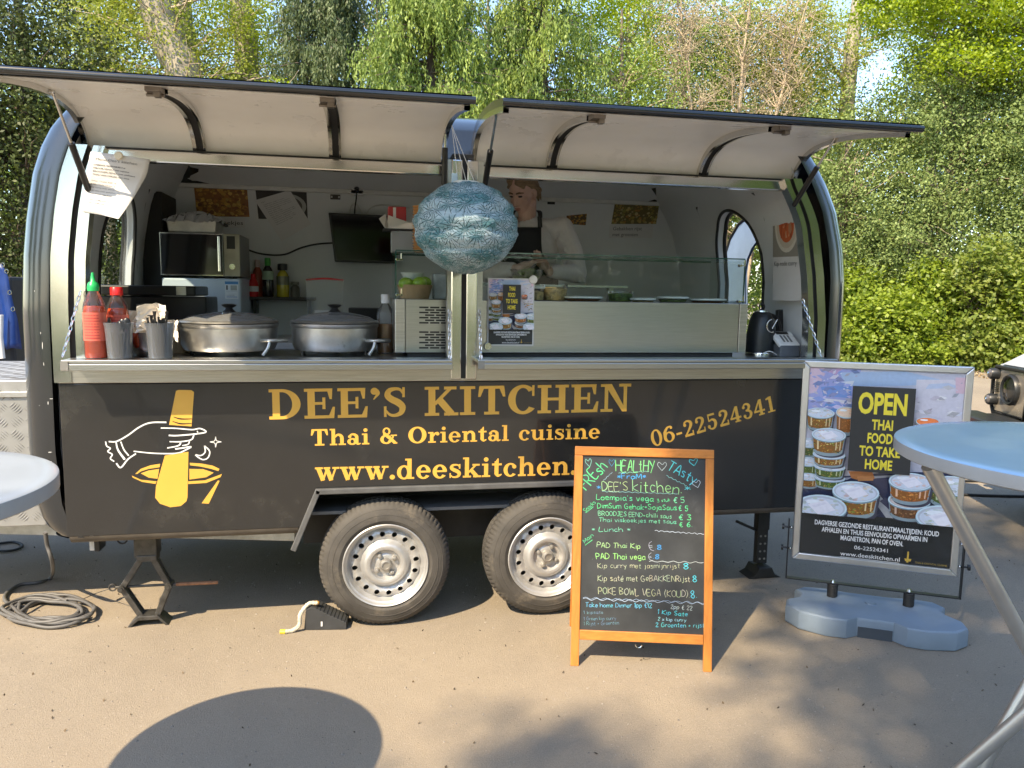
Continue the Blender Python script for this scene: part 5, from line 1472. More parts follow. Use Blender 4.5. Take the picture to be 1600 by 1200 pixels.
        for u, w_ in ((-.62, .05), (.48, .035), (.72, .03)): put([(cx + (u - w_) * rx, cy + bh * .25), (cx + (u + w_) * rx, cy + bh * .25), (cx + (u + w_) * rx * .95, cy + bh * .8 + ry * .3), (cx + (u - w_) * rx * .95, cy + bh * .8 + ry * .3)], tuple(min(1, q * .6 + .28) for q in cols[1 % len(cols)]))
        put(ell(cx, cy + ry * .14, rx * 1.01, ry, 24), (.20, .30, .36)); put(ell(cx, cy, rx, ry, 24), (.60, .74, .82)); put(ell(cx, cy, rx * .93, ry * .88, 24), tuple(q * .78 for q in lidc)); put(ell(cx, cy + ry * .05, rx * .86, ry * .78, 24), lidc)
        for _ in range(int(14 + 160 * rx)):
            a_ = rng.uniform(0, 2 * PI); q = math.sqrt(rng.uniform(0, .62)); x, y = cx + rx * q * math.cos(a_), cy + ry * q * math.sin(a_); l = rx * rng.uniform(.04, .14); f = rng.uniform(.15, .5); fc = rng.choice(cols)
            put(ell(x, y, l, l * ry / rx, 6), tuple(lidc[i] * (1 - f) + fc[i] * f for i in range(3)))
        put(ell(cx - rx * .3, cy - ry * .35, rx * .34, ry * .2, 10), (.84, .87, .93))
        if label: put([(cx - rx * .55, cy - ry * .1), (cx + rx * .15, cy - ry * .6), (cx + rx * .55, cy + ry * .15), (cx - rx * .1, cy + ry * .7)], (.82, .80, .88)); put([(cx - rx * .40, cy - ry * .05), (cx + rx * .12, cy - ry * .42), (cx + rx * .2, cy - ry * .3), (cx - rx * .3, cy + ry * .1)], (.74, .72, .82))
    for a in ((.02, .40, .075, .025, .06, 'green'), (.02, .50, .08, .025, .06, 'green'), (.03, .58, .075, .02, .05, 'mix'), (.26, .225, .07, .03, .10, 'orange', False, (.86, .66, .50)), (.085, .235, .095, .028, .075, 'mix'),
              (.175, .575, .105, .022, .045, 'green'), (.17, .515, .105, .022, .05, 'green'), (.16, .45, .11, .024, .05, 'mix'), (.15, .345, .115, .036, .085, 'mix', True),
              (.78, .245, .075, .022, .04, 'red', False, (.80, .22, .07)), (.97, .56, .16, .05, .08, 'green'), (.70, .655, .135, .042, .075, 'brown', False, (.66, .58, .56)), (.70, .555, .14, .046, .085, 'orange', True),
              (.35, .63, .155, .055, .10, 'mix', True), (.13, .725, .17, .065, .07, 'green', True), (.92, .725, .175, .066, .06, 'green', True)):
        tub(*a)
    put([(.285, .08), (.688, .08), (.688, .52), (.285, .52)], (.030, .032, .035))
    yel = (.86, .70, .05)
    def tx(s, u0, u1, v0, v1, col, bold=.02): pr.text(s, u0 * w, (1 - v1) * h, (v1 - v0) * h, col, (u1 - u0) * w, bold)
    if opened:
        tx('OPEN', .328, .64, .112, .215, yel, .035)
        rows = ((.247, .297), (.317, .366), (.385, .434), (.453, .502))
    else: rows = ((.11, .17), (.205, .265), (.30, .36), (.395, .455))
    for s, u0, u1, (v0, v1) in zip(('THAI', 'FOOD', 'TO TAKE', 'HOME'), (.424, .402, .355, .397), (.56, .563, .617, .573), rows): tx(s, u0, u1, v0, v1, yel, .03)
    wh = (.82, .82, .82)
    tx('DAGVERSE GEZONDE RESTAURANTMAALTIJDEN: KOUD', .09, .90, .795, .820, wh, .02)
    tx('AFHALEN EN THUIS EENVOUDIG OPWARMEN IN', .14, .83, .830, .855, wh, .02)
    tx('MAGNETRON, PAN OF OVEN.', .27, .68, .865, .890, wh, .02)
    tx('06-22524341', .365, .585, .912, .932, wh, .0); tx('www.deeskitchen.nl', .275, .665, .950, .972, wh, .0)
    pr.rect(.275 * w, (1 - .981) * h, .665 * w, (1 - .979) * h, wh)
    g = (.55, .36, .06)
    for pts in ([(.712, .915), (.722, .915), (.722, .972), (.708, .972)], [(.695, .952), (.74, .952), (.735, .965), (.70, .965)]): pr.poly([(u * w, (1 - v) * h) for u, v in pts], g)
    tx('THAI & ORIENTAL CUISINE', .765, .965, .962, .972, (.35, .24, .06), .0)

class Plane:
    def __init__(s, O, U, V):
        s.O = Vector(O); s.U = Vector(U).normalized(); s.V = Vector(V).normalized(); s.N = s.U.cross(s.V).normalized()
        if s.N.dot(CAM - s.O) < 0: s.N = -s.N
    def uv(s, px, py):
        d = ray(px, py); t = (s.O - CAM).dot(s.N) / d.dot(s.N); p = CAM + d * t - s.O
        return p.dot(s.U), p.dot(s.V)
    def P(s, u, v, d=0.0): return s.O + s.U * u + s.V * v + s.N * d
m_print = print_mat('printed_ink', .38)
m_paper = M('white_paper', (.66, .65, .645), .7, var=.03, scale=9)

def sheet(name, label, cat, plane, quad_px, inks, thick=.0008, mat=None, bend=None, group=None):
    """a flat sheet whose corners (photograph pixels TL TR BR BL) lie on the plane; inks(pr, w, h, map)"""
    q = [plane.uv(*p) for p in quad_px]
    c = plane.P(sum(a for a, b in q) / 4, sum(b for a, b in q) / 4)
    t = thing(name, label, cat, c, group)
    mb = MB(); mb.prism(q, lambda a, b, d: plane.P(a, b, d), .0005, .0005 + thick)
    part('paper', mb, mat or m_paper, t)
    (x0, y0), (x1, y1), (x2, y2), (x3, y3) = q
    def fn(a, b, l):          # a,b in unit square, b upwards
        bx_ = x3 + (x2 - x3) * a; by = y3 + (y2 - y3) * a; tx_ = x0 + (x1 - x0) * a; ty = y0 + (y1 - y0) * a
        return plane.P(bx_ + (tx_ - bx_) * b, by + (ty - by) * b, .0005 + thick + l)
    if inks:
        pr = Print(fn); inks(pr)
        part('print', pr.mb, m_print, t, fix=False)
    return t
def blotches(pr, x0, y0, x1, y1, kind, n, rng, sz):
    for _ in range(n):
        x = rng.uniform(x0, x1); y = rng.uniform(y0, y1); r = sz * rng.uniform(.5, 1.2); a0 = rng.uniform(0, 6)
        pts = [(x + r * rng.uniform(.6, 1) * math.cos(a0 + k * PI / 3), y + r * 1.4 * rng.uniform(.6, 1) * math.sin(a0 + k * PI / 3)) for k in range(6)]
        q = clip_poly(pts, x0, y0, x1, y1)
        k = rng.uniform(.55, 1.0)
        if q: pr.poly(q, tuple(c * k for c in rng.choice(FOODS[kind])))
def text_lines(pr, x0, y0, x1, dy, n, rng, h=.012, col=(.10, .10, .11), words=None):
    for k in range(n):
        s = (words[k] if words else None)
        if s is None:
            continue
        pr.text(s, x0, y0 - dy * k, h, col)

BWP = Plane((0, 1.849, 0), (1, 0, 0), (0, 0, 1))
rg = random.Random(3)
def ink_fried(pr):
    pr.rect(0, .0, 1, 1, (.28, .11, .015)); blotches(pr, 0, 0, 1, 1, 'fried', 190, rg, .055)
sheet('food_photo', 'photo print of golden fried snacks on the back wall above the microwave', 'poster', BWP, ((303, 292), (386, 294), (390, 339), (308, 338)), ink_fried)
cap = MB(); q0 = BWP.uv(338, 352); q1 = BWP.uv(378, 352)
def ink_cap(pr): pr.text('viskoekjes', .05, .30, .42, (.03, .03, .03), .90)
sheet('caption_strip', 'white caption strip under the fried snack photo', 'sign', BWP, ((325, 340), (382, 341), (383, 356), (326, 355)), ink_cap)
def ink_dark(pr):
    pr.rect(0, 0, 1, 1, (.035, .03, .03)); pr.poly(ell(.62, .45, .36, .42, 24), (.42, .42, .40)); pr.poly(ell(.62, .45, .28, .33, 24), (.10, .09, .08)); blotches(pr, .42, .25, .80, .65, 'green', 40, rg, .04)
sheet('food_photo', 'dark photo print of a bowl, half covered by a tilted white paper', 'poster', BWP, ((399, 295), (479, 298), (481, 343), (404, 342)), ink_dark)
BWP2 = Plane((0, 1.835, 0), (1, 0, 0), (0, 0, 1))
def ink_note(pr):
    pr.text('Prijslijst', .12, .90, .022, (.2, .2, .2))
    ls = ('Loempia vega 3 stuks', 'Dim sum gehakt met sojasaus', 'Broodjes eend met chilisaus', 'Thai viskoekjes met saus', 'Pad thai kip', 'Pad thai vega', 'Kip curry met jasmijnrijst', 'Kip sate met gebakken rijst', 'Poke bowl vega koud', 'Take home dinner 1 pp', 'Take home dinner 2 pp', 'Groenten en rijst')
    for k, s in enumerate(ls): pr.text(s, .14, .84 - .045 * k, .020, (.12, .12, .13), min(.72, .030 * len(s)))
sheet('price_list', 'white typed paper hung askew over the dark bowl photo', 'paper', BWP2, ((398, 313), (453, 297), (486, 350), (440, 377)), ink_note, thick=.002)
def ink_rice(pr):
    pr.rect(0, 0, 1, 1, (.16, .12, .03)); blotches(pr, 0, 0, 1, 1, 'rice', 240, rg, .040)
sheet('food_photo', 'fried rice photo print on the back wall right of the cook', 'poster', BWP, ((962, 309), (1032, 307), (1025, 350), (955, 350)), ink_rice)
def ink_rcap(pr): pr.text('Gebakken rijst', .08, .58, .26, (.05, .05, .05), .66); pr.text('met groenten', .08, .14, .26, (.05, .05, .05), .58)
sheet('caption_strip', 'white caption strip under the fried rice photo', 'sign', BWP, ((953, 351), (1021, 351), (1019, 372), (951, 372)), ink_rcap)
def ink_small(pr): pr.rect(0, 0, 1, 1, (.10, .07, .03)); blotches(pr, 0, 0, 1, 1, 'fried', 40, rg, .09)
sheet('food_photo', 'small food photo just visible behind the shoulder of the cook', 'poster', BWP, ((885, 337), (917, 334), (915, 352), (886, 350)), ink_small)
tag_ = MB(); a = BWP.P(*BWP.uv(861, 316), .004); tag_.box(a, (.055, .008, .03))
t = thing('wall_switch', 'small dark switch plate on the back wall behind the cook', 'switch', a); part('plate', tag_, m_blackp, t, bevel=.002)
a = BWP.P(*BWP.uv(524, 308), .004); t = thing('wall_switch', 'small dark switch plate on the back wall left of the socket', 'switch', a)
mb = MB(); mb.box(a, (.066, .008, .032)); part('plate', mb, M('dark_switch', (.06, .05, .04), .4), t, bevel=.002)
mb = MB(); mb.box(a + Vector((-.024, -.006, 0)), (.010, .006, .012)); part('button', mb, m_paper, t); mb = MB(); mb.box(a + Vector((.024, -.006, 0)), (.010, .006, .012)); part('button', mb, m_paper, t)

# curry poster on the right end wall, hung close to the post
PX_R = 2.17
RWP = Plane((PX_R, 0, 0), (0, 1, 0), (0, 0, 1))
RWP.N = Vector((-1, 0, 0))
def ink_curry(pr):
    pr.rect(0, .42, 1, 1, (.30, .28, .24)); pr.poly(ell(.5, .72, .42, .26, 28), (.72, .68, .60)); pr.poly(ell(.5, .72, .36, .22, 28), (.62, .55, .45)); pr.poly(ell(.5, .72, .27, .165, 28), (.62, .14, .04))
    blotches(pr, .30, .60, .70, .84, 'curry', 46, rg, .05)
    pr.text('Kip rode curry', .06, .335, .045, (.05, .05, .05), .80)
sheet('curry_poster', 'tall poster with a bowl of red curry beside the right hand post', 'poster', RWP, ((1208, 308), (1251, 304), (1253, 470), (1208, 470)), ink_curry)

# menu paper hanging from the rail at the left, curling at the lower corner
MP = Plane((0, -.03, 0), (1, 0, 0), (0, 0, 1))
mt = thing('menu_sheet', 'curled white menu sheet hanging from the rail at the left', 'paper', V3(AY(185, 250, -.03)))
def menu_pt(a, b, l=0.0):
    tl, tr_, br_, bl_ = [MP.uv(*p) for p in ((143, 238), (236, 250), (212, 346), (124, 330))]
    bx_ = bl_[0] + (br_[0] - bl_[0]) * a; by = bl_[1] + (br_[1] - bl_[1]) * a; tx_ = tl[0] + (tr_[0] - tl[0]) * a; ty = tl[1] + (tr_[1] - tl[1]) * a
    x = bx_ + (tx_ - bx_) * b; z = by + (ty - by) * b
    cur = max(0, (a - .45)) * max(0, .75 - b)
    x -= .10 * cur * 1.0; y = -.03 - .05 * math.sin(PI * a) * .4 - .22 * cur + .012 * math.sin(5 * b) - l
    if a < .5: x += .06 * max(0, b - .25) * (.5 - a) * 0
    return (x, y, z)
mb = MB(); mb.grid([[menu_pt(i / 12, j / 14) for i in range(13)] for j in range(15)])
o = part('paper', mb, m_paper, mt, smooth=180); sd = o.modifiers.new('thickness', 'SOLIDIFY'); sd.thickness = .0008; sd.offset = -1
pr = Print(lambda a, b, l: menu_pt(a, b, l + .0022), step=2e-5)
pr.text("Menu Dee's kitchen", .12, .875, .040, (.12, .12, .14), .70)
for k, (s, wd, bl_) in enumerate((("LOEMPIA'S VEGETABLES 3 st", .55, .03), ('DIM SUM GEHAKT met sojasaus', .62, .02), ('BROODJES EEND met chilisaus', .74, .02), ('THAI VISKOEKJES met saus', .66, .02), ('', 0, 0), ('PAD THAI KIP  8', .45, .0), ('PAD THAI VEGA  8', .45, 0), ('Kip curry met jasmijnrijst', .55, 0), ('Kip sate met gebakken rijst', .60, 0), ('Poke bowl vega koud', .42, 0), ('', 0, 0), ('TAKE HOME DINNER 1 pp 12', .56, .01), ('TAKE HOME DINNER 2 pp 22', .56, .01), ('groenten + rijst', .30, 0))):
    if s: pr.text(s, .10, .79 - .052 * k, .020, (.10, .10, .12), wd, bl_)
part('print', pr.mb, m_print, mt, fix=False)
mg = thing('magnet', 'round pale magnet holding the menu sheet on the rail', 'magnet', menu_pt(.5, .985)); mb = MB(); mb.cyl(Vector(menu_pt(.5, .985)) + Vector((0, -.004, 0)), Vector(menu_pt(.5, .985)) + Vector((0, -.012, 0)), .018, .014, 18); part('disc', mb, M('cream_plastic', (.72, .66, .52), .4), mg, smooth=40)

# ------------------------------------------------------------------ kitchen equipment
CZ = 1.2862
def XY(px, y, z=1.4):
    """x of the column px at depth y near height z"""
    py = 500
    return AY(px, py, y).x
def ZY(px, py, y): return AY(px, py, y).z
m_potal = M('cast_aluminium', (.50, .49, .46), .34, metal=.9, var=.16, scale=14, wear=((.30, .27, .22), 14, .62))
m_lid = glass_mat('smoked_lid_glass', (.66, .64, .58), 1.3, .14)
def pan(label, px0, px1, y, pyb, pyr, pyt):
    x0, x1 = XY(px0, y), XY(px1, y); cx = (x0 + x1) / 2; r = (x1 - x0) / 2
    zb = CZ + .022; zr = ZY((px0 + px1) / 2, pyr, y - r * .75); zt = ZY((px0 + px1) / 2, pyt, y)
    t = thing('electric_pan', label, 'pan', (cx, y, CZ), 'covered electric pans on the counter')
    mb = MB(); mb.lathe([(r * .80, zb), (r * .90, zb + .004), (r * .955, zb + .03), (r * .965, zr - .02), (r * .985, zr - .016), (r * 1.0, zr), (r * .94, zr), (r * .93, zb + .02), (.001, zb + .02)], (cx, y, 0), 48, cap0=True)
    part('pan_body', mb, m_potal, t, smooth=40)
    mb = MB(); mb.lathe([(r * .96, zr + .002), (r * 1.0, zr + .006), (r * .97, zr + .014), (r * .93, zr + .016)], (cx, y, 0), 48); part('lid_rim', mb, m_potal, t, smooth=60)
    mb = MB(); hz = zt - zr - .016
    mb.lathe([(r * .93, zr + .015), (r * .8, zr + .016 + hz * .36), (r * .6, zr + .016 + hz * .64), (r * .36, zr + .016 + hz * .87), (.035, zt)], (cx, y, 0), 48); part('lid', mb, m_lid, t, smooth=180)
    mb = MB(); mb.lathe([(.034, zt - .002), (.02, zt + .010), (.016, zt + .018), (.030, zt + .026), (.036, zt + .033), (.020, zt + .038), (.001, zt + .038)], (cx, y, 0), 20); part('knob', mb, m_blackp, t, smooth=50)
    for a in (-70, 70, 180):
        mb = MB(); mb.cyl((cx + r * .75 * math.cos(rad(a - 90)), y + r * .75 * math.sin(rad(a - 90)), CZ), (cx + r * .75 * math.cos(rad(a - 90)), y + r * .75 * math.sin(rad(a - 90)), zb + .006), .010, n=8); part('foot', mb, m_blackp, t)
    hx_ = cx + r * .80; hy = y - r * .62
    mb = MB()
    mb.tube(tube_path([(hx_ - .03, hy + .01, zb + .052), (hx_ + .02, hy - .035, zb + .056), (hx_ + .065, hy - .02, zb + .056), (hx_ + .09, hy + .04, zb + .052)], 5), .010, 8)
    part('handle', mb, m_potal, t, smooth=60)
    mb = MB(); mb.tube(tube_path([(hx_ + .02, hy - .034, zb + .052), (hx_ + .012, hy - .045, zb + .02), (hx_ - .01, hy - .052, zb - .012)], 5), [.008] * 10 + [.010], 8); part('handle_bracket', mb, m_potal, t, smooth=60)
    return t
pan('left covered electric pan with smoked glass lid on the counter', 279, 436, .33, 548, 507, 487)
pan('right covered electric pan with smoked glass lid, beside the display fridge', 453, 592, .33, 548, 507, 487)

def bottle(name, label, px, y, z0, prof, mats, group=None, n=24, cat='bottle'):
    """prof: list of (part name, [(r,h)...], material)"""
    x = px if isinstance(px, float) else XY(px, y)
    t = thing(name, label, cat, (x, y, z0), group)
    for nm, pf, mt_ in prof:
        mb = MB(); mb.lathe([(r, z0 + h) for r, h in pf], (x, y, 0), n, cap0=pf[0][0] > .002, cap1=pf[-1][0] > .002); part(nm, mb, mt_, t, smooth=45)
    return t
m_sauce = M('chilli_sauce', (.70, .075, .012), .22, var=.08, coat=.5)
m_clear = glass_mat('clear_plastic', (.95, .94, .93), .8, .03)
m_greencap = M('green_cap', (.02, .42, .11), .35, var=.05); m_redcap = M('red_cap', (.62, .02, .02), .3, var=.05)
m_pinklabel = M('pink_label', (.66, .13, .085), .5, var=.08, scale=30)
def sauce(label, px, y, capm, nozzle, z0):
    pr_ = [('sauce', [(.041, .003), (.043, .012), (.043, .205), (.036, .222), (.001, .224)], m_sauce),
           ('bottle_body', [(.042, 0), (.0445, .010), (.0445, .212), (.041, .235), (.026, .268), (.019, .284), (.019, .292)], m_clear),
           ('label', [(.0452, .075), (.0452, .195)], m_pinklabel)]
    if nozzle: pr_.append(('cap', [(.023, .285), (.024, .300), (.020, .318), (.010, .326), (.0075, .348), (.005, .362), (.001, .363)], capm))
    else: pr_.append(('cap', [(.026, .280), (.026, .312), (.023, .315), (.001, .315)], capm))
    t = bottle('sauce_bottle', label, px, y, z0, pr_, None, group='chilli sauce bottles')
    x = ORG[t.name].x; mb = MB(); mb.bx(0, 0, 0, 0, 0, 0) if False else None
    pr2 = Print(lambda a, b, l: (x + .0452 * math.sin(a) , y - .0456 * math.cos(a) - l, z0 + b), step=1e-5)
    for k in range(9):
        pr2.mb.col = (.45, .05, .05)
        for s in range(6):
            a0 = -.75 + s * .24; pr2.mb.poly([pr2.fn(a0, .185 - k * .012, .0002), pr2.fn(a0 + .16 + .06 * ((k * 7 + s * 3) % 3), .185 - k * .012, .0002), pr2.fn(a0 + .16 + .06 * ((k * 7 + s * 3) % 3), .181 - k * .012, .0002), pr2.fn(a0, .181 - k * .012, .0002)])
    part('label_print', pr2.mb, m_print, t, fix=False)
SHZ = 1.2982
sauce('orange chilli sauce bottle with a green nozzle cap, leftmost on the counter', 148, -.03, m_greencap, True, SHZ)
sauce('orange chilli sauce bottle with a red screw cap behind the cutlery cup', 184, .075, m_redcap, False, CZ)

m_cup = glass_mat('frosted_cup', (.62, .67, .74), .8, .10)
def cutlery_cup(label, px, y, seed, kind):
    r_ = random.Random(seed); x = XY(px, y); z0 = SHZ
    t = thing('cutlery_cup', label, 'cup', (x, y, z0), 'clear cups of black cutlery')
    mb = MB(); mb.lathe([(.044, 0.0), (.047, .002), (.0545, .130), (.0585, .150), (.060, .154), (.057, .150), (.053, .130), (.045, .004), (.001, .004)], (x, y, z0), 32, cap0=True); part('cup_body', mb, m_cup, t, smooth=45)
    for k in range(11 if kind else 9):
        a = r_.uniform(0, 2 * PI); rr = r_.uniform(.005, .034); b0 = Vector((x + rr * math.cos(a) * .8, y + rr * math.sin(a) * .8, z0 + .008))
        top = b0 + Vector((math.cos(a) * .022, math.sin(a) * .02, r_.uniform(.15, .18) if kind else r_.uniform(.135, .165)))
        mb = MB()
        if kind:
            d = (top - b0); mb.tube([b0, b0 + d * .7, top], [.003, .004, .005], 6)
            if k % 4 == 0: top = top + Vector((0, 0, .02)); mb.tube([b0 + d, top], [.005, .0075], 6); mb.cyl(top, top + Vector((0, 0, .004)), .016 if k == 0 else .008, n=10)
        else:
            d = (top - b0); mb.tube([b0, b0 + d * .66], [.003, .004], 6)
            mb.sphere(b0 + d * .9, .015, 10, 6, (1, .35, 1.6), Matrix.Rotation(a + .6, 3, 'Z'))
        part('cutlery', mb, m_blackp, t, smooth=50)
    return t
cutlery_cup('clear cup of black plastic spoons, nearer the chilli bottles', 185, -.055, 4, False)
cutlery_cup('clear cup of black knives and stirrers left of the pan', 249, -.055, 9, True)
# bowl with white napkins behind the cups
x, y = XY(232, .2), .2
t = thing('mixing_bowl', 'steel mixing bowl between the cutlery cups', 'bowl', (x, y, CZ)); mb = MB(); mb.lathe([(.05, 0), (.06, .004), (.095, .05), (.115, .11), (.119, .115), (.112, .11), (.09, .05), (.05, .008), (.001, .008)], (x, y, CZ), 32, cap0=True); part('bowl_body', mb, m_chrome, t, smooth=50)
t = thing('paper_napkins', 'crumpled white paper napkins in the steel bowl', 'napkins', (x, y, CZ + .08))
for k, (dx, dz, s) in enumerate(((-.055, .155, .065), (.03, .185, .06), (.105, .13, .045))):
    mb = MB(); rows = []
    rr = random.Random(k + 40)
    for i in range(9):
        row = []
        for j in range(9):
            u, v = i / 8 - .5, j / 8 - .5
            row.append((x + dx + u * s * 1.9 + rr.uniform(-.006, .006), y - .05 + .05 * math.sin(5 * u + k) + .03 * v + rr.uniform(-.012, .012), CZ + dz + v * s * 1.9 + rr.uniform(-.007, .007) - .4 * s * abs(u)))
        rows.append(row)
    mb.grid(rows); part('napkin', mb, M('tissue', (.80, .74, .66), .85, var=.06), t)
# brown leather-like lid behind
t = thing('wooden_board', 'round tan lid lying behind the cutlery cups', 'lid', (XY(275, .45), .45, CZ + .11)); mb = MB(); mb.cyl((XY(275, .45), .45, CZ + .112), (XY(275, .45), .45, CZ + .128), .12, n=28); mb.cyl((XY(275, .45), .45, CZ), (XY(275, .45), .45, CZ + .112), .085, n=24)
part('lid_disc', mb, M('tan_lid', (.40, .30, .19), .45), t, bevel=.003)
# white capped bottle
z0 = CZ; h = ZY(602, 460, .42) - z0
bottle('vinegar_bottle', 'clear bottle with white cap and amber liquid left of the display fridge', 602, .42, z0, [('liquid', [(.038, .004), (.040, .010), (.040, .15), (.001, .151)], M('amber_liquid', (.30, .16, .06), .15, var=.1)), ('bottle_body', [(.042, 0), (.044, .01), (.044, h * .66), (.036, h * .75), (.018, h * .84), (.018, h * .88)], m_clear), ('cap', [(.021, h * .85), (.021, h - .002), (.019, h), (.001, h)], m_paper)], None)

# refrigerated display
dy0, dy1 = .10, .52
dx0, dx1 = XY(617, dy0), AY(1166, 510, dy0).x
zb_, zt_ = ZY(890, 551, dy0), ZY(890, 471, dy0)
zg = ZY(890, 399, dy0 + .02)
disp = thing('display_fridge', 'stainless display fridge with a long glass top on the counter', 'display fridge', ((dx0 + dx1) / 2, (dy0 + dy1) / 2, CZ))
mb = MB(); mb.bx(dx0 + .05, dx1 - .045, dy0, dy1, zb_, zt_); part('cabinet', mb, m_steel, disp, bevel=.002)
for xa, xb in ((dx0, dx0 + .048), (dx1 - .043, dx1)):
    mb = MB(); mb.bx(xa, xb, dy0 - .006, dy1 + .003, zb_, zt_ + .001); part('end_panel', mb, m_steel_h, disp, bevel=.003)
mb = MB(); mb.bx(dx0 + .06, dx1 - .06, dy0 + .02, dy1 - .02, CZ + .003, zb_ - .001); part('gap_shade', mb, m_black, disp)  # black block stands for the shade in the gap under the cabinet
vx0, vx1 = AY(655, 500, dy0).x, AY(712, 500, dy0).x
for g0, g1, n in ((480.5, 504.5, 7), (519, 543.5, 7)):
    for k in range(n):
        py = g0 + (g1 - g0) * k / (n - 1); z = ZY(680, py, dy0)
        off = .0 if k % 2 == 0 else .028
        for s in range(3):
            xa = vx0 + off + s * .052
            mb = MB(); mb.bx(xa, xa + .044, dy0 - .0012, dy0 + .002, z - .0038, z + .0038); part('vent_slot', mb, m_black, disp)
m_dglass = glass_mat('display_glass', (.86, .92, .90), .32)
m_gedge = M('green_glass_edge', (.02, .07, .055), .1, coat=.5)
gx0, gx1 = dx0 + .005, AY(1162, 440, dy0 + .02).x
mb = MB(); mb.add([(gx0, dy0 + .015, zt_), (gx1, dy0 + .015, zt_), (gx1, dy0 + .015, zg), (gx0, dy0 + .015, zg)], [(0, 1, 2, 3)]); pane = part('front_glass', mb, m_dglass, disp, fix=False)
mb = MB(); mb.bx(gx0, gx1, dy0 + .0125, dy0 + .0185, zg, zg + .006); part('glass_edge', mb, m_gedge, pane)
for x in (gx0, gx1):
    mb = MB(); mb.add([(x, dy0 + .015, zt_), (x, dy1, zt_), (x, dy1, zg), (x, dy0 + .015, zg)], [(0, 1, 2, 3)]); sg_ = part('side_glass', mb, m_dglass, disp, fix=False)
    mb = MB(); mb.bx(x - .003, x + .003, dy0 + .012, dy0 + .018, zt_, zg); part('glass_edge', mb, m_gedge, sg_)
mb = MB(); mb.add([(gx0, dy0 + .10, zg + .001), (gx1, dy0 + .10, zg + .001), (gx1, dy1, zg + .001), (gx0, dy1, zg + .001)], [(0, 1, 2, 3)]); part('top_glass', mb, m_dglass, disp, fix=False)
mb = MB(); mb.bx(gx0, gx1, dy1 - .008, dy1, zg - .002, zg + .008); part('rear_rail', mb, m_gedge, disp)
for x, z in ((gx0 + .012, zg - .04), (gx1 - .02, zg - .03), (gx0 + .012, zt_ + .02), (gx1 - .02, zt_ + .012)):
    mb = MB(); mb.bx(x - .010, x + .022, dy0 + .006, dy0 + .012, z - .004, z + .004); mb.cyl((x - .006, dy0 + .004, z), (x - .006, dy0 + .03, z), .007, n=10); mb.bx(x + .012, x + .018, dy0 + .006, dy0 + .012, z - .004, z + .03); part('glass_clip', mb, m_chrome_b, disp, bevel=.001)
# what lies in the display
def tub(label, px0, px1, y, zb0, h, foodm, lid=True, name='food_tub', fill=.8, group='food tubs in the display'):
    xa, xb = XY(px0, y), XY(px1, y); cx = (xa + xb) / 2; r = (xb - xa) / 2
    t = thing(name, label, 'food tub', (cx, y, zb0), group)
    mb = MB(); mb.lathe([(r * .80, zb0), (r * .86, zb0 + .004), (r * .98, zb0 + h)], (cx, y, 0), 28, cap0=True); part('tub_body', mb, m_clear, t, smooth=45)
    mb = MB(); hh = h * fill
    pf = [(r * .80, zb0 + .003), (r * .84, zb0 + .006), (r * .93, zb0 + hh * .9), (r * .7, zb0 + hh), (.001, zb0 + hh * 1.04)]
    mb.lathe(pf, (cx, y, 0), 22); part('food', mb, foodm, t, smooth=50)
    if lid:
        mb = MB(); mb.lathe([(r * .98, zb0 + h), (r * 1.04, zb0 + h + .002), (r * 1.04, zb0 + h + .009), (r * .9, zb0 + h + .012), (.001, zb0 + h + .013)], (cx, y, 0), 28); part('tub_lid', mb, M('clear_white_lid', (.74, .76, .74), .3), t, smooth=45)
    return t
m_noodle = M('noodles', (.62, .48, .22), .5, var=.5, scale=60, bump=.6, bscale=90)
m_greenfood = M('green_salad', (.16, .26, .05), .5, var=.7, scale=60, bump=.6, bscale=90)
m_redfood = M('red_salad', (.48, .14, .05), .5, var=.6, scale=60, bump=.6, bscale=90)
tub('open clear tub of yellow noodles right of the small poster', 842, 886, .30, zt_ + .001, .085, m_noodle, False, fill=.8)
tub('low round white lidded tub right of the noodle tub', 881, 938, .26, zt_ + .001, .014, m_redfood)
tub('small clear tub of green salad near the middle of the display', 948, 988, .34, zt_ + .001, .055, m_greenfood, False)
tub('wide flat lidded tub of green food in the display, second from right', 1028, 1072, .28, zt_ + .001, .020, m_greenfood)
tub('wide flat lidded tub at the right end of the display', 1078, 1130, .26, zt_ + .001, .012, m_redfood)
tub('flat lidded tub lying behind the small salad tub', 985, 1022, .24, zt_ + .001, .010, m_noodle)
tub('small clear tub behind the small poster at its right edge', 822, 850, .22, zt_ + .001, .06, m_noodle, True)
x, y = XY(648, .30), .30
t = thing('lime_bowl', 'brown cardboard bowl in the left end of the display', 'bowl', (x, y, zt_)); r = (XY(676, .3) - XY(620, .3)) / 2
mb = MB(); mb.lathe([(r * .78, .001), (r * .98, .068), (r * 1.0, .070), (r * .95, .066), (r * .76, .004), (.001, .004)], (x, y, zt_), 30, cap0=True); part('bowl_body', mb, M('kraft_card', (.42, .26, .14), .7, var=.12, scale=30), t, smooth=50)
m_lime = M('lime_skin', (.24, .36, .03), .35, var=.25, scale=30)
for k, (dx, dy, dz, lab) in enumerate(((-.045, -.035, .075, 'green lime at the left in the cardboard bowl'), (.020, -.045, .078, 'yellow green lime in front in the cardboard bowl'), (.05, .03, .082, 'dark lime at the right back of the cardboard bowl'))):
    l = thing('lime', lab, 'lime', (x + dx, y + dy, zt_ + dz), 'limes in the bowl'); mb = MB(); mb.sphere((x + dx, y + dy, zt_ + dz), .033, 18, 12, (1.12, 1, .95)); part('skin', mb, m_lime, l, smooth=180)
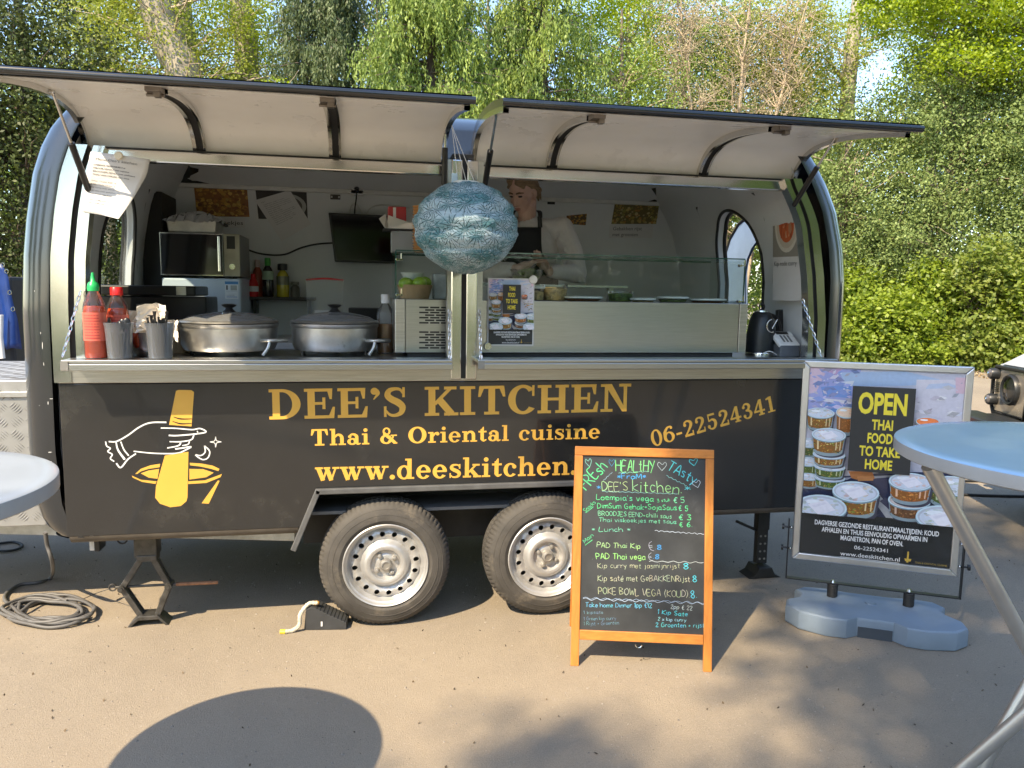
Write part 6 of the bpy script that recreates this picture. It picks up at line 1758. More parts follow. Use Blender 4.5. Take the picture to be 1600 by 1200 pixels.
mb = MB(); mb.lathe([(.04, .10), (.055, .125), (.06, .13)], (x - .01, y + .04, zt_), 24, cap0=True); o = part('plastic_tub', mb, M('white_tub', (.70, .72, .70), .4), thing('plastic_tub', 'white plastic tub standing in the cardboard bowl behind the limes', 'tub', (x, y + .04, zt_ + .1)), smooth=45)
mb = MB(); xa, xb = XY(676, .36), XY(706, .36); mb.bx(xa, xb, .32, .42, zt_, zt_ + .13); part('pack_body', mb, M('grey_film_pack', (.40, .40, .40), .25, var=.2), thing('film_pack', 'grey film wrapped pack beside the lime bowl in the display', 'pack', ((xa + xb) / 2, .37, zt_)), bevel=.01)
# things on top of the display
tz = zg + .008
yk = .44
xa, xb = AY(611, 380, yk).x, AY(648, 380, yk).x
t = thing('plastic_box', 'clear plastic box with cloth standing on the display', 'box', ((xa + xb) / 2, yk, tz)); hb = ZY(630, 362, yk) - tz
mb = MB(); mb.bx(xa, xb, yk - .05, yk + .06, tz, tz + hb); part('box_body', mb, glass_mat('clear_box', (.75, .75, .75), 1, .25), t, bevel=.004)
mb = MB(); mb.sphere(((xa + xb) / 2, yk, tz + hb * .45), hb * .42, 12, 8, (1.1, .9, .8)); part('cloth', mb, M('grey_cloth', (.42, .40, .40), .8, var=.2, bump=.8, bscale=40), t, smooth=180)
tray_z = tz + hb + .002
xa2, xb2 = AY(598, 358, yk).x, AY(668, 358, yk).x
mb = MB(); mb.bx(xa2, xb2, yk - .06, yk + .08, tray_z, tray_z + .008); part('tray_plate', mb, m_black, thing('black_tray', 'black tray on the plastic box under the open carton', 'tray', ((xa2 + xb2) / 2, yk, tray_z)), bevel=.002)
cz_ = tray_z + .0085
ct_ = thing('open_carton', 'open white folded food carton on the black tray', 'carton', ((xa2 + xb2) / 2, yk, cz_)); m_carton = M('white_carton', (.70, .66, .60), .6, var=.05)
xc0, xc1 = AY(601, 356, yk).x, AY(652, 356, yk).x; zc1 = ZY(600, 334, yk)
mb = MB(); mb.bx(xc0, xc1, yk - .05, yk + .06, cz_, cz_ + .002); part('carton_base', mb, m_carton, ct_)
mb = MB(); mb.add([(xc0, yk - .05, cz_), (xc0 - .03, yk - .055, cz_ + (zc1 - cz_) * .6), (xc0 + .006, yk - .02, zc1), (xc0 + .02, yk + .0, cz_ + .01)], [(0, 1, 2, 3)]); part('carton_flap', mb, m_carton, ct_)
mb = MB(); mb.add([(xc0, yk - .052, cz_), (xc1, yk - .052, cz_), (xc1, yk - .055, cz_ + .030), (xc0 + .11, yk - .055, cz_ + .032), (xc0 + .07, yk - .054, cz_ + .012)], [(0, 1, 2, 3, 4)]); part('carton_flap', mb, m_carton, ct_)
mb = MB(); mb.add([(xc0 + .01, yk + .06, cz_), (xc1 - .03, yk + .06, cz_), (xc1 - .05, yk + .05, cz_ + .045), (xc0 + .02, yk + .05, cz_ + .075)], [(0, 1, 2, 3)]); part('carton_flap', mb, m_carton, ct_)
mb = MB(); xr0, xr1 = AY(606, 332, .55).x, AY(634, 332, .55).x; zr0 = ZY(620, 335, .55); mb.bx(xr0, xr1, .50, .60, cz_, zr0 + .035)
rp = thing('red_pack', 'red and white packet behind the open carton', 'packet', ((xr0 + xr1) / 2, .55, cz_)); part('packet_body', mb, M('red_packet', (.42, .03, .03), .4, var=.1), rp, bevel=.004)
mb = MB(); mb.bx(xr0 + .025, xr0 + .04, .4985, .4995, cz_ + .01, zr0 + .03); part('stripe', mb, m_paper, rp)
yc = .36; xk0, xk1 = AY(645, 380, yc).x, AY(672, 380, yc).x; cx = (xk0 + xk1) / 2 + .015; zk = ZY(655, 318, yc)
st_ = thing('paper_bowls', 'tall stack of brown kraft paper bowls behind the lantern', 'bowls', (cx, yc, tz)); k = 0; z = tz
m_kraft = M('orange_kraft', (.55, .27, .09), .65, var=.12)
while z < zk - .02 and k < 26:
    mb = MB(); mb.lathe([(.048, z), (.058, z + .009), (.060, z + .010), (.060, z + .0125), (.055, z + .0125), (.048, z + .004)], (cx, yc, 0), 24); part('paper_bowl', mb, m_kraft, st_, smooth=40); z += .0135; k += 1
# small poster held by two magnets on the display front
SPL = Plane((0, dy0 - .010, 0), (1, 0, 0), (0, 0, 1))
q = [SPL.uv(*p) for p in ((761, 434), (834, 436), (833, 541), (761, 540))]
sp_ = thing('small_poster', 'small printed food poster stuck on the front of the display fridge', 'poster', V3(SPL.P((q[0][0] + q[1][0]) / 2, (q[0][1] + q[2][1]) / 2)))
w_, h_ = q[1][0] - q[0][0], q[0][1] - q[3][1]
mb = MB(); mb.prism([(0, 0), (w_, 0), (w_, h_), (0, h_)], lambda a, b, d: SPL.P(q[3][0] + a, q[3][1] + b, d), 0, .0008); part('paper', mb, m_paper, sp_)
pr = Print(lambda a, b, l: SPL.P(q[3][0] + .006 + a, q[3][1] + .006 + b, .0008 + l), step=1.5e-5, base=1e-4); poster_design(pr, w_ - .012, h_ - .012, False, random.Random(8)); part('print', pr.mb, m_print, sp_, fix=False)
for px, py, lab, r in ((833, 437, 'white round magnet at the top right corner of the small poster', .021), (762, 541, 'silver round magnet at the lower left corner of the small poster', .019)):
    c = SPL.P(*SPL.uv(px, py), .002); m_ = thing('magnet', lab, 'magnet', V3(c)); mb = MB(); mb.cyl(c, c + Vector((0, -.010, 0)), r, r * .9, 24); part('disc', mb, M('white_magnet', (.78, .76, .70), .35) if px > 800 else m_chrome, m_, smooth=40)
# kettle, printer and dark screen at the right
x, y = XY(1190, .26), .26
k_ = thing('kettle', 'matt black electric kettle right of the display fridge', 'kettle', (x, y, CZ)); H = ZY(1188, 484, .26) - CZ; s = .076
mb = MB(); mb.lathe([(s * 1.02, 0), (s * 1.04, .010), (s * 1.0, .018)], (x, y, CZ), 32, cap0=True); part('kettle_base', mb, m_chrome, k_, smooth=45)
mb = MB(); mb.lathe([(s, .019), (s * 1.02, .03), (s * .98, H * .5), (s * .80, H * .8), (s * .62, H * .93), (s * .5, H * .955), (.001, H * .96)], (x, y, CZ), 36, cap0=True); part('kettle_body', mb, M('matt_black', (.016, .019, .021), .38, var=.15), k_, smooth=45)
mb = MB(); mb.lathe([(s * .50, H * .95), (s * .48, H * .985), (s * .2, H * 1.0), (.001, H)], (x, y, CZ), 28); part('kettle_lid', mb, m_chrome, k_, smooth=45)
mb = MB(); mb.tube([(x - .002 + .016 * math.cos(a * PI / 8), y, CZ + H + .016 + .018 * math.sin(a * PI / 8)) for a in range(16)], .0035, 8, closed=True); part('lid_ring', mb, m_black, k_, smooth=60)
mb = MB(); mb.tube([(x + .022 + .030 * math.cos(rad(a)), y - s * .90 - .004, CZ + H * .66 + .034 * math.sin(rad(a))) for a in range(95, 300, 15)], .004, 8); part('spout_ring', mb, m_chrome, k_, smooth=60)
mb = MB(); mb.cyl((x + .022, y - s * .90 - .006, CZ + H * .60), (x + .052, y - s * .86 - .006, CZ + H * .80), .004, n=8); part('gauge', mb, m_chrome, k_, smooth=60)
mb = MB(); mb.tube(tube_path([(x + s * .6, y + .01, CZ + H * .9), (x + s * 1.35, y + .02, CZ + H * .80), (x + s * 1.65, y + .02, CZ + H * .45), (x + s * 1.0, y + .02, CZ + H * .14)], 5), .011, 8); part('kettle_handle', mb, m_blackp, k_, smooth=60)
y = .13; xa, xb = AY(1222, 540, y).x, AY(1250, 540, y).x; zt2 = ZY(1236, 540, y)
pp = thing('card_terminal', 'grey and white card terminal at the right end of the counter', 'card terminal', ((xa + xb) / 2, y + .05, CZ))
mb = MB(); mb.bx(xa - .01, xb, y, y + .12, CZ + .001, zt2 + .006); part('terminal_base', mb, M('slate_plastic', (.10, .11, .125), .45), pp, bevel=.006)
rt = Matrix.Rotation(rad(32), 3, 'X'); c = Vector(((xa + xb) / 2 - .008, y + .055, zt2 + .030))
mb = MB(); mb.box(c, (xb - xa + .016, .125, .020), rt); part('terminal_top', mb, M('white_plastic', (.74, .74, .72), .35), pp, bevel=.005)
for k in range(3):
    mb = MB(); mb.box(c + rt @ Vector((-.020 + k * .021, -.008, .0105)), (.011, .060, .002), rt); part('key_column', mb, M('grey_keys', (.16, .16, .16), .5), pp)
mb = MB(); mb.box(c + rt @ Vector((0, .043, .0105)), (.07, .024, .002), rt); part('terminal_screen', mb, m_blackp, pp)
mb = MB(); mb.tube(tube_path([(xa - .01, y + .03, CZ + .012), (xa - .06, y + .02, CZ + .03), (xa - .09, y + .05, CZ + .01), (xa - .03, y + .08, CZ + .006)], 6), .003, 6); part('cable', mb, M('white_cable', (.6, .6, .58), .5), pp, smooth=60)
y = .40; xa, xb = AY(1213, 520, y).x, AY(1262, 520, y).x
t = thing('till_screen', 'black till screen leaning at the right end wall', 'screen', ((xa + xb) / 2, y, CZ)); hz = ZY(1225, 484, y) - CZ
mb = MB(); mb.box(((xa + xb) / 2, y, CZ + hz / 2 + .02), ((xb - xa), .03, hz - .04), Matrix.Rotation(rad(-6), 3, 'X')); part('panel', mb, m_blackp, t, bevel=.004)
mb = MB(); mb.bx((xa + xb) / 2 - .08, (xa + xb) / 2 + .08, y - .05, y + .08, CZ + .001, CZ + .02); part('stand', mb, m_blackp, t, bevel=.004)
mb = MB(); mb.tube(tube_path([((xa + xb) / 2 + .0, y + .02, CZ + hz - .03), ((xa + xb) / 2 + .04, y + .03, CZ + hz + .015), (xb, y + .06, CZ + hz - .01), (xb + .01, y + .08, CZ + .1)], 6), .004, 6); part('cable', mb, m_black, t, smooth=60)

# back bench, fridge, microwave, trays, cabinet
yf = 1.30
xa, xb = AY(254, 480, yf).x, AY(377, 480, yf).x; zf = ZY(310, 434, yf)
fr = thing('small_fridge', 'pale blue white fridge under the microwave', 'fridge', ((xa + xb) / 2, yf + .25, .56)); m_fridge = M('fridge_white', (.52, .60, .68), .3, var=.04)
mb = MB(); mb.bx(xa, xb, yf + .03, yf + .52, .56, zf); part('fridge_body', mb, m_fridge, fr, bevel=.006)
mb = MB(); mb.bx(xa, xb, yf, yf + .027, .60, zf - .004); part('fridge_door', mb, m_fridge, fr, bevel=.008)
EP = Plane((0, yf - .0006, 0), (1, 0, 0), (0, 0, 1))
q = [EP.uv(*p) for p in ((352, 440), (372, 440), (372, 467), (352, 467))]
pr = Print(lambda a, b, l: EP.P(q[3][0] + (q[1][0] - q[3][0]) * a, q[3][1] + (q[1][1] - q[3][1]) * b, l)); pr.rect(0, 0, 1, 1, (.72, .76, .80)); pr.rect(0, .84, 1, 1, (.06, .22, .50)); pr.rect(.08, .52, .22, .78, (.12, .14, .16)); pr.rect(.42, .5, .9, .78, (.38, .40, .40)); pr.rect(.06, .44, .94, .46, (.4, .44, .5)); pr.rect(.1, .2, .7, .23, (.4, .44, .5)); pr.rect(.1, .1, .9, .13, (.06, .22, .5))
part('energy_label', pr.mb, m_print, fr, fix=False)
mw = thing('microwave', 'black and silver microwave oven on the small fridge', 'microwave', ((xa + xb) / 2, yf + .2, zf))
xa, xb = AY(250, 400, yf).x, AY(375, 400, yf).x; z0, z1 = zf + .010, ZY(310, 364, yf)
mb = MB(); mb.bx(xa, xb, yf + .012, yf + .40, z0, z1); part('case', mb, M('grey_enamel', (.22, .22, .21), .4), mw, bevel=.004)
xd = AY(349, 400, yf).x
mb = MB(); mb.bx(xa, xd, yf - .006, yf + .0115, z0, z1); dr = part('door', mb, m_chrome, mw, bevel=.003)
mb = MB(); mb.bx(xa + .007, xd - .002, yf - .009, yf - .0065, z0 + .008, z1 - .008); part('door_window', mb, M('black_glass', (.006, .006, .006), .06, var=0, coat=.5), dr)
mb = MB(); xh = AY(344, 400, yf).x; mb.cyl((xh, yf - .035, z0 + .03), (xh, yf - .035, z1 - .02), .009, n=12); mb.cyl((xh, yf - .035, z0 + .04), (xh, yf - .008, z0 + .04), .006, n=8); mb.cyl((xh, yf - .035, z1 - .03), (xh, yf - .008, z1 - .03), .006, n=8); part('handle', mb, m_chrome_b, dr, smooth=45)
m_cpan = M('control_panel_champagne', (.34, .32, .26), .35, metal=.6)
mb = MB(); mb.bx(xd + .002, xb, yf - .004, yf + .0115, z0, z1); cpn = part('control_panel', mb, m_cpan, mw, bevel=.003)
x0_ = AY(355, 400, yf).x; x1_ = AY(368, 400, yf).x
mb = MB(); mb.bx(x0_, x1_, yf - .006, yf - .0045, ZY(360, 389, yf), ZY(360, 369, yf)); part('display', mb, m_blackp, cpn)
for py in (396, 401, 406):
    z = ZY(360, py, yf); mb = MB(); mb.bx(x0_, x1_, yf - .006, yf - .0045, z - .004, z + .004); part('button', mb, m_cpan, cpn, bevel=.001)
c = AY(364, 417, yf); mb = MB(); mb.cyl(c + Vector((0, -.006, 0)), c + Vector((0, -.024, 0)), .017, n=20); part('dial', mb, m_chrome, cpn, smooth=40)
for s in (xa + .04, xb - .04): mb = MB(); mb.cyl((s, yf + .05, zf), (s, yf + .05, z0), .014, n=10); part('foot', mb, m_blackp, mw)
tz_ = z1
xa, xb = AY(262, 350, yf + .05).x, AY(336, 350, yf + .05).x
t = thing('roasting_tin', 'rectangular metal roasting tin on top of the microwave', 'tin', ((xa + xb) / 2, yf + .17, tz_)); zt3 = ZY(300, 343, yf + .05)
mb = MB(); mb.box(((xa + xb) / 2, yf + .17, (tz_ + zt3) / 2 + .001), (xb - xa, .24, zt3 - tz_), taper=1.06); part('tin_body', mb, m_potal, t, bevel=.008)
mb = MB(); rows = []
rr = random.Random(12); xs0, xs1 = AY(252, 340, yf).x, AY(344, 340, yf).x
for i in range(22):
    row = []
    for j in range(12):
        u, v = i / 21, j / 11
        e = min(u, 1 - u, v, 1 - v)
        row.append((xs0 + (xs1 - xs0) * u + rr.uniform(-.008, .008), yf + .02 + .30 * v + rr.uniform(-.008, .008), zt3 + .004 + .05 * math.sin(PI * u) * math.sin(PI * v) ** .5 + rr.uniform(-.011, .011) - (.014 if e < .03 else 0)))
    rows.append(row)
mb.grid(rows); part('foil_sheet', mb, M('crumpled_foil', (.70, .70, .69), .2, metal=1, var=.06), thing('foil', 'crumpled aluminium foil over the roasting tin', 'foil', ((xa + xb) / 2, yf + .17, zt3)))
yc = 1.42; xa, xb = AY(222, 380, yc).x, AY(256, 380, yc).x; zz = ZY(240, 299, yc)
t = thing('tall_cabinet', 'tall black cabinet left of the microwave', 'cabinet', ((xa + xb) / 2, yc + .18, .56))
mb = MB(); mb.bx(xa, xb, yc, yc + .36, .56, zz); part('cabinet_body', mb, M('cabinet_black', (.010, .010, .011), .5), t, bevel=.005)
mb = MB(); mb.bx(xa + .004, xb - .004, yc - .016, yc - .002, .60, zz - .01); part('cabinet_door', mb, M('cabinet_black', (.012, .012, .012), .5), t, bevel=.004)
yg = .78; xa, xb = AY(148, 470, yg).x, AY(322, 470, yg).x; z0 = 1.0; z1 = ZY(240, 446, yg); zm = ZY(240, 462, yg)
t = thing('grill_box', 'black lidded hot box behind the chilli bottles', 'hot box', ((xa + xb) / 2, yg + .15, z0)); mg_ = M('grill_black', (.012, .011, .011), .35, var=.2)
mb = MB(); mb.bx(xa, xb, yg, yg + .34, .60, zm - .003); part('box_body', mb, mg_, t, bevel=.008)
mb = MB(); mb.bx(xa - .01, xb - .05, yg - .012, yg + .35, zm, z1); part('box_lid', mb, mg_, t, bevel=.010)
mb = MB(); xl_ = AY(213, 478, yg).x; mb.bx(xl_, xl_ + .065, yg - .004, yg - .001, ZY(220, 481, yg), ZY(220, 475, yg)); part('name_plate', mb, m_chrome, t)
mb = MB(); xs_ = AY(283, 470, yg).x; mb.bx(xs_ - .02, xs_ + .03, yg - .018, yg - .013, z1 - .05, z1 - .002); part('catch', mb, m_steel, t, bevel=.002)
# bottle shelf on the back wall
ys = 1.66; xa, xb = AY(386, 466, ys).x, AY(492, 466, ys).x; zs = ZY(440, 464, ys)
t = thing('wall_shelf', 'dark shelf on the back wall carrying sauce bottles', 'shelf', ((xa + xb) / 2, ys + .09, zs)); mb = MB(); mb.bx(xa, xb, ys, 1.848, zs - .022, zs); part('board', mb, M('dark_wood', (.03, .025, .02), .5), t, bevel=.003)
for s in (xa + .04, xb - .04): mb = MB(); mb.bx(s - .01, s + .01, ys + .05, 1.847, zs - .11, zs - .023); part('bracket', mb, m_blackp, t)
def sb(label, px, pyt, r, body, capm, extra=None, capr=.5, name='condiment_bottle', y=ys + .07):
    h = ZY(px, pyt, y) - zs; x = XY(px, y)
    pf = [('bottle_body', [(r * .95, 0), (r, .008), (r, h * .58), (r * .8, h * .70), (r * .42, h * .80), (r * .42, h * .84)], body), ('cap', [(r * capr, h * .80), (r * capr, h * .98), (r * capr * .8, h), (.001, h)], capm)]
    t = bottle(name, label, x, y, zs, pf, None, group='bottles on the back shelf', n=18)
    if extra: mb = MB(); mb.lathe([(r * 1.02, h * extra[0]), (r * 1.02, h * extra[1])], (x, y, zs), 18); part('label', mb, extra[2], t, smooth=60)
sb('red squeeze bottle with a white label at the left of the back shelf', 397, 428, .032, M('red_bottle', (.55, .015, .015), .3), m_redcap, (.22, .46, m_paper), .45, y=ys + .03)
sb('taller red bottle behind the labelled squeeze bottle', 404, 406, .034, M('brown_red_bottle', (.32, .06, .025), .3), M('pale_cap', (.6, .45, .42), .4), None, .5, y=ys + .12)
sb('dark soy bottle with a bright green cap on the back shelf', 420, 403, .036, M('soy_glass', (.012, .010, .010), .12, coat=.4), M('lime_cap', (.07, .36, .07), .4), (.44, .66, M('pale_green_label', (.34, .46, .34), .5)), .55, y=ys + .05)
sb('yellow oil bottle with a black pump top on the back shelf', 443, 412, .040, M('yellow_oil', (.42, .36, .02), .15, coat=.4), m_blackp, (.36, .62, M('clear_oil_part', (.16, .16, .09), .15)), .8, y=ys + .06)
sb('small dim jar at the right end of the back shelf', 462, 440, .03, M('dim_jar', (.13, .13, .11), .3), M('dim_lid', (.20, .2, .18), .4), None, .9, y=ys + .08)
# zip bag, dark box, monitor, socket, cables
y = 1.05; xa, xb = AY(478, 450, y).x, AY(537, 450, y).x
zb0 = 1.0; z1 = ZY(505, 437, y)
bt = thing('worktop', 'white rear worktop behind the pans', 'worktop', (-.2, 1.3, .56)); mb = MB(); mb.bx(AY(386, 480, 1.25).x, AY(620, 480, 1.25).x, 1.0, 1.845, 1.26, 1.30); part('top', mb, m_white_in, bt, bevel=.004); mb = MB(); mb.bx(AY(392, 480, 1.25).x, AY(614, 480, 1.25).x, 1.04, 1.84, .56, 1.259); part('carcass', mb, m_white_in, bt)
zb = thing('zip_bag', 'translucent zip bag with a red closure behind the right pan', 'bag', ((xa + xb) / 2, y, 1.302)); rows = []
for j in range(9):
    v = j / 8; wv = .10 + (.5 * (xb - xa) - .10) * v ** 2
    rows.append([((xa + xb) / 2 + wv * (i / 6 * 2 - 1), y + .03 * math.sin(PI * i / 6) * (1 - v) * (-1) + .01 * math.sin(4 * v), 1.302 + (z1 - 1.302) * v) for i in range(7)])
mb = MB(); mb.grid(rows); part('bag_film', mb, glass_mat('bag_film', (.72, .72, .68), 1, .22), zb, smooth=180, fix=False)
mb = MB(); mb.tube(tube_path([(xa, y, z1 - .004), ((xa + xb) / 2, y - .004, z1 + .006), (xb, y, z1 - .002)], 6), .006, 8); part('zip', mb, m_redcap, zb, smooth=60)
mb = MB(); mb.box(((xa + xb) / 2 - .005, y + .012, 1.302 + .075), (.12, .03, .15)); part('contents', mb, M('bag_contents', (.30, .26, .18), .6, var=.5, scale=40), zb, bevel=.01)
mb = MB(); mb.box(((xa + xb) / 2 - .005, y - .006, 1.302 + .16), (.11, .004, .05)); part('label', mb, m_paper, zb)
y = 1.08; xa, xb = AY(548, 490, y).x, AY(590, 490, y).x; zt4 = ZY(570, 481, y)
t = thing('dark_container', 'low black container on the rear worktop left of the white capped bottle', 'container', ((xa + xb) / 2, y, 1.301)); mb = MB(); mb.box(((xa + xb) / 2, y, (1.301 + zt4) / 2), (xb - xa, .18, zt4 - 1.301), taper=1.15); part('container_body', mb, m_blackp, t, bevel=.004)
ym = 1.70
MPn = Plane((0, ym, 0), (1, 0, 0), (0, 0, 1))
q = [MPn.uv(*p) for p in ((513, 332), (616, 337), (619, 412), (523, 409))]
mo = thing('monitor', 'black flat monitor tilted on the back wall', 'monitor', V3(MPn.P(sum(a for a, b in q) / 4, sum(b for a, b in q) / 4)))
mb = MB(); mb.prism(q, lambda a, b, d: MPn.P(a, b, d), -.045, 0); part('casing', mb, m_blackp, mo, bevel=.005)
ci = [(sum(a for a, b in q) / 4, sum(b for a, b in q) / 4)]
mb = MB(); mb.prism([(ci[0][0] + (a - ci[0][0]) * .94, ci[0][1] + (b - ci[0][1]) * .91) for a, b in q], lambda a, b, d: MPn.P(a, b, d), .0006, .0015); part('screen', mb, M('screen_black', (.004, .004, .005), .09, var=0, coat=.4), mo)
mb = MB(); mb.bx(ci[0][0] - .06, ci[0][0] + .06, ym + .046, 1.848, ci[0][1] - .06, ci[0][1] + .06); part('wall_mount', mb, m_blackp, mo)
a = BWP.P(*BWP.uv(558, 283), .02); so = thing('wall_socket', 'white socket box with a black plug above the monitor', 'socket', V3(a)); mb = MB(); mb.box(a, (.085, .04, .07)); part('socket_box', mb, m_paper, so, bevel=.004)
b_ = BWP.P(*BWP.uv(558, 298), .012); mb = MB(); mb.box(b_, (.085, .024, .07)); part('socket_plate', mb, m_paper, so, bevel=.004)
pg = thing('plug_lead', 'black plug and lead hanging from the wall socket', 'plug', V3(b_)); mb = MB(); mb.cyl(b_ + Vector((-.002, -.014, .01)), b_ + Vector((-.004, -.05, -.01)), .017, .013, 12); part('plug', mb, m_blackp, pg, smooth=45)
mb = MB(); e_ = BWP.P(*BWP.uv(554, 336), .03); mb.tube(tube_path([b_ + Vector((-.004, -.05, -.01)), b_ + Vector((-.006, -.055, -.06)), e_ + Vector((.004, -.02, .05)), e_], 6), .005, 7); part('lead', mb, m_black, pg, smooth=60)
wl = thing('white_lead', 'white cables looping behind the top of the monitor', 'cable', V3(e_)); mb = MB()
mb.tube(tube_path([BWP.P(*BWP.uv(px, py), .03) for px, py in ((546, 336), (549, 322), (557, 320), (566, 334))], 6), .004, 6); part('cable', mb, M('white_cable', (.6, .6, .58), .5), wl, smooth=60)
mb = MB(); mb.tube(tube_path([BWP.P(*BWP.uv(px, py), .03) for px, py in ((572, 334), (582, 324), (600, 321), (640, 326))], 6), .004, 6); part('cable', mb, M('white_cable', (.6, .6, .58), .5), wl, smooth=60)
bl_ = thing('black_cable', 'black cable sagging along the back wall from cabinet to monitor', 'cable', V3(BWP.P(*BWP.uv(440, 396), .02))); mb = MB()
mb.tube(tube_path([BWP.P(*BWP.uv(px, py), .03) for px, py in ((378, 384), (392, 392), (415, 398), (445, 398), (470, 388), (495, 382), (522, 380))], 6), .006, 7); part('cable', mb, m_black, bl_, smooth=60)

# ------------------------------------------------------------------ the paper lantern
lc = AY(728, 356, -.36); LR = .5 * (AY(806, 356, -.36).x - AY(650, 356, -.36).x)
lan = thing('paper_lantern', 'crinkled teal and white paper lantern hanging between the hatches', 'lantern', V3(lc))
nU, nV = 96, 72; vs = []; fs = []; uvs = []
for j in range(nV + 1):
    t = PI * (.05 + .93 * j / nV)
    for i in range(nU):
        a = 2 * PI * i / nU
        rib = .010 * abs(math.sin(7.5 * t * 1.0)) ** .7
        nn = mnoise.noise(Vector((math.cos(a) * 4.2, math.sin(a) * 4.2, t * 5.0))) * .012 + mnoise.noise(Vector((math.cos(a) * 11, math.sin(a) * 11, t * 12))) * .006
        r = LR * (1 - .03 * math.cos(2 * t)) - .008 + rib + nn
        vs.append((r * math.sin(t) * math.cos(a), r * math.sin(t) * math.sin(a), LR * .90 * math.cos(t) + nn * .5))
for j in range(nV):
    for i in range(nU):
        fs.append((j * nU + i, j * nU + (i + 1) % nU, (j + 1) * nU + (i + 1) % nU, (j + 1) * nU + i)); uvs.append((i / nU, j / nV))
me = bpy.data.meshes.new('lantern_shade'); me.from_pydata(vs, [], fs)
ul = me.uv_layers.new(name='UVMap'); k = 0
for (u, v) in uvs:
    for du, dv in ((0, 0), (1 / nU, 0), (1 / nU, 1 / nV), (0, 1 / nV)): ul.data[k].uv = (u + du, v + dv); k += 1
lm_ = bpy.data.materials.new('leaf_print_paper'); lm_.use_nodes = True; nt = lm_.node_tree; N = nt.nodes; L = nt.links; p = N['Principled BSDF']
uvn = N.new('ShaderNodeUVMap'); mp = N.new('ShaderNodeMapping'); mp.inputs['Scale'].default_value = (19, 8.4, 1); L.new(uvn.outputs[0], mp.inputs['Vector'])
def mth(op, a, b=None):
    x = N.new('ShaderNodeMath'); x.operation = op
    for i_, v in enumerate((a, b)):
        if v is None: continue
        if isinstance(v, (int, float)): x.inputs[i_].default_value = v
        else: L.new(v, x.inputs[i_])
    return x.outputs[0]
def flower(scale, off, petals):
    m2_ = N.new('ShaderNodeMapping'); m2_.inputs['Scale'].default_value = (scale, scale, 1); m2_.inputs['Location'].default_value = (off, off * .7, 0); L.new(mp.outputs[0], m2_.inputs['Vector'])
    vo = N.new('ShaderNodeTexVoronoi'); vo.voronoi_dimensions = '2D'; vo.inputs['Scale'].default_value = 1; vo.inputs['Randomness'].default_value = .85; L.new(m2_.outputs[0], vo.inputs['Vector'])
    sb_ = N.new('ShaderNodeVectorMath'); sb_.operation = 'SUBTRACT'; L.new(m2_.outputs[0], sb_.inputs[0]); L.new(vo.outputs['Position'], sb_.inputs[1])
    sp = N.new('ShaderNodeSeparateXYZ'); L.new(sb_.outputs[0], sp.inputs[0])
    ang = mth('ARCTAN2', sp.outputs['Y'], sp.outputs['X'])
    s_ = mth('ABSOLUTE', mth('SINE', mth('MULTIPLY', ang, petals / 2)))
    d_ = vo.outputs['Distance']
    pet = mth('LESS_THAN', s_, mth('SUBTRACT', .62, mth('MULTIPLY', d_, .75)))
    return mth('MULTIPLY', pet, mth('GREATER_THAN', d_, .03))
f1 = flower(1.0, 0.3, 11); f2 = flower(1.45, 2.7, 9)
nz = N.new('ShaderNodeTexNoise'); nz.inputs['Scale'].default_value = 9; nz.inputs['Detail'].default_value = 6; L.new(uvn.outputs[0], nz.inputs['Vector'])
def ramp(v, a, b):
    r_ = N.new('ShaderNodeMapRange'); r_.inputs['From Min'].default_value = a; r_.inputs['From Max'].default_value = b; L.new(v, r_.inputs['Value']); return r_.outputs['Result']
def mixc(f, a, b):
    x = N.new('ShaderNodeMix'); x.data_type = 'RGBA'
    if isinstance(f, float): x.inputs['Factor'].default_value = f
    else: L.new(f, x.inputs['Factor'])
    for k_, v in (('A', a), ('B', b)):
        if isinstance(v, tuple): x.inputs[k_].default_value = v + (1,)
        else: L.new(v, x.inputs[k_])
    return x.outputs['Result']
c = mixc(ramp(nz.outputs['Fac'], .42, .60), (.52, .66, .72), (.14, .32, .35))
c = mixc(mth('MULTIPLY', f2, .75), c, (.04, .14, .15)); c = mixc(mth('MULTIPLY', f1, .9), c, (.015, .06, .075))
nz2 = N.new('ShaderNodeTexNoise'); nz2.inputs['Scale'].default_value = 60; nz2.inputs['Detail'].default_value = 4; L.new(uvn.outputs[0], nz2.inputs['Vector'])
c = mixc(mth('MULTIPLY', ramp(nz2.outputs['Fac'], .56, .64), .4), c, (.86, .91, .94))
L.new(c, p.inputs['Base Color']); p.inputs['Roughness'].default_value = .5
tl = N.new('ShaderNodeBsdfTranslucent'); L.new(c, tl.inputs['Color']); mx = N.new('ShaderNodeMixShader'); mx.inputs['Fac'].default_value = .35
L.new(p.outputs[0], mx.inputs[1]); L.new(tl.outputs[0], mx.inputs[2]); L.new(mx.outputs[0], N['Material Output'].inputs['Surface'])
bz = N.new('ShaderNodeTexNoise'); bz.inputs['Scale'].default_value = 46; bz.inputs['Detail'].default_value = 5; L.new(uvn.outputs[0], bz.inputs['Vector'])
bp = N.new('ShaderNodeBump'); bp.inputs['Strength'].default_value = .8; bp.inputs['Distance'].default_value = .012; L.new(bz.outputs['Fac'], bp.inputs['Height']); L.new(bp.outputs['Normal'], p.inputs['Normal'])
sh = part('lantern_shade', me, lm_, lan, smooth=180)
zt5 = lc.z + LR * .90
mb = MB(); mb.lathe([(.050, -.012), (.056, 0), (.056, .010), (.044, .012)], (lc.x, lc.y, zt5 - .012), 28); part('top_collar', mb, M('white_plastic', (.74, .74, .72), .35), lan, smooth=40)
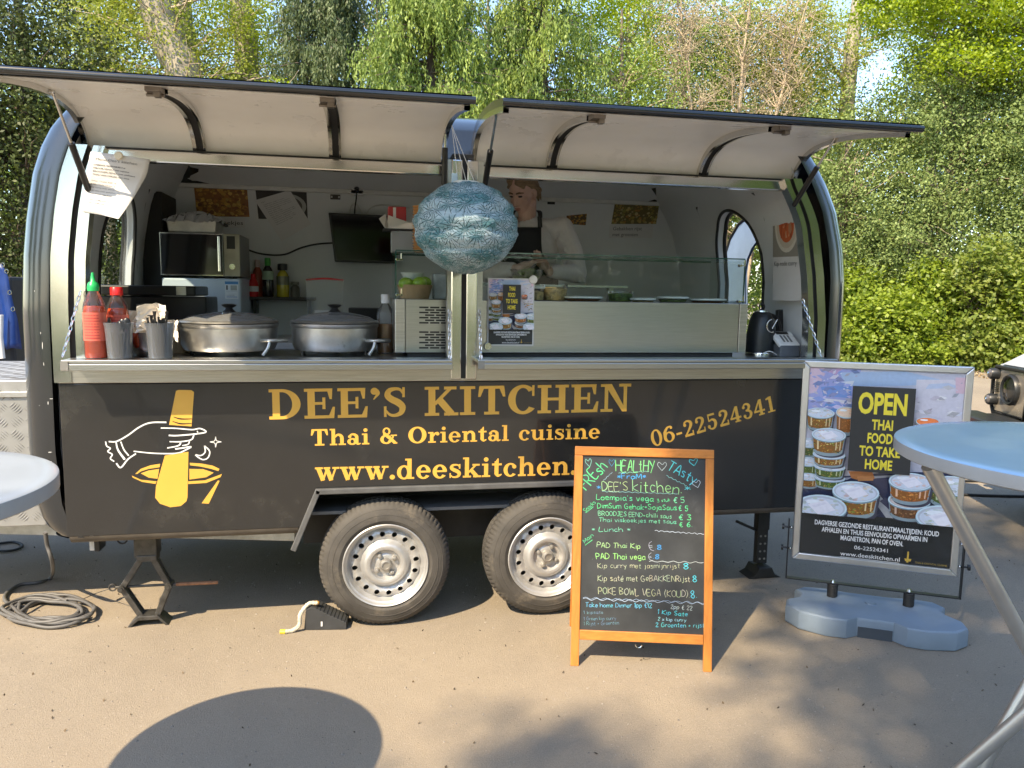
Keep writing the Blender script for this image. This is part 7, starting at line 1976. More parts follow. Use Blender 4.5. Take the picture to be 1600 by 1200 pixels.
mb = MB(); mb.bx(lc.x - .062, lc.x - .038, lc.y - .01, lc.y + .01, zt5 - .01, zt5 + .03); part('clip', mb, M('pale_blue_clip', (.50, .64, .74), .4), lan, bevel=.002)
hk = AX(706, 196, .278)
for dx in (-.035, .0, .035):
    mb = MB(); mb.tube([hk, (lc.x + dx, lc.y, zt5 - .002)], .0016, 5); part('string', mb, M('white_string', (.7, .68, .62), .7), lan)
# ------------------------------------------------------------------ the cook behind the counter
def capsule(mb, a, b, ra, rb, n=14):
    a = Vector(a); b = Vector(b); k = 8; pts = []; rs = []
    t = (b - a).normalized() if (b - a).length > 1e-6 else Vector((0, 0, 1))
    for i in range(5):
        q = PI / 2 * i / 4; pts.append(a - t * ra * math.cos(q) * .999); rs.append(max(.0008, ra * math.sin(q)))
    for i in range(5):
        q = PI / 2 * i / 4; pts.append(b + t * rb * math.sin(q) * .999); rs.append(max(.0008, rb * math.cos(q)))
    mb.tube(pts, rs, n)
def limb(mb, pts, rs):
    for i in range(len(pts) - 1): capsule(mb, pts[i], pts[i + 1], rs[i], rs[i + 1])
def remesh(mb, voxel, smooth=4, fac=.6):
    me = mb.mesh('body'); ob = bpy.data.objects.new('body', me); COLL.objects.link(ob)
    r = ob.modifiers.new('r', 'REMESH'); r.mode = 'VOXEL'; r.voxel_size = voxel
    s = ob.modifiers.new('s', 'SMOOTH'); s.iterations = smooth; s.factor = fac
    bpy.context.view_layer.update(); dg = bpy.context.evaluated_depsgraph_get()
    out = bpy.data.meshes.new_from_object(ob.evaluated_get(dg))
    bpy.data.objects.remove(ob); bpy.data.meshes.remove(me)
    return out
def shift_mesh(me, org):
    n = len(me.vertices); co = np.empty(n * 3, np.float32); me.vertices.foreach_get('co', co); co = co.reshape(-1, 3) - np.array(org, np.float32)
    me.vertices.foreach_set('co', co.reshape(-1)); me.update(); return me
HC = AY(817, 299, .92)
def face_basis(yaw, pitch, roll):
    f = Vector((math.sin(yaw) * math.cos(pitch), -math.cos(yaw) * math.cos(pitch), math.sin(pitch)))
    s = Vector((0, 0, 1)).cross(f).normalized(); u = f.cross(s)
    R = Matrix.Rotation(roll, 3, f); return f, R @ s, R @ u
hf, hs, hu = face_basis(rad(-50), rad(-33), rad(-5))
def H(f, s, u): return HC + hf * f + hs * s + hu * u
def hrot(): return Matrix((hf, hs, hu)).transposed()
HR = hrot()
sw = face_basis(rad(-20), 0, 0); bf, bs = sw[0], sw[1]
NB = HC + Vector((.035, .03, -.165))                 # base of the neck
SHL = AY(878, 357, .98); SHR = NB * 2 - SHL; SHR.z = SHL.z - .01; SHR = NB + (SHR - NB) * .85
CH = NB + Vector((0, 0, -.20)); WA = NB + Vector((.0, .02, -.42)); HI = NB + Vector((.01, .05, -.62))
ELB = AY(900, 425, .86); WRL = AY(858, 424, .68); HAL = AY(838, 405, .62)
ELR = SHR + Vector((-.06, -.05, -.27)); WRR = AY(806, 420, .62); HAR = AY(828, 412, .60)
pers = thing('person', 'cook with tied back fair hair in white sweater and black apron, looking down', 'person', (NB.x, NB.y, .561))
bd = MB()
bd.sphere(H(-.012, 0, .030), 1, 24, 16, (.094, .074, .092), HR)                 # skull
bd.sphere(H(.030, 0, -.030), 1, 20, 12, (.058, .056, .075), HR)                 # face
bd.sphere(H(.050, 0, -.078), 1, 16, 10, (.036, .040, .032), HR); bd.sphere(H(.068, 0, -.098), 1, 12, 8, (.020, .022, .018), HR)
for s in (-1, 1):
    bd.sphere(H(.055, s * .040, -.030), 1, 12, 8, (.024, .020, .022), HR); bd.sphere(H(.062, s * .030, .018), 1, 12, 8, (.022, .026, .010), HR)
    capsule(bd, H(-.005, s * .050, -.065), H(.045, s * .026, -.098), .020, .018)
    bd.sphere(H(-.012, s * .076, -.012), 1, 12, 8, (.019, .007, .031), HR)
capsule(bd, H(.083, 0, .006), H(.105, 0, -.034), .0085, .0125); bd.sphere(H(.090, .012, -.040), .009, 8, 6); bd.sphere(H(.090, -.012, -.040), .009, 8, 6)
bd.sphere(H(.084, 0, -.064), 1, 10, 6, (.010, .022, .006), HR); bd.sphere(H(.082, 0, -.074), 1, 10, 6, (.011, .020, .007), HR)
limb(bd, [H(-.025, 0, -.05), NB + Vector((0, .0, .02)), NB + Vector((0, .02, -.10))], [.056, .054, .085])
limb(bd, [NB + Vector((0, .03, -.05)), SHL + Vector((0, 0, -.015))], [.06, .056]); limb(bd, [NB + Vector((0, .03, -.05)), SHR + Vector((0, 0, -.015))], [.06, .056])
bd.sphere(CH, 1, 20, 14, (.165, .11, .20)); bd.sphere(WA, 1, 20, 14, (.135, .10, .20)); bd.sphere(HI, 1, 20, 14, (.165, .12, .17))
limb(bd, [SHL, ELB, WRL], [.050, .038, .027]); limb(bd, [SHR, ELR, WRR], [.050, .038, .027])
for s in (-1, 1): limb(bd, [HI + bs * (s * .085), HI + bs * (s * .09) + Vector((0, -.01, -.42)), HI + bs * (s * .09) + Vector((0, .02, -.80 + .0))], [.085, .055, .04])
def hand(mb, W, Hd, side, curl):
    d = (Hd - W).normalized(); up = Vector((0, 0, 1)); n = (up - d * up.dot(d)).normalized(); w = d.cross(n)
    palm = W + d * .055; capsule(mb, W, palm, .022, .025); mb.sphere(palm + d * .015, 1, 12, 8, (.036, .036, .018), Matrix((d, w, n)).transposed())
    for k, (o, l) in enumerate(((-.028, .062), (-.010, .072), (.009, .068), (.026, .052))):
        b0 = palm + d * .035 + w * o; m = b0 + d * l * .55 + n * (curl * .3 * l); e = m + (d * .6 + n * curl).normalized() * l * .5
        limb(mb, [b0 - d * .01, b0 + d * .012, m, e], [.0095, .0092, .0085, .0072])
    b0 = palm - w * side * .026 - d * .01; m = b0 - w * side * .022 + d * .030; e = m + d * .030 + n * .006
    limb(mb, [b0, m, e], [.012, .010, .008])
hand(bd, WRL, HAL, 1, .55); hand(bd, WRR, HAR, -1, -.2)
skin = bpy.data.materials.new('skin'); skin.use_nodes = True; sp_n = skin.node_tree.nodes['Principled BSDF']
nzs = skin.node_tree.nodes.new('ShaderNodeTexNoise'); nzs.inputs['Scale'].default_value = 18; crs = skin.node_tree.nodes.new('ShaderNodeValToRGB'); crs.color_ramp.elements[0].color = (.50, .31, .25, 1); crs.color_ramp.elements[1].color = (.62, .41, .335, 1)
skin.node_tree.links.new(nzs.outputs['Fac'], crs.inputs['Fac']); skin.node_tree.links.new(crs.outputs['Color'], sp_n.inputs['Base Color']); sp_n.inputs['Roughness'].default_value = .5
sp_n.inputs['Subsurface Weight'].default_value = .12; sp_n.inputs['Subsurface Radius'].default_value = (.02, .008, .005)
me = shift_mesh(remesh(bd, .0052, 3, .5), ORG[pers.name]); part('body', me, skin, pers, smooth=180)
# hair: cap over the skull with a parting, tied behind
hb = MB()
hb.sphere(H(-.030, 0, .045), 1, 22, 14, (.092, .083, .090), HR); hb.sphere(H(-.055, 0, .0), 1, 18, 12, (.062, .074, .080), HR)
for s in (-1, 1):
    capsule(hb, H(.045, s * .030, .092), H(-.01, s * .077, .045), .026, .018); capsule(hb, H(-.01, s * .077, .045), H(-.055, s * .070, -.02), .018, .022)
    capsule(hb, H(.060, s * .020, .080), H(.052, s * .055, .050), .014, .010)
hb.sphere(H(-.120, 0, .030), .040, 14, 10, (1, 1, 1)); capsule(hb, H(-.10, .02, -.03), H(-.085, .03, -.10), .022, .008)
capsule(hb, H(-.09, .05, -.04), H(-.075, .055, -.095), .012, .004)
me = remesh(hb, .006, 2, .5); me = shift_mesh(me, ORG[pers.name])
part('hair', me, M('fair_hair', (.27, .185, .105), .5, var=.45, scale=30, bump=.9, bscale=70, stretch=(1, 1, 5)), pers, smooth=180)
m_brow = M('brow', (.14, .08, .045), .7); m_lip = M('lip', (.40, .19, .16), .45); m_eye = M('dark_eye', (.035, .022, .018), .4)
for s in (-1, 1):
    mb = MB(); limb(mb, [H(.0800, s * .014, .024), H(.0795, s * .032, .029), H(.0650, s * .052, .022)], [.0040, .0046, .003]); part('eyebrow', mb, m_brow, pers, smooth=180)
    mb = MB(); mb.sphere(H(.0745, s * .031, .004), 1, 12, 8, (.008, .0155, .0055), HR); part('eye', mb, m_eye, pers, smooth=180)  # each eye is one plain dark ellipsoid
mb = MB(); mb.sphere(H(.0895, 0, -.0655), 1, 12, 8, (.007, .021, .0048), HR); mb.sphere(H(.0885, 0, -.0740), 1, 12, 8, (.008, .018, .0056), HR); part('lips', mb, m_lip, pers, smooth=180)
# white sweater
sb_ = MB()
limb(sb_, [NB + Vector((0, .005, -.012)), NB + Vector((0, .02, -.09))], [.069, .10])
limb(sb_, [NB + Vector((0, .03, -.055)), SHL + Vector((0, 0, -.008))], [.072, .070]); limb(sb_, [NB + Vector((0, .03, -.055)), SHR + Vector((0, 0, -.008))], [.072, .070])
sb_.sphere(CH, 1, 20, 14, (.185, .128, .22)); sb_.sphere(WA, 1, 20, 14, (.158, .122, .22)); sb_.sphere(HI + Vector((0, 0, .05)), 1, 20, 14, (.175, .13, .13))
limb(sb_, [SHL, SHL + (ELB - SHL) * .5 + Vector((.012, 0, -.006)), ELB + Vector((.006, 0, -.008)), WRL + (ELB - WRL) * .12], [.072, .070, .060, .040])
limb(sb_, [SHR, ELR, WRR + (ELR - WRR) * .12], [.072, .062, .040])
rr = random.Random(21)
for k in range(16):                                              # folds round the sleeve and armpit
    t = k / 15; a = SHL + (ELB - SHL) * (.15 + .9 * t); q = a + Vector((rr.uniform(-.05, .02), -.045 - rr.uniform(0, .02), rr.uniform(-.02, .02))); capsule(sb_, q, q + Vector((rr.uniform(.02, .06), .01, rr.uniform(-.07, -.02))), .014, .008)
me = remesh(sb_, .008, 4, .55)
# leave the neck free: cut away above the neckline
bmx = bmesh.new(); bmx.from_mesh(me)
nl = NB + Vector((0, 0, .035))
dele = [v for v in bmx.verts if (v.co - nl).dot(Vector((-.28, -.45, .85))) > .0 and (v.co - nl).length < .13]
bmesh.ops.delete(bmx, geom=dele, context='VERTS'); bmx.to_mesh(me); bmx.free()
part('sweater', shift_mesh(me, ORG[pers.name]), M('white_wool', (.68, .63, .63), .85, var=.06, scale=40, bump=.35, bscale=160), pers, smooth=180)
# apron with bib and straps
ap = MB(); rows = []
for j in range(16):
    v = j / 15; z = CH.z + .150 - v * .70
    hw_ = .105 + .02 * v if v < .18 else .108 + .10 * min(1, (v - .18) / .22) ** 1.3
    row = []
    for i in range(13):
        s = (i / 12 * 2 - 1) * hw_
        rx = .195; fo = .150 * math.sqrt(max(.02, 1 - (s / (rx * 1.25)) ** 2)) + .006 * math.sin(9 * v + 3 * s) + (.012 if v > .5 else 0)
        p = Vector((CH.x, CH.y + .012 + .05 * max(0, v - .2), 0)) + bf * fo + bs * s
        row.append((p.x, p.y, z))
    rows.append(row)
ap.grid(rows); apo = part('apron', ap, M('black_cotton', (.012, .012, .014), .8, var=.25), pers, smooth=180); sd = apo.modifiers.new('thickness', 'SOLIDIFY'); sd.thickness = .004
for s in (-1, 1):
    mb = MB(); q0 = Vector((CH.x, CH.y + .012, CH.z + .150)) + bf * .14 + bs * (s * .098)
    q1 = NB + bs * (s * .085) + bf * .06 + Vector((0, 0, .018)); q2 = NB + bs * (s * .072) + Vector((0, .03, .062)); q3 = NB + Vector((0, .085, .06))
    pts = tube_path([q0, q0 * .45 + q1 * .55 + bf * .03 + Vector((0, 0, .02)), q1, q2, q3], 6)
    vs = []
    for i, p in enumerate(pts):
        d = bs * .013
        vs.append([p - d, p + d])
    mb.grid(vs); o = part('apron_strap', mb, m_black, pers, smooth=180); sd = o.modifiers.new('thickness', 'SOLIDIFY'); sd.thickness = .004
pl_ = thing('salad_bowl', 'bowl of dark salad leaves the cook is working on', 'bowl', (AY(835, 424, .62).x, .66, 1.5)); c = AY(822, 430, .64)
mb = MB(); mb.lathe([(.05, -.05), (.09, .0), (.10, .03), (.085, .0), (.04, -.04)], c, 24, cap0=True); part('bowl_body', mb, m_clear, pl_, smooth=60)
mb = MB(); mb.sphere(c, 1, 18, 10, (.08, .08, .045)); part('salad', mb, m_greenfood, pl_, smooth=180)
sbx = thing('prep_shelf', 'steel work shelf behind the display glass', 'shelf', (c.x, .70, .56)); mb = MB(); mb.bx(dx0 + .3, dx1 - .5, .53, .78, c.z - .062, c.z - .052); mb.bx(dx0 + .35, dx0 + .38, .62, .66, .561, c.z - .063); mb.bx(dx1 - .58, dx1 - .55, .62, .66, .561, c.z - .063); part('shelf_plate', mb, m_steel, sbx)

# ------------------------------------------------------------------ chalk board
BL = AZ(898, 1041, 0.0); BR = AZ(1119, 1051, 0.0); LEAN = rad(10)
U = (BR - BL).normalized(); nrm = Vector((U.y, -U.x, 0))
if nrm.y > 0: nrm = -nrm
AB = Plane(BL, U, Vector((0, 0, 1)) * math.cos(LEAN) - nrm * math.sin(LEAN))
ab = thing('chalk_board', 'orange wood framed chalk menu board standing in front of the trailer', 'menu board', V3(BL))
m_wood = M('orange_wood', (.48, .175, .032), .42, var=.16, scale=8, stretch=(9, 9, .6), coat=.25)
m_woodh = M('orange_wood_rail', (.48, .175, .032), .42, var=.16, scale=8, stretch=(.6, 9, 9), coat=.25)
q = {k: AB.uv(*p) for k, p in dict(tl=(897, 697), tr=(1113, 701), il=(911, 712), ir=(1099, 717), bl=(908, 985), br=(1103, 992), bbl=(908, 1001), bbr=(1104, 1007), l=(896, 900), l2=(909, 900), r=(1117, 900), r2=(1103, 900)).items()}
WB = (q['tr'][0] + q['r'][0]) / 2; XL0 = (q['tl'][0] + q['l'][0]) / 2 ; HT = q['tl'][1]; ps = .036; rl = .040
ZBt = (q['bl'][1] + q['br'][1]) / 2; ZBb = (q['bbl'][1] + q['bbr'][1]) / 2
def abx(name, u0, u1, v0, v1, d0, d1, mat, par=ab, bev=.003):
    mb = MB(); mb.prism([(u0, v0), (u1, v0), (u1, v1), (u0, v1)], lambda a, b, d: AB.P(a, b, d), d0, d1); return part(name, mb, mat, par, bevel=bev)
abx('post', XL0, XL0 + ps, 0, HT - rl, -.022, 0, m_wood); abx('post', WB - ps, WB, 0, HT - rl, -.022, 0, m_wood)
abx('rail', XL0, WB, HT - rl + .001, HT, -.022, .001, m_woodh); abx('rail', XL0 + ps + .001, WB - ps - .001, ZBb, ZBt, -.020, -.001, m_woodh)
abx('chalk_panel', XL0 + ps, WB - ps, ZBt, HT - rl, -.014, -.008, M('chalkboard', (.030, .032, .034), .55, var=.35, scale=6, wear=((.055, .056, .058), 4, .6)), bev=0)
# back leaf
LB = .52
class Back: pass
off = nrm * -.40
BB = Plane(BL + off, U, Vector((0, 0, 1)) * math.cos(LEAN) + nrm * math.sin(LEAN) * 1.28)
BB.N = -nrm
tp_ = BB.P(0, HT, 0)
for u0 in (XL0, WB - ps):
    mb = MB(); mb.prism([(u0, 0), (u0 + ps, 0), (u0 + ps, HT - .01), (u0, HT - .01)], lambda a, b, d: BB.P(a, b, d), 0, .022); part('back_post', mb, m_wood, ab, bevel=.003)
mb = MB(); mb.prism([(XL0 + ps, .12), (WB - ps, .12), (WB - ps, HT - .02), (XL0 + ps, HT - .02)], lambda a, b, d: BB.P(a, b, d), .006, .012); part('back_panel', mb, M('chalkboard', (.03, .03, .03), .55), ab)
mb = MB(); c = AB.P((XL0 + WB) / 2 - .01, ZBb - .012, -.01); mb.tube([c + U * (.014 * math.cos(a * PI / 6)) + Vector((0, 0, .014 * math.sin(a * PI / 6))) for a in range(6, 13)], .0025, 6); part('hook', mb, m_chrome, ab)
# chalk writing; positions read off the photograph, then laid on the board
ck = MB(); crng = random.Random(14); k_ = .0002
def cx_(x, y): return 890 + x / 6.665, 690 + y / 6.665            # crop pixel -> photograph pixel (upper crop); the lower crop is offset by 150 rows
GRN, CYN, BLU, WHT, LIM = (.12, .70, .30), (.10, .62, .72), (.06, .36, .80), (.58, .66, .72), (.42, .66, .30)
def cwrite(s, x0, y0, x1, y1, h, col, w=.0032, lower=False, arc=0):
    """baseline from crop point (x0,y0) to (x1,y1), capital height h in crop pixels"""
    o = 1000 if lower else 0
    a = AB.uv(*cx_(x0, y0 + o)); b = AB.uv(*cx_(x1, y1 + o)); L = math.hypot(b[0] - a[0], b[1] - a[1]); an = math.atan2(b[1] - a[1], b[0] - a[0])
    hh = h / 6.665 * .00262; w = w * .72; col = tuple(c * .72 for c in col)
    global k_
    chalk(ck, s, lambda u, v, l: AB.P(a[0] + u, a[1] + v, -.0076 + l), L, hh, w, crng, k_, col, an, arc)
    k_ += 2e-5 if k_ < .0012 else -.001
cwrite('FREsh', 170, 505, 400, 270, 135, GRN, .0062); cwrite('HEALtHY', 482, 305, 885, 325, 125, (.20, .72, .25), .0056); cwrite('TAsty', 1010, 290, 1300, 440, 110, CYN, .0058)
cwrite('*FroM*', 500, 388, 795, 388, 58, BLU, .0045); cwrite("DEE'S", 340, 515, 610, 512, 100, LIM, .0040); cwrite('kitchen.', 655, 520, 1175, 545, 130, (.30, .66, .28), .0042); cwrite('*', 1205, 530, 1265, 530, 90, CYN, .003); cwrite('*', 285, 505, 325, 505, 70, BLU, .003)
cwrite('♥', 175, 275, 245, 262, 95, (.25, .66, .50), .0034); cwrite('♥', 405, 262, 470, 262, 80, BLU, .0018); cwrite('♥', 915, 300, 1020, 296, 100, WHT, .0026); cwrite('♥', 1255, 262, 1350, 240, 80, CYN, .0045); cwrite('♥', 1295, 495, 1385, 480, 85, WHT, .0026)
cwrite("Loempia's vega", 280, 605, 875, 625, 60, GRN, .0042); cwrite('3 stuk', 915, 632, 1050, 622, 34, GRN, .0026); cwrite('€ 5', 1085, 640, 1200, 640, 60, (.20, .68, .40), .0040)
cwrite('DimSum Gehak+SojaSaus', 290, 695, 1120, 715, 56, GRN, .0038); cwrite('€ 5', 1140, 722, 1235, 725, 56, GRN, .0038)
cwrite('BROODJES EEND+chilli saus', 300, 770, 1065, 800, 48, (.20, .62, .34), .0034); cwrite('€ 3', 1140, 815, 1265, 820, 60, GRN, .0040); cwrite('Thai viskoekjes met saus', 305, 835, 1115, 855, 44, (.18, .62, .38), .0032); cwrite('€ 6.', 1150, 893, 1280, 890, 52, GRN, .0034)
cwrite('* Lunch *', 230, 935, 635, 940, 50, (.20, .62, .44), .0030); cwrite('Snacks', 165, 740, 275, 640, 45, GRN, .0026); cwrite('-', 185, 755, 275, 680, 40, GRN, .003); cwrite('Main', 160, 1060, 250, 985, 45, GRN, .0026); cwrite('-', 175, 1095, 260, 1030, 40, GRN, .004)
cwrite('PAD Thai Kip', 285, 103, 740, 118, 56, LIM, .0036, True); cwrite('{', 835, 145, 880, 140, 92, WHT, .0020, True); cwrite('.8', 890, 128, 960, 128, 50, BLU, .0048, True)
cwrite('. PAD Thai vega', 235, 228, 790, 230, 62, (.36, .72, .24), .0040, True); cwrite('{', 825, 245, 865, 240, 75, WHT, .0020, True); cwrite('.8', 870, 222, 935, 222, 50, BLU, .0048, True)
cwrite('Kip curry met jasmijnrijst', 295, 318, 1150, 322, 54, (.52, .56, .40), .0026, True); cwrite('8.', 1190, 332, 1265, 330, 62, CYN, .0046, True)
cwrite('Kip saté met GeBAKKENRijst.', 295, 452, 1275, 462, 62, (.54, .58, .42), .0028, True); cwrite('8', 1285, 465, 1325, 465, 68, CYN, .0046, True)
cwrite('POKE BOWL VEGA (KOUD).', 302, 590, 1255, 625, 72, (.54, .58, .40), .0028, True); cwrite('8.', 1268, 630, 1330, 628, 82, CYN, .0044, True)
cwrite('Take home Dinner 1pp €12', 165, 725, 860, 735, 48, (.16, .52, .74), .0032, True); cwrite('2pp € 22', 1055, 745, 1280, 760, 45, WHT, .0026, True)
cwrite('1 kipsate', 150, 800, 350, 795, 34, (.20, .38, .50), .0018, True); cwrite('1 Groen kip curry', 150, 865, 485, 860, 36, (.18, .34, .46), .0018, True); cwrite('1 Rijst + Groenten', 150, 918, 515, 908, 38, (.18, .34, .46), .0018, True)
cwrite('1 Kip Sate', 920, 795, 1230, 825, 46, CYN, .0034, True); cwrite('2 x kip curry', 920, 865, 1215, 880, 36, (.30, .60, .70), .0030, True); cwrite('2 Groenten + rijst', 900, 935, 1405, 940, 46, (.12, .52, .64), .0034, True)
def wave(pts, amp, n, col, w=.0018, lower=False):
    o = 1000 if lower else 0
    a = AB.uv(*cx_(pts[0], pts[1] + o)); b = AB.uv(*cx_(pts[2], pts[3] + o)); P = []
    for i in range(n * 4 + 1):
        t = i / (n * 4); P.append((a[0] + (b[0] - a[0]) * t, a[1] + (b[1] - a[1]) * t + amp * math.sin(2 * PI * n * t) + crng.uniform(-.001, .001)))
    ck.col = col
    for poly in g_stroke(P, [w, w * 1.3, w * .8, w], 2): ck.poly([AB.P(u, v, -.0072) for u, v in poly])
    ck.col = None
wave((890, 930, 1405, 965), .0022, 9, (.40, .46, .54)); wave((830, 250, 1400, 262), .003, 5, (.45, .5, .5), lower=True); wave((140, 640, 1420, 690), .005, 11, (.36, .44, .56), lower=True); wave((140, 632, 1420, 684), .004, 12, (.28, .38, .54), .0014, True)
wave((510, 330, 830, 310), .002, 6, (.2, .5, .4), .0014); wave((340, 520, 1130, 545), .0016, 12, (.2, .45, .45), .0014); wave((1010, 355, 1220, 460), .002, 5, (.2, .5, .5), .0014)
wave((355, 405, 445, 320), .002, 3, (.3, .5, .6), .0012)
tag(part('chalk_writing', ck, print_mat('chalk_ink', .8), ab, fix=False), kind='stuff')

# ------------------------------------------------------------------ sprung sign
S1 = AZ(1300, 931, .10); S2 = AZ(1419, 946, .10); SU = (S2 - S1).normalized(); SP = Plane(S1, SU, (0, 0, 1)); SP.O.z = 0
su = lambda px, py: SP.uv(px, py)
sg_ = thing('pavement_sign', 'silver framed food poster sign on a blue grey sprung base', 'sign', V3((S1 + S2) / 2 * 1.0)); ORG[sg_.name].z = 0; sg_.location.z = 0
x0 = (su(1258, 565)[0] + su(1238, 872)[0]) / 2 - .006; x1 = (su(1517, 572)[0] + su(1497, 900)[0]) / 2 + .004; z1 = su(1388, 568)[1]; z0 = (su(1238, 872)[1] + su(1497, 900)[1]) / 2
fw = .034
def sgb(name, u0, u1, v0, v1, d0, d1, mat, bev=.004):
    mb = MB(); mb.prism([(u0, v0), (u1, v0), (u1, v1), (u0, v1)], lambda a, b, d: SP.P(a, b, d), d0, d1); return part(name, mb, mat, sg_, bevel=bev)
for nm, pts in (('frame_bar', [(x0, z0), (x0 + fw, z0 + fw), (x0 + fw, z1 - fw), (x0, z1)]), ('frame_bar', [(x1, z0), (x1, z1), (x1 - fw, z1 - fw), (x1 - fw, z0 + fw)]), ('frame_bar', [(x0, z1), (x0 + fw, z1 - fw), (x1 - fw, z1 - fw), (x1, z1)]), ('frame_bar', [(x0, z0), (x1, z0), (x1 - fw, z0 + fw), (x0 + fw, z0 + fw)])):
    mb = MB(); mb.prism(pts, lambda a, b, d: SP.P(a, b, d), -.014, .014); part(nm, mb, m_alu, sg_, bevel=.005)
sgb('backing', x0 + fw - .004, x1 - fw + .004, z0 + fw - .004, z1 - fw + .004, -.006, .002, m_paper, 0)
pr = Print(lambda a, b, l: SP.P(x0 + fw + a, z0 + fw + b, .0022 + l), step=2.5e-5, base=1e-4); poster_design(pr, x1 - x0 - 2 * fw, z1 - z0 - 2 * fw, True, random.Random(8)); part('poster_print', pr.mb, m_print, sg_, fix=False)
mb = MB(); mb.add([SP.P(a, b, .0085) for a, b in ((x0 + fw, z0 + fw), (x1 - fw, z0 + fw), (x1 - fw, z1 - fw), (x0 + fw, z1 - fw))], [(0, 1, 2, 3)]); part('poster_cover', mb, glass_mat('poster_cover', (.97, .97, .97), .55), sg_, fix=False)
zb2 = su(1380, 920)[1]
br_ = MB(); zr = SP.uv(1240, 800)[1]; d = .0
path = [SP.P(x0 - .022, z0 + .20, 0), SP.P(x0 - .022, zb2, 0), SP.P(x1 + .022, zb2, 0), SP.P(x1 + .022, z0 + .20, 0)]
for a, b in zip(path, path[1:]):
    t = (b - a).normalized(); c = (a + b) / 2; n_ = SP.N; rot = Matrix((t, n_, t.cross(n_))).transposed(); br_.box(c, ((b - a).length + .006, .03, .006), rot)
part('bracket', br_, m_blackp, sg_, bevel=.001)
for x, zz, s in ((x0 - .022, z0 + .16, -1), (x0 - .022, z0 + .05, -1), (x1 + .022, z0 + .16, 1), (x1 + .022, z0 + .05, 1)):
    mb = MB(); mb.cyl(SP.P(x - s * .02, zz, 0), SP.P(x + s * .024, zz, 0), .005, n=8); mb.cyl(SP.P(x + s * .022, zz, 0), SP.P(x + s * .032, zz, 0), .015, n=12); part('thumb_screw', mb, m_blackp, sg_, smooth=40)
    mb = MB(); mb.sphere(SP.P(x - s * .012, zz, .004), .007, 10, 6); part('bolt_head', mb, m_chrome, sg_, smooth=180)
for c in (S1, S2):
    mb = MB(); n_ = 72; pts = [Vector((c.x + .021 * math.cos(2 * PI * 8 * k / n_), c.y + .021 * math.sin(2 * PI * 8 * k / n_), .098 + (zb2 - .006 - .098) * k / n_)) for k in range(n_ + 1)]; mb.tube(pts, .0055, 6); mb.cyl((c.x, c.y, .096), (c.x, c.y, zb2 - .004), .017, n=14); part('spring', mb, m_black, sg_, smooth=60)
    mb = MB(); mb.cyl((c.x, c.y, zb2 + .002), (c.x, c.y, zb2 + .014), .013, .008, 10); part('nut', mb, m_chrome, sg_, smooth=30)
# moulded base: waisted plan, cut-out in the middle of the front edge
SN = Vector((SU.y, -SU.x, 0));
if SN.y > 0: SN = -SN
mid = (S1 + S2) / 2
outl = [(-.395, .10), (-.40, .17), (-.34, .245), (-.22, .285), (-.13, .28), (-.08, .235), (.08, .235), (.13, .28), (.22, .285), (.34, .25), (.40, .18), (.395, .11), (.335, .045), (.325, -.01), (.35, -.06), (.31, -.11), (.22, -.12), (.10, -.10), (-.10, -.10), (-.22, -.12), (-.31, -.105), (-.35, -.055), (-.325, .0), (-.335, .05)]
P2 = outl
def bpt(a, b, z): return (mid.x + SU.x * a + SN.x * b, mid.y + SU.y * a + SN.y * b, z)
mb = MB(); n_ = len(P2); rings = []
for sc, z in ((.99, .003), (1.0, .008), (1.0, .078), (.99, .088), (.965, .094), (.5, .098), (.05, .099)):
    rings.append([bpt(a * sc, .09 + (b - .09) * sc, z if not (abs(a) < .085 and b > .2 and z < .05) else z) for a, b in P2])
vs = [p for r in rings for p in r]; fs = [tuple(range(n_))[::-1]]
for i in range(len(rings) - 1):
    for k in range(n_): fs.append((i * n_ + k, i * n_ + (k + 1) % n_, (i + 1) * n_ + (k + 1) % n_, (i + 1) * n_ + k))
fs.append(tuple(range((len(rings) - 1) * n_, len(rings) * n_))); mb.add(vs, fs)
m_base = M('blue_grey_plastic', (.20, .25, .31), .5, var=.08, scale=5, bump=.08, bscale=60)
base_o = part('sign_base', mb, m_base, sg_, smooth=26)
mb = MB(); mb.prism([(-.075, .20), (.075, .20), (.075, .2385), (-.075, .2385)], bpt, .0, .052); part('recess_shade', mb, M('painted_recess_shade', (.05, .06, .075), .6), sg_)  # dark block stands for the shade inside the front cut-out
mb = MB(); mb.cyl(bpt(0, .035, .098), bpt(0, .035, .106), .026, .024, 20); part('filler_cap', mb, m_base, sg_, smooth=40)

# ------------------------------------------------------------------ bar tables
m_ttop2 = M('pale_grey_laminate', (.34, .365, .385), .3, var=.08, scale=3, coat=.15, wear=((.33, .35, .36), 5, .6))
m_ttop = M('sky_reflection_laminate', (.34, .49, .62), .2, var=.03, scale=4, coat=.25); m_tedge = M('grey_table_edge', (.31, .31, .305), .4, var=.05)  # blue of the top is the sky reflection put into its colour
def bar_table(label, cx, cy_, r, z, legs, top=None):
    t = thing('bar_table', label, 'bar table', (cx, cy_, 0), 'round standing tables')
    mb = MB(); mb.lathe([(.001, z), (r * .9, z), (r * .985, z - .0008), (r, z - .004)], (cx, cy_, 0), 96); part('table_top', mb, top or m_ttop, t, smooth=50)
    mb = MB(); mb.lathe([(r, z - .004), (r + .001, z - .008), (r + .001, z - .038), (r - .006, z - .042), (.001, z - .042)], (cx, cy_, 0), 96); part('table_edge', mb, m_tedge, t, smooth=35)
    for a, b, rr_ in legs:
        mb = MB(); mb.cyl(a, b, rr_, n=14); mb.sphere(b, rr_ * 1.15, 12, 8); part('leg', mb, m_alu, t, smooth=45)
    return t
zt6 = 1.18; cR = Vector((1.96, -1.82, 0))
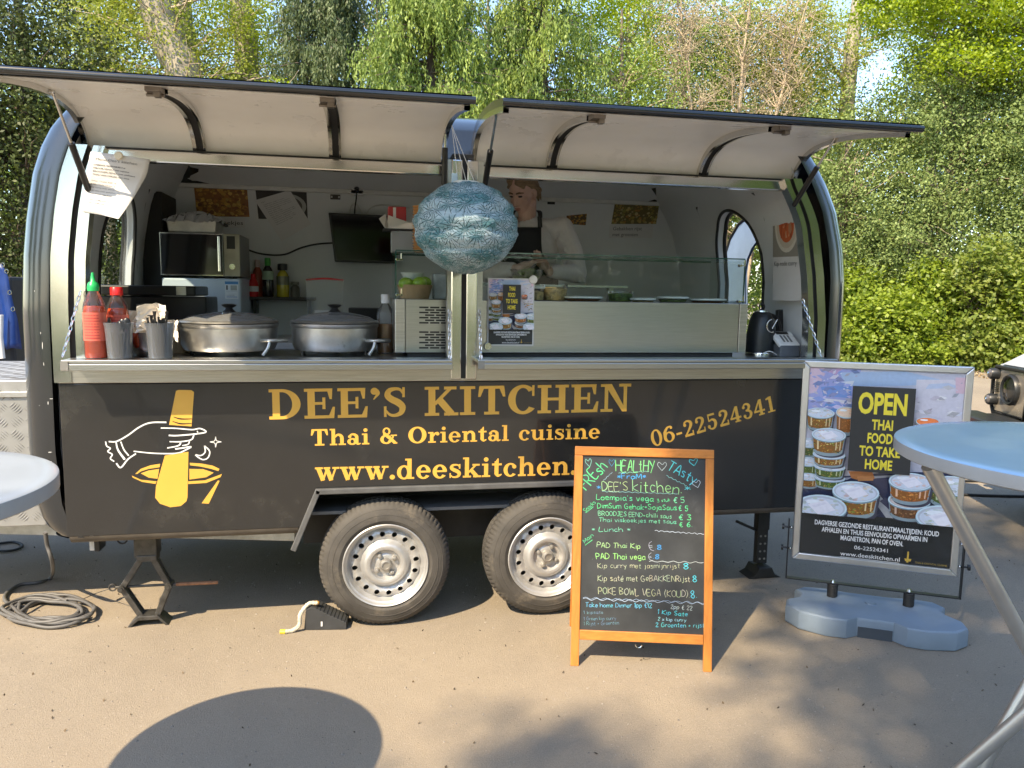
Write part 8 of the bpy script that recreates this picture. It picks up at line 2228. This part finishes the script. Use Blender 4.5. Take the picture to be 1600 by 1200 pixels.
T1 = AZ(1452, 728, zt6 - .05); dA = ray(1600, 1002); hub = Vector((cR.x + .05, cR.y + .02, 0))
tt = (hub - CAM).to_2d().length / Vector((dA.x, dA.y)).length; HB = CAM + dA * tt
foot1 = T1 + (HB - T1) * ((T1.z - .012) / (T1.z - HB.z))
F2 = AZ(1485, 1218, .012); F3 = AZ(1525, 1215, .012)
top2 = Vector((2 * HB.x - F2.x, 2 * HB.y - F2.y, zt6 - .045)); top3 = Vector((cR.x + .33, cR.y + .12, zt6 - .045)); top2 = Vector((cR.x + .28, cR.y - .25, zt6 - .045))
bar_table('round standing table at the right with the blue sky reflection put into its top colour', cR.x, cR.y, .54, zt6, [(T1, foot1, .0225), (top2, F2, .0225), (top3, F3, .0225)])
cL = Vector((-1.26, -1.696, 0))
bar_table('round pale standing table at the left edge, lit by the sun', cL.x, cL.y, .443, 1.15, [((cL.x - .3, cL.y + .1, 1.10), (cL.x - .05, cL.y - .38, .012), .019), ((cL.x + .2, cL.y + .25, 1.1), (cL.x - .35, cL.y - .2, .012), .019), ((cL.x + .05, cL.y - .3, 1.1), (cL.x - .30, cL.y + .30, .012), .019)], m_ttop2)

# ------------------------------------------------------------------ cable, chock, rope
def lay(px, py, z=.011): p = AZ(px, py, z); return Vector((p.x, p.y, z))
m_cable = M('grey_cable', (.10, .095, .09), .5, var=.2)
cc = thing('cable_coil', 'coil of dark grey power cable on the ground by the jack', 'cable', V3(lay(78, 956))); rr = random.Random(6); pts = []
for k in range(96):
    a = 2 * PI * k / 14 + .3; f_ = .80 + .20 * math.sin(k * .37) + rr.uniform(-.05, .05)
    ex = 74 * f_; ey = 23 * f_
    p = lay(78 + 4 * math.sin(k * .21) + ex * math.cos(a), 957 + 2 * math.sin(k * .33) + ey * math.sin(a)); p.z = .010 + .018 * (k / 96) + .006 * (math.sin(k * 1.7) + 1); pts.append(p)
mb = MB(); mb.tube(tube_path(pts, 4), .0085, 7); part('cable', mb, m_cable, cc, smooth=60)
cv_ = thing('power_cable', 'grey cable running down from the trailer end to the ground coil', 'cable', V3(lay(60, 905))); mb = MB()
q0 = AY(71, 832, .30)
mb.tube(tube_path([q0, AY(74, 852, .32), AY(82, 880, .36), lay(80, 905) + Vector((0, 0, .01)), lay(60, 910), lay(30, 914), lay(8, 930), lay(14, 944), lay(40, 948), lay(70, 936)], 6), .0095, 7); part('cable', mb, m_cable, cv_, smooth=60)
lp_ = thing('power_cable', 'black cable loop on the ground under the left table', 'cable', V3(lay(15, 852))); mb = MB(); mb.tube(tube_path([lay(-60, 858), lay(-10, 861), lay(20, 860), lay(35, 853), lay(22, 847), lay(-10, 850), lay(-60, 853)], 6), .008, 7); part('cable', mb, m_black, lp_, smooth=60)
wr_ = thing('guy_line', 'thin wire from the jack handle to the cable coil', 'wire', V3(lay(165, 930))); mb = MB(); mb.tube([Vector((-1.27, jy, .185)), lay(150, 927, .02), lay(110, 945, .012)], .0022, 5); part('wire', mb, m_cable, wr_)
c0 = lay(475, 985, 0); c1 = lay(541, 984, 0)
ck_ = thing('wheel_chock', 'black ridged wheel chock against the front tyre', 'wheel chock', (c0.x, c0.y, 0)); Lc = (c1 - c0).length; dv = (c1 - c0).normalized(); nv = Vector((-dv.y, dv.x, 0)); zc = .112
prof = [(0, 0.001), (Lc, .001), (Lc * 1.0, .035)]
for k in range(9):
    t = k / 9; prof.append((Lc * (.97 - .74 * t), .036 + (zc - .038) * t)); prof.append((Lc * (.95 - .74 * t), .036 + (zc - .038) * (t + .06)))
prof += [(Lc * .17, zc), (Lc * .05, zc * .9)]
mb = MB(); mb.prism(prof, lambda a, b, d: V3(c0 + dv * a + nv * d + Vector((0, 0, b))), 0, .10); part('chock_body', mb, M('chock_rubber', (.035, .036, .038), .6, var=.2), ck_, bevel=.002)
mb = MB(); p = c0 + dv * (Lc * .42); mb.bx(p.x - .004, p.x + .004, p.y - .003, p.y + .001, .02, .042); part('mark', mb, m_paper, ck_)
rp_ = thing('chock_rope', 'frayed cream rope with a yellow end lying by the wheel chock', 'rope', (c0.x, c0.y, 0)); mb = MB()
rp = tube_path([c0 + dv * (Lc * .30) + nv * .03 + Vector((0, 0, zc + .010)), c0 + dv * (Lc * .10) + nv * .02 + Vector((0, -.0, zc + .010)), c0 - dv * .015 + Vector((0, -.01, zc * .75)), c0 - dv * .02 + Vector((0, -.015, .035)), c0 - dv * .05 + Vector((0, -.02, .010)), lay(445, 987, .010)], 6)
mb.tube(rp, [.009 + .0022 * (k % 2) for k in range(len(rp))], 8); part('rope', mb, M('cream_rope', (.62, .56, .44), .85, var=.3, scale=80, bump=.8, bscale=160), rp_, smooth=60)
mb = MB(); e_ = lay(441, 987, .010); mb.cyl(lay(446, 987, .010), e_ + (e_ - lay(446, 987, .010)) * .6, .011, n=10); part('rope_end', mb, M('yellow_tape', (.75, .58, .04), .5), rp_)
mb = MB(); p = c0 + dv * (Lc * .26) + nv * .03 + Vector((0, 0, zc + .010)); mb.sphere(p, .014, 10, 6, (1.3, .8, .8)); part('rope_tag', mb, M('brown_tag', (.48, .24, .05), .6), rp_)

# ------------------------------------------------------------------ blue tarpaulin with eyelets at the left edge
ty = 3.4
tq = [AY(px, py, ty) for px, py in ((-46, 412), (4, 412), (14, 430), (20, 465), (28, 500), (31, 545), (10, 548), (-60, 550))]
tb_ = thing('blue_tarpaulin', 'blue tarpaulin with metal eyelets hanging over dark covers at the left edge', 'tarpaulin', (tq[2].x - .3, ty, 0)); rows = []
xe = lambda z: interp(sorted([(q.z, q.x) for q in tq[1:6]]), z)
ztop, zbot = tq[1].z, tq[5].z
for j in range(15):
    z = ztop + (zbot - ztop) * j / 14
    rows.append([(xe(z) - .75 * (1 - i / 16), ty + .05 * math.sin(i * 1.5 + j * .12) * (.3 + j / 14) + .25 * (1 - i / 16), z + .01 * math.sin(i * 2.2) * (j == 14)) for i in range(17)])
mb = MB(); mb.grid(rows); o = part('sheet', mb, M('blue_tarp', (.006, .032, .17), .42, var=.2, scale=6), tb_, smooth=180); sd = o.modifiers.new('thickness', 'SOLIDIFY'); sd.thickness = .004
for px, py in ((10, 424), (15, 457), (20, 483), (4, 414)):
    p = AY(px, py, ty - .05); mb = MB(); mb.tube([p + Vector((.013 * math.cos(a * PI / 6), 0, .017 * math.sin(a * PI / 6))) for a in range(12)], .0035, 6, closed=True); part('eyelet', mb, m_chrome, tb_, smooth=60)
dkx = xe(zbot); mb = MB(); mb.bx(dkx - 1.1, dkx - .10, ty + .15, ty + .7, .0, ztop - .1); part('dark_cover', mb, M('dark_cover', (.02, .022, .028), .7), tb_, bevel=.03)
mb = MB(); a = AY(1, 492, ty - .06); b = AY(4, 560, ty - .06); mb.tube([a, (a + b) / 2 + Vector((-.01, 0, 0)), b], .022, 8); part('white_strap', mb, m_paper, tb_, smooth=60)

# ------------------------------------------------------------------ off-road vehicle at the right edge
O = TP(1556, 6.0); vn = Vector((-.95, .31, 0)).normalized(); vs_ = Vector((-.31, -.95, 0)).normalized()
def VP(l, w, z): p = O - vn * l + vs_ * w; return Vector((p.x, p.y, z))
veh = thing('off_road_vehicle', 'silver off road vehicle with round headlight at the right edge', 'car', (O.x, O.y, 0))
m_silver = M('silver_paint', (.44, .46, .48), .3, metal=.1, var=.05, coat=.6); m_vdark = M('vehicle_black', (.018, .019, .02), .4, var=.2)
def vbox(name, l0, l1, w0, w1, z0, z1, mat, par=veh, bev=.02):
    mb = MB(); vsx = [VP(l, w, z) for z in (z0, z1) for w in (w0, w1) for l in (l0, l1)]; mb.add(vsx, [(0, 1, 3, 2), (4, 6, 7, 5), (0, 4, 5, 1), (2, 3, 7, 6), (0, 2, 6, 4), (1, 5, 7, 3)]); return part(name, mb, mat, par, bevel=bev)
VW = 1.72
vbox('front_wing', .03, 1.55, .0, .46, .70, 1.12, m_silver); vbox('front_wing', .03, 1.55, VW - .46, VW, .70, 1.12, m_silver)
mb = MB(); mb.add([VP(.02, .06, 1.121), VP(.02, VW - .06, 1.121), VP(.16, VW - .10, 1.215), VP(.16, .10, 1.215), VP(1.5, VW - .1, 1.27), VP(1.5, .10, 1.27), VP(1.5, VW - .02, 1.121), VP(1.5, .02, 1.121)], [(0, 1, 2, 3), (3, 2, 4, 5), (0, 3, 5, 7), (1, 6, 4, 2)]); part('bonnet', mb, m_silver, veh, bevel=.02)
mb = MB(); mb.add([VP(.22, .20, 1.224), VP(.22, .48, 1.224), VP(.55, .48, 1.237), VP(.55, .20, 1.237)], [(0, 1, 2, 3)]); part('bonnet_vent', mb, m_vdark, veh)
vbox('front_panel', -.005, .028, .035, .50, .745, 1.095, M('panel_champagne', (.42, .37, .30), .25, metal=.6, coat=.4), bev=.03)
mb = MB(); loop = [VP(-.008, w, z) for w, z in ((.05, .74), (.015, .80), (.012, 1.04), (.05, 1.10), (.50, 1.10), (.50, .74))]; mb.tube(loop, .014, 6, closed=True); part('panel_surround', mb, m_vdark, veh, smooth=60)
vbox('grille', .0, .05, .52, VW - .52, .78, 1.10, m_vdark, bev=.004)
for k in range(7):
    vbox('grille_slat', -.015, -.002, .54, VW - .54, .80 + k * .042, .815 + k * .042, M('grille_slat_grey', (.10, .10, .09), .5), bev=.003)
hl = VP(-.01, .30, .945); mb = MB(); mb.lathe([(.115, -.01), (.118, .012), (.108, .030), (.095, .022), (.092, .0)], hl, 32, axis=vn); hlo = part('headlight', mb, m_vdark, veh, smooth=45)
mb = MB(); mb.lathe([(.094, .004), (.085, -.02), (.05, -.045), (.001, -.05)], hl, 28, axis=vn); part('reflector', mb, m_chrome_b, hlo, smooth=180)
mb = MB(); mb.lathe([(.094, .018), (.07, .028), (.001, .034)], hl, 28, axis=vn); part('lens', mb, glass_mat('lens', (.95, .95, .95), 1.2), hlo, smooth=180)
for z in (1.045, .845):
    c = VP(-.008, .075, z); mb = MB(); mb.lathe([(.042, -.01), (.044, .05), (.038, .060)], c, 24, axis=vn); lo_ = part('indicator', mb, m_vdark, veh, smooth=45)
    mb = MB(); mb.lathe([(.039, .052), (.030, .070), (.001, .078)], c, 20, axis=vn); part('lens', mb, M('smoked_lens', (.10, .09, .085), .1, coat=.8), lo_, smooth=180)
    mb = MB(); mb.sphere(c + vn * .06, .022, 10, 6); part('bulb', mb, m_chrome_b, lo_, smooth=180)
for k in range(6):
    vbox('vent_fin', -.022, -.005, .05, .11, .905 + k * .014, .911 + k * .014, m_vdark, bev=0)
vbox('bumper', -.30, -.06, -.06, VW + .06, .60, .74, m_vdark, bev=.03); vbox('bumper_mount', -.10, .06, .10, VW - .1, .52, .74, m_vdark)
mb = MB(); mb.tube(tube_path([VP(-.06, -.07, .70), VP(-.25, -.09, .715), VP(-.34, .02, .71), VP(-.36, .3, .71)], 6), .02, 8); part('bumper_bar', mb, m_vdark, veh, smooth=60)
vbox('tow_hook', -.33, -.295, .24, .30, .69, .76, M('red_hook', (.50, .05, .03), .4), bev=.006)
vbox('cab', 1.5, 3.9, .02, VW - .02, .55, 1.25, m_silver); 
mb = MB(); ring = [[VP(l, w, z) for l, w, z in ((1.55, .06, 1.25), (1.55, VW - .06, 1.25), (3.85, VW - .06, 1.25), (3.85, .06, 1.25))], [VP(l, w, z) for l, w, z in ((1.95, .14, 1.85), (1.95, VW - .14, 1.85), (3.75, VW - .14, 1.85), (3.75, .14, 1.85))]]
mb.add(ring[0] + ring[1], [(0, 1, 5, 4), (1, 2, 6, 5), (2, 3, 7, 6), (3, 0, 4, 7)]); part('window', mb, M('tinted_glass', (.02, .024, .026), .06, coat=.6), veh)
mb = MB(); mb.add(ring[1] + [p + Vector((0, 0, .06)) for p in ring[1]], [(0, 1, 5, 4), (1, 2, 6, 5), (2, 3, 7, 6), (3, 0, 4, 7), (4, 5, 6, 7)]); part('roof', mb, m_silver, veh, bevel=.02)
for l in (.72, 3.15):
    for w, sgn in ((.13, 1), (VW - .13, -1)):
        c = VP(l, w, .385); mb = MB(); mb.lathe([(.20, -.115), (.30, -.125), (.365, -.11), (.385, -.07), (.388, 0), (.385, .07), (.365, .11), (.30, .125), (.20, .115)], c, 40, axis=vs_); tyo = part('tyre', mb, m_black, veh, smooth=40)
        mb = MB(); mb.lathe([(.205, -.115), (.19, -.06), (.10, -.05), (.001, -.05)], c, 28, axis=vs_ * sgn); part('rim', mb, m_alu, tyo, smooth=40)
vbox('underbody', .1, 3.85, .25, VW - .25, .36, .60, m_vdark)
# thin dark tubes laid along the ground beyond the sign
gl_ = thing('ground_line', 'thin dark lines lying on the ground between sign and vehicle', 'cable', V3(lay(1545, 750)))
for a, b in (((1480, 742), (1640, 752)), ((1480, 752), (1640, 748)), ((1480, 772), (1640, 776))):
    mb = MB(); m_ = ((a[0] + b[0]) / 2, (a[1] + b[1]) / 2 + 1); mb.tube(tube_path([lay(*a), lay(*m_), lay(*b)], 5), .012, 6); part('cable', mb, m_black, gl_, smooth=60)
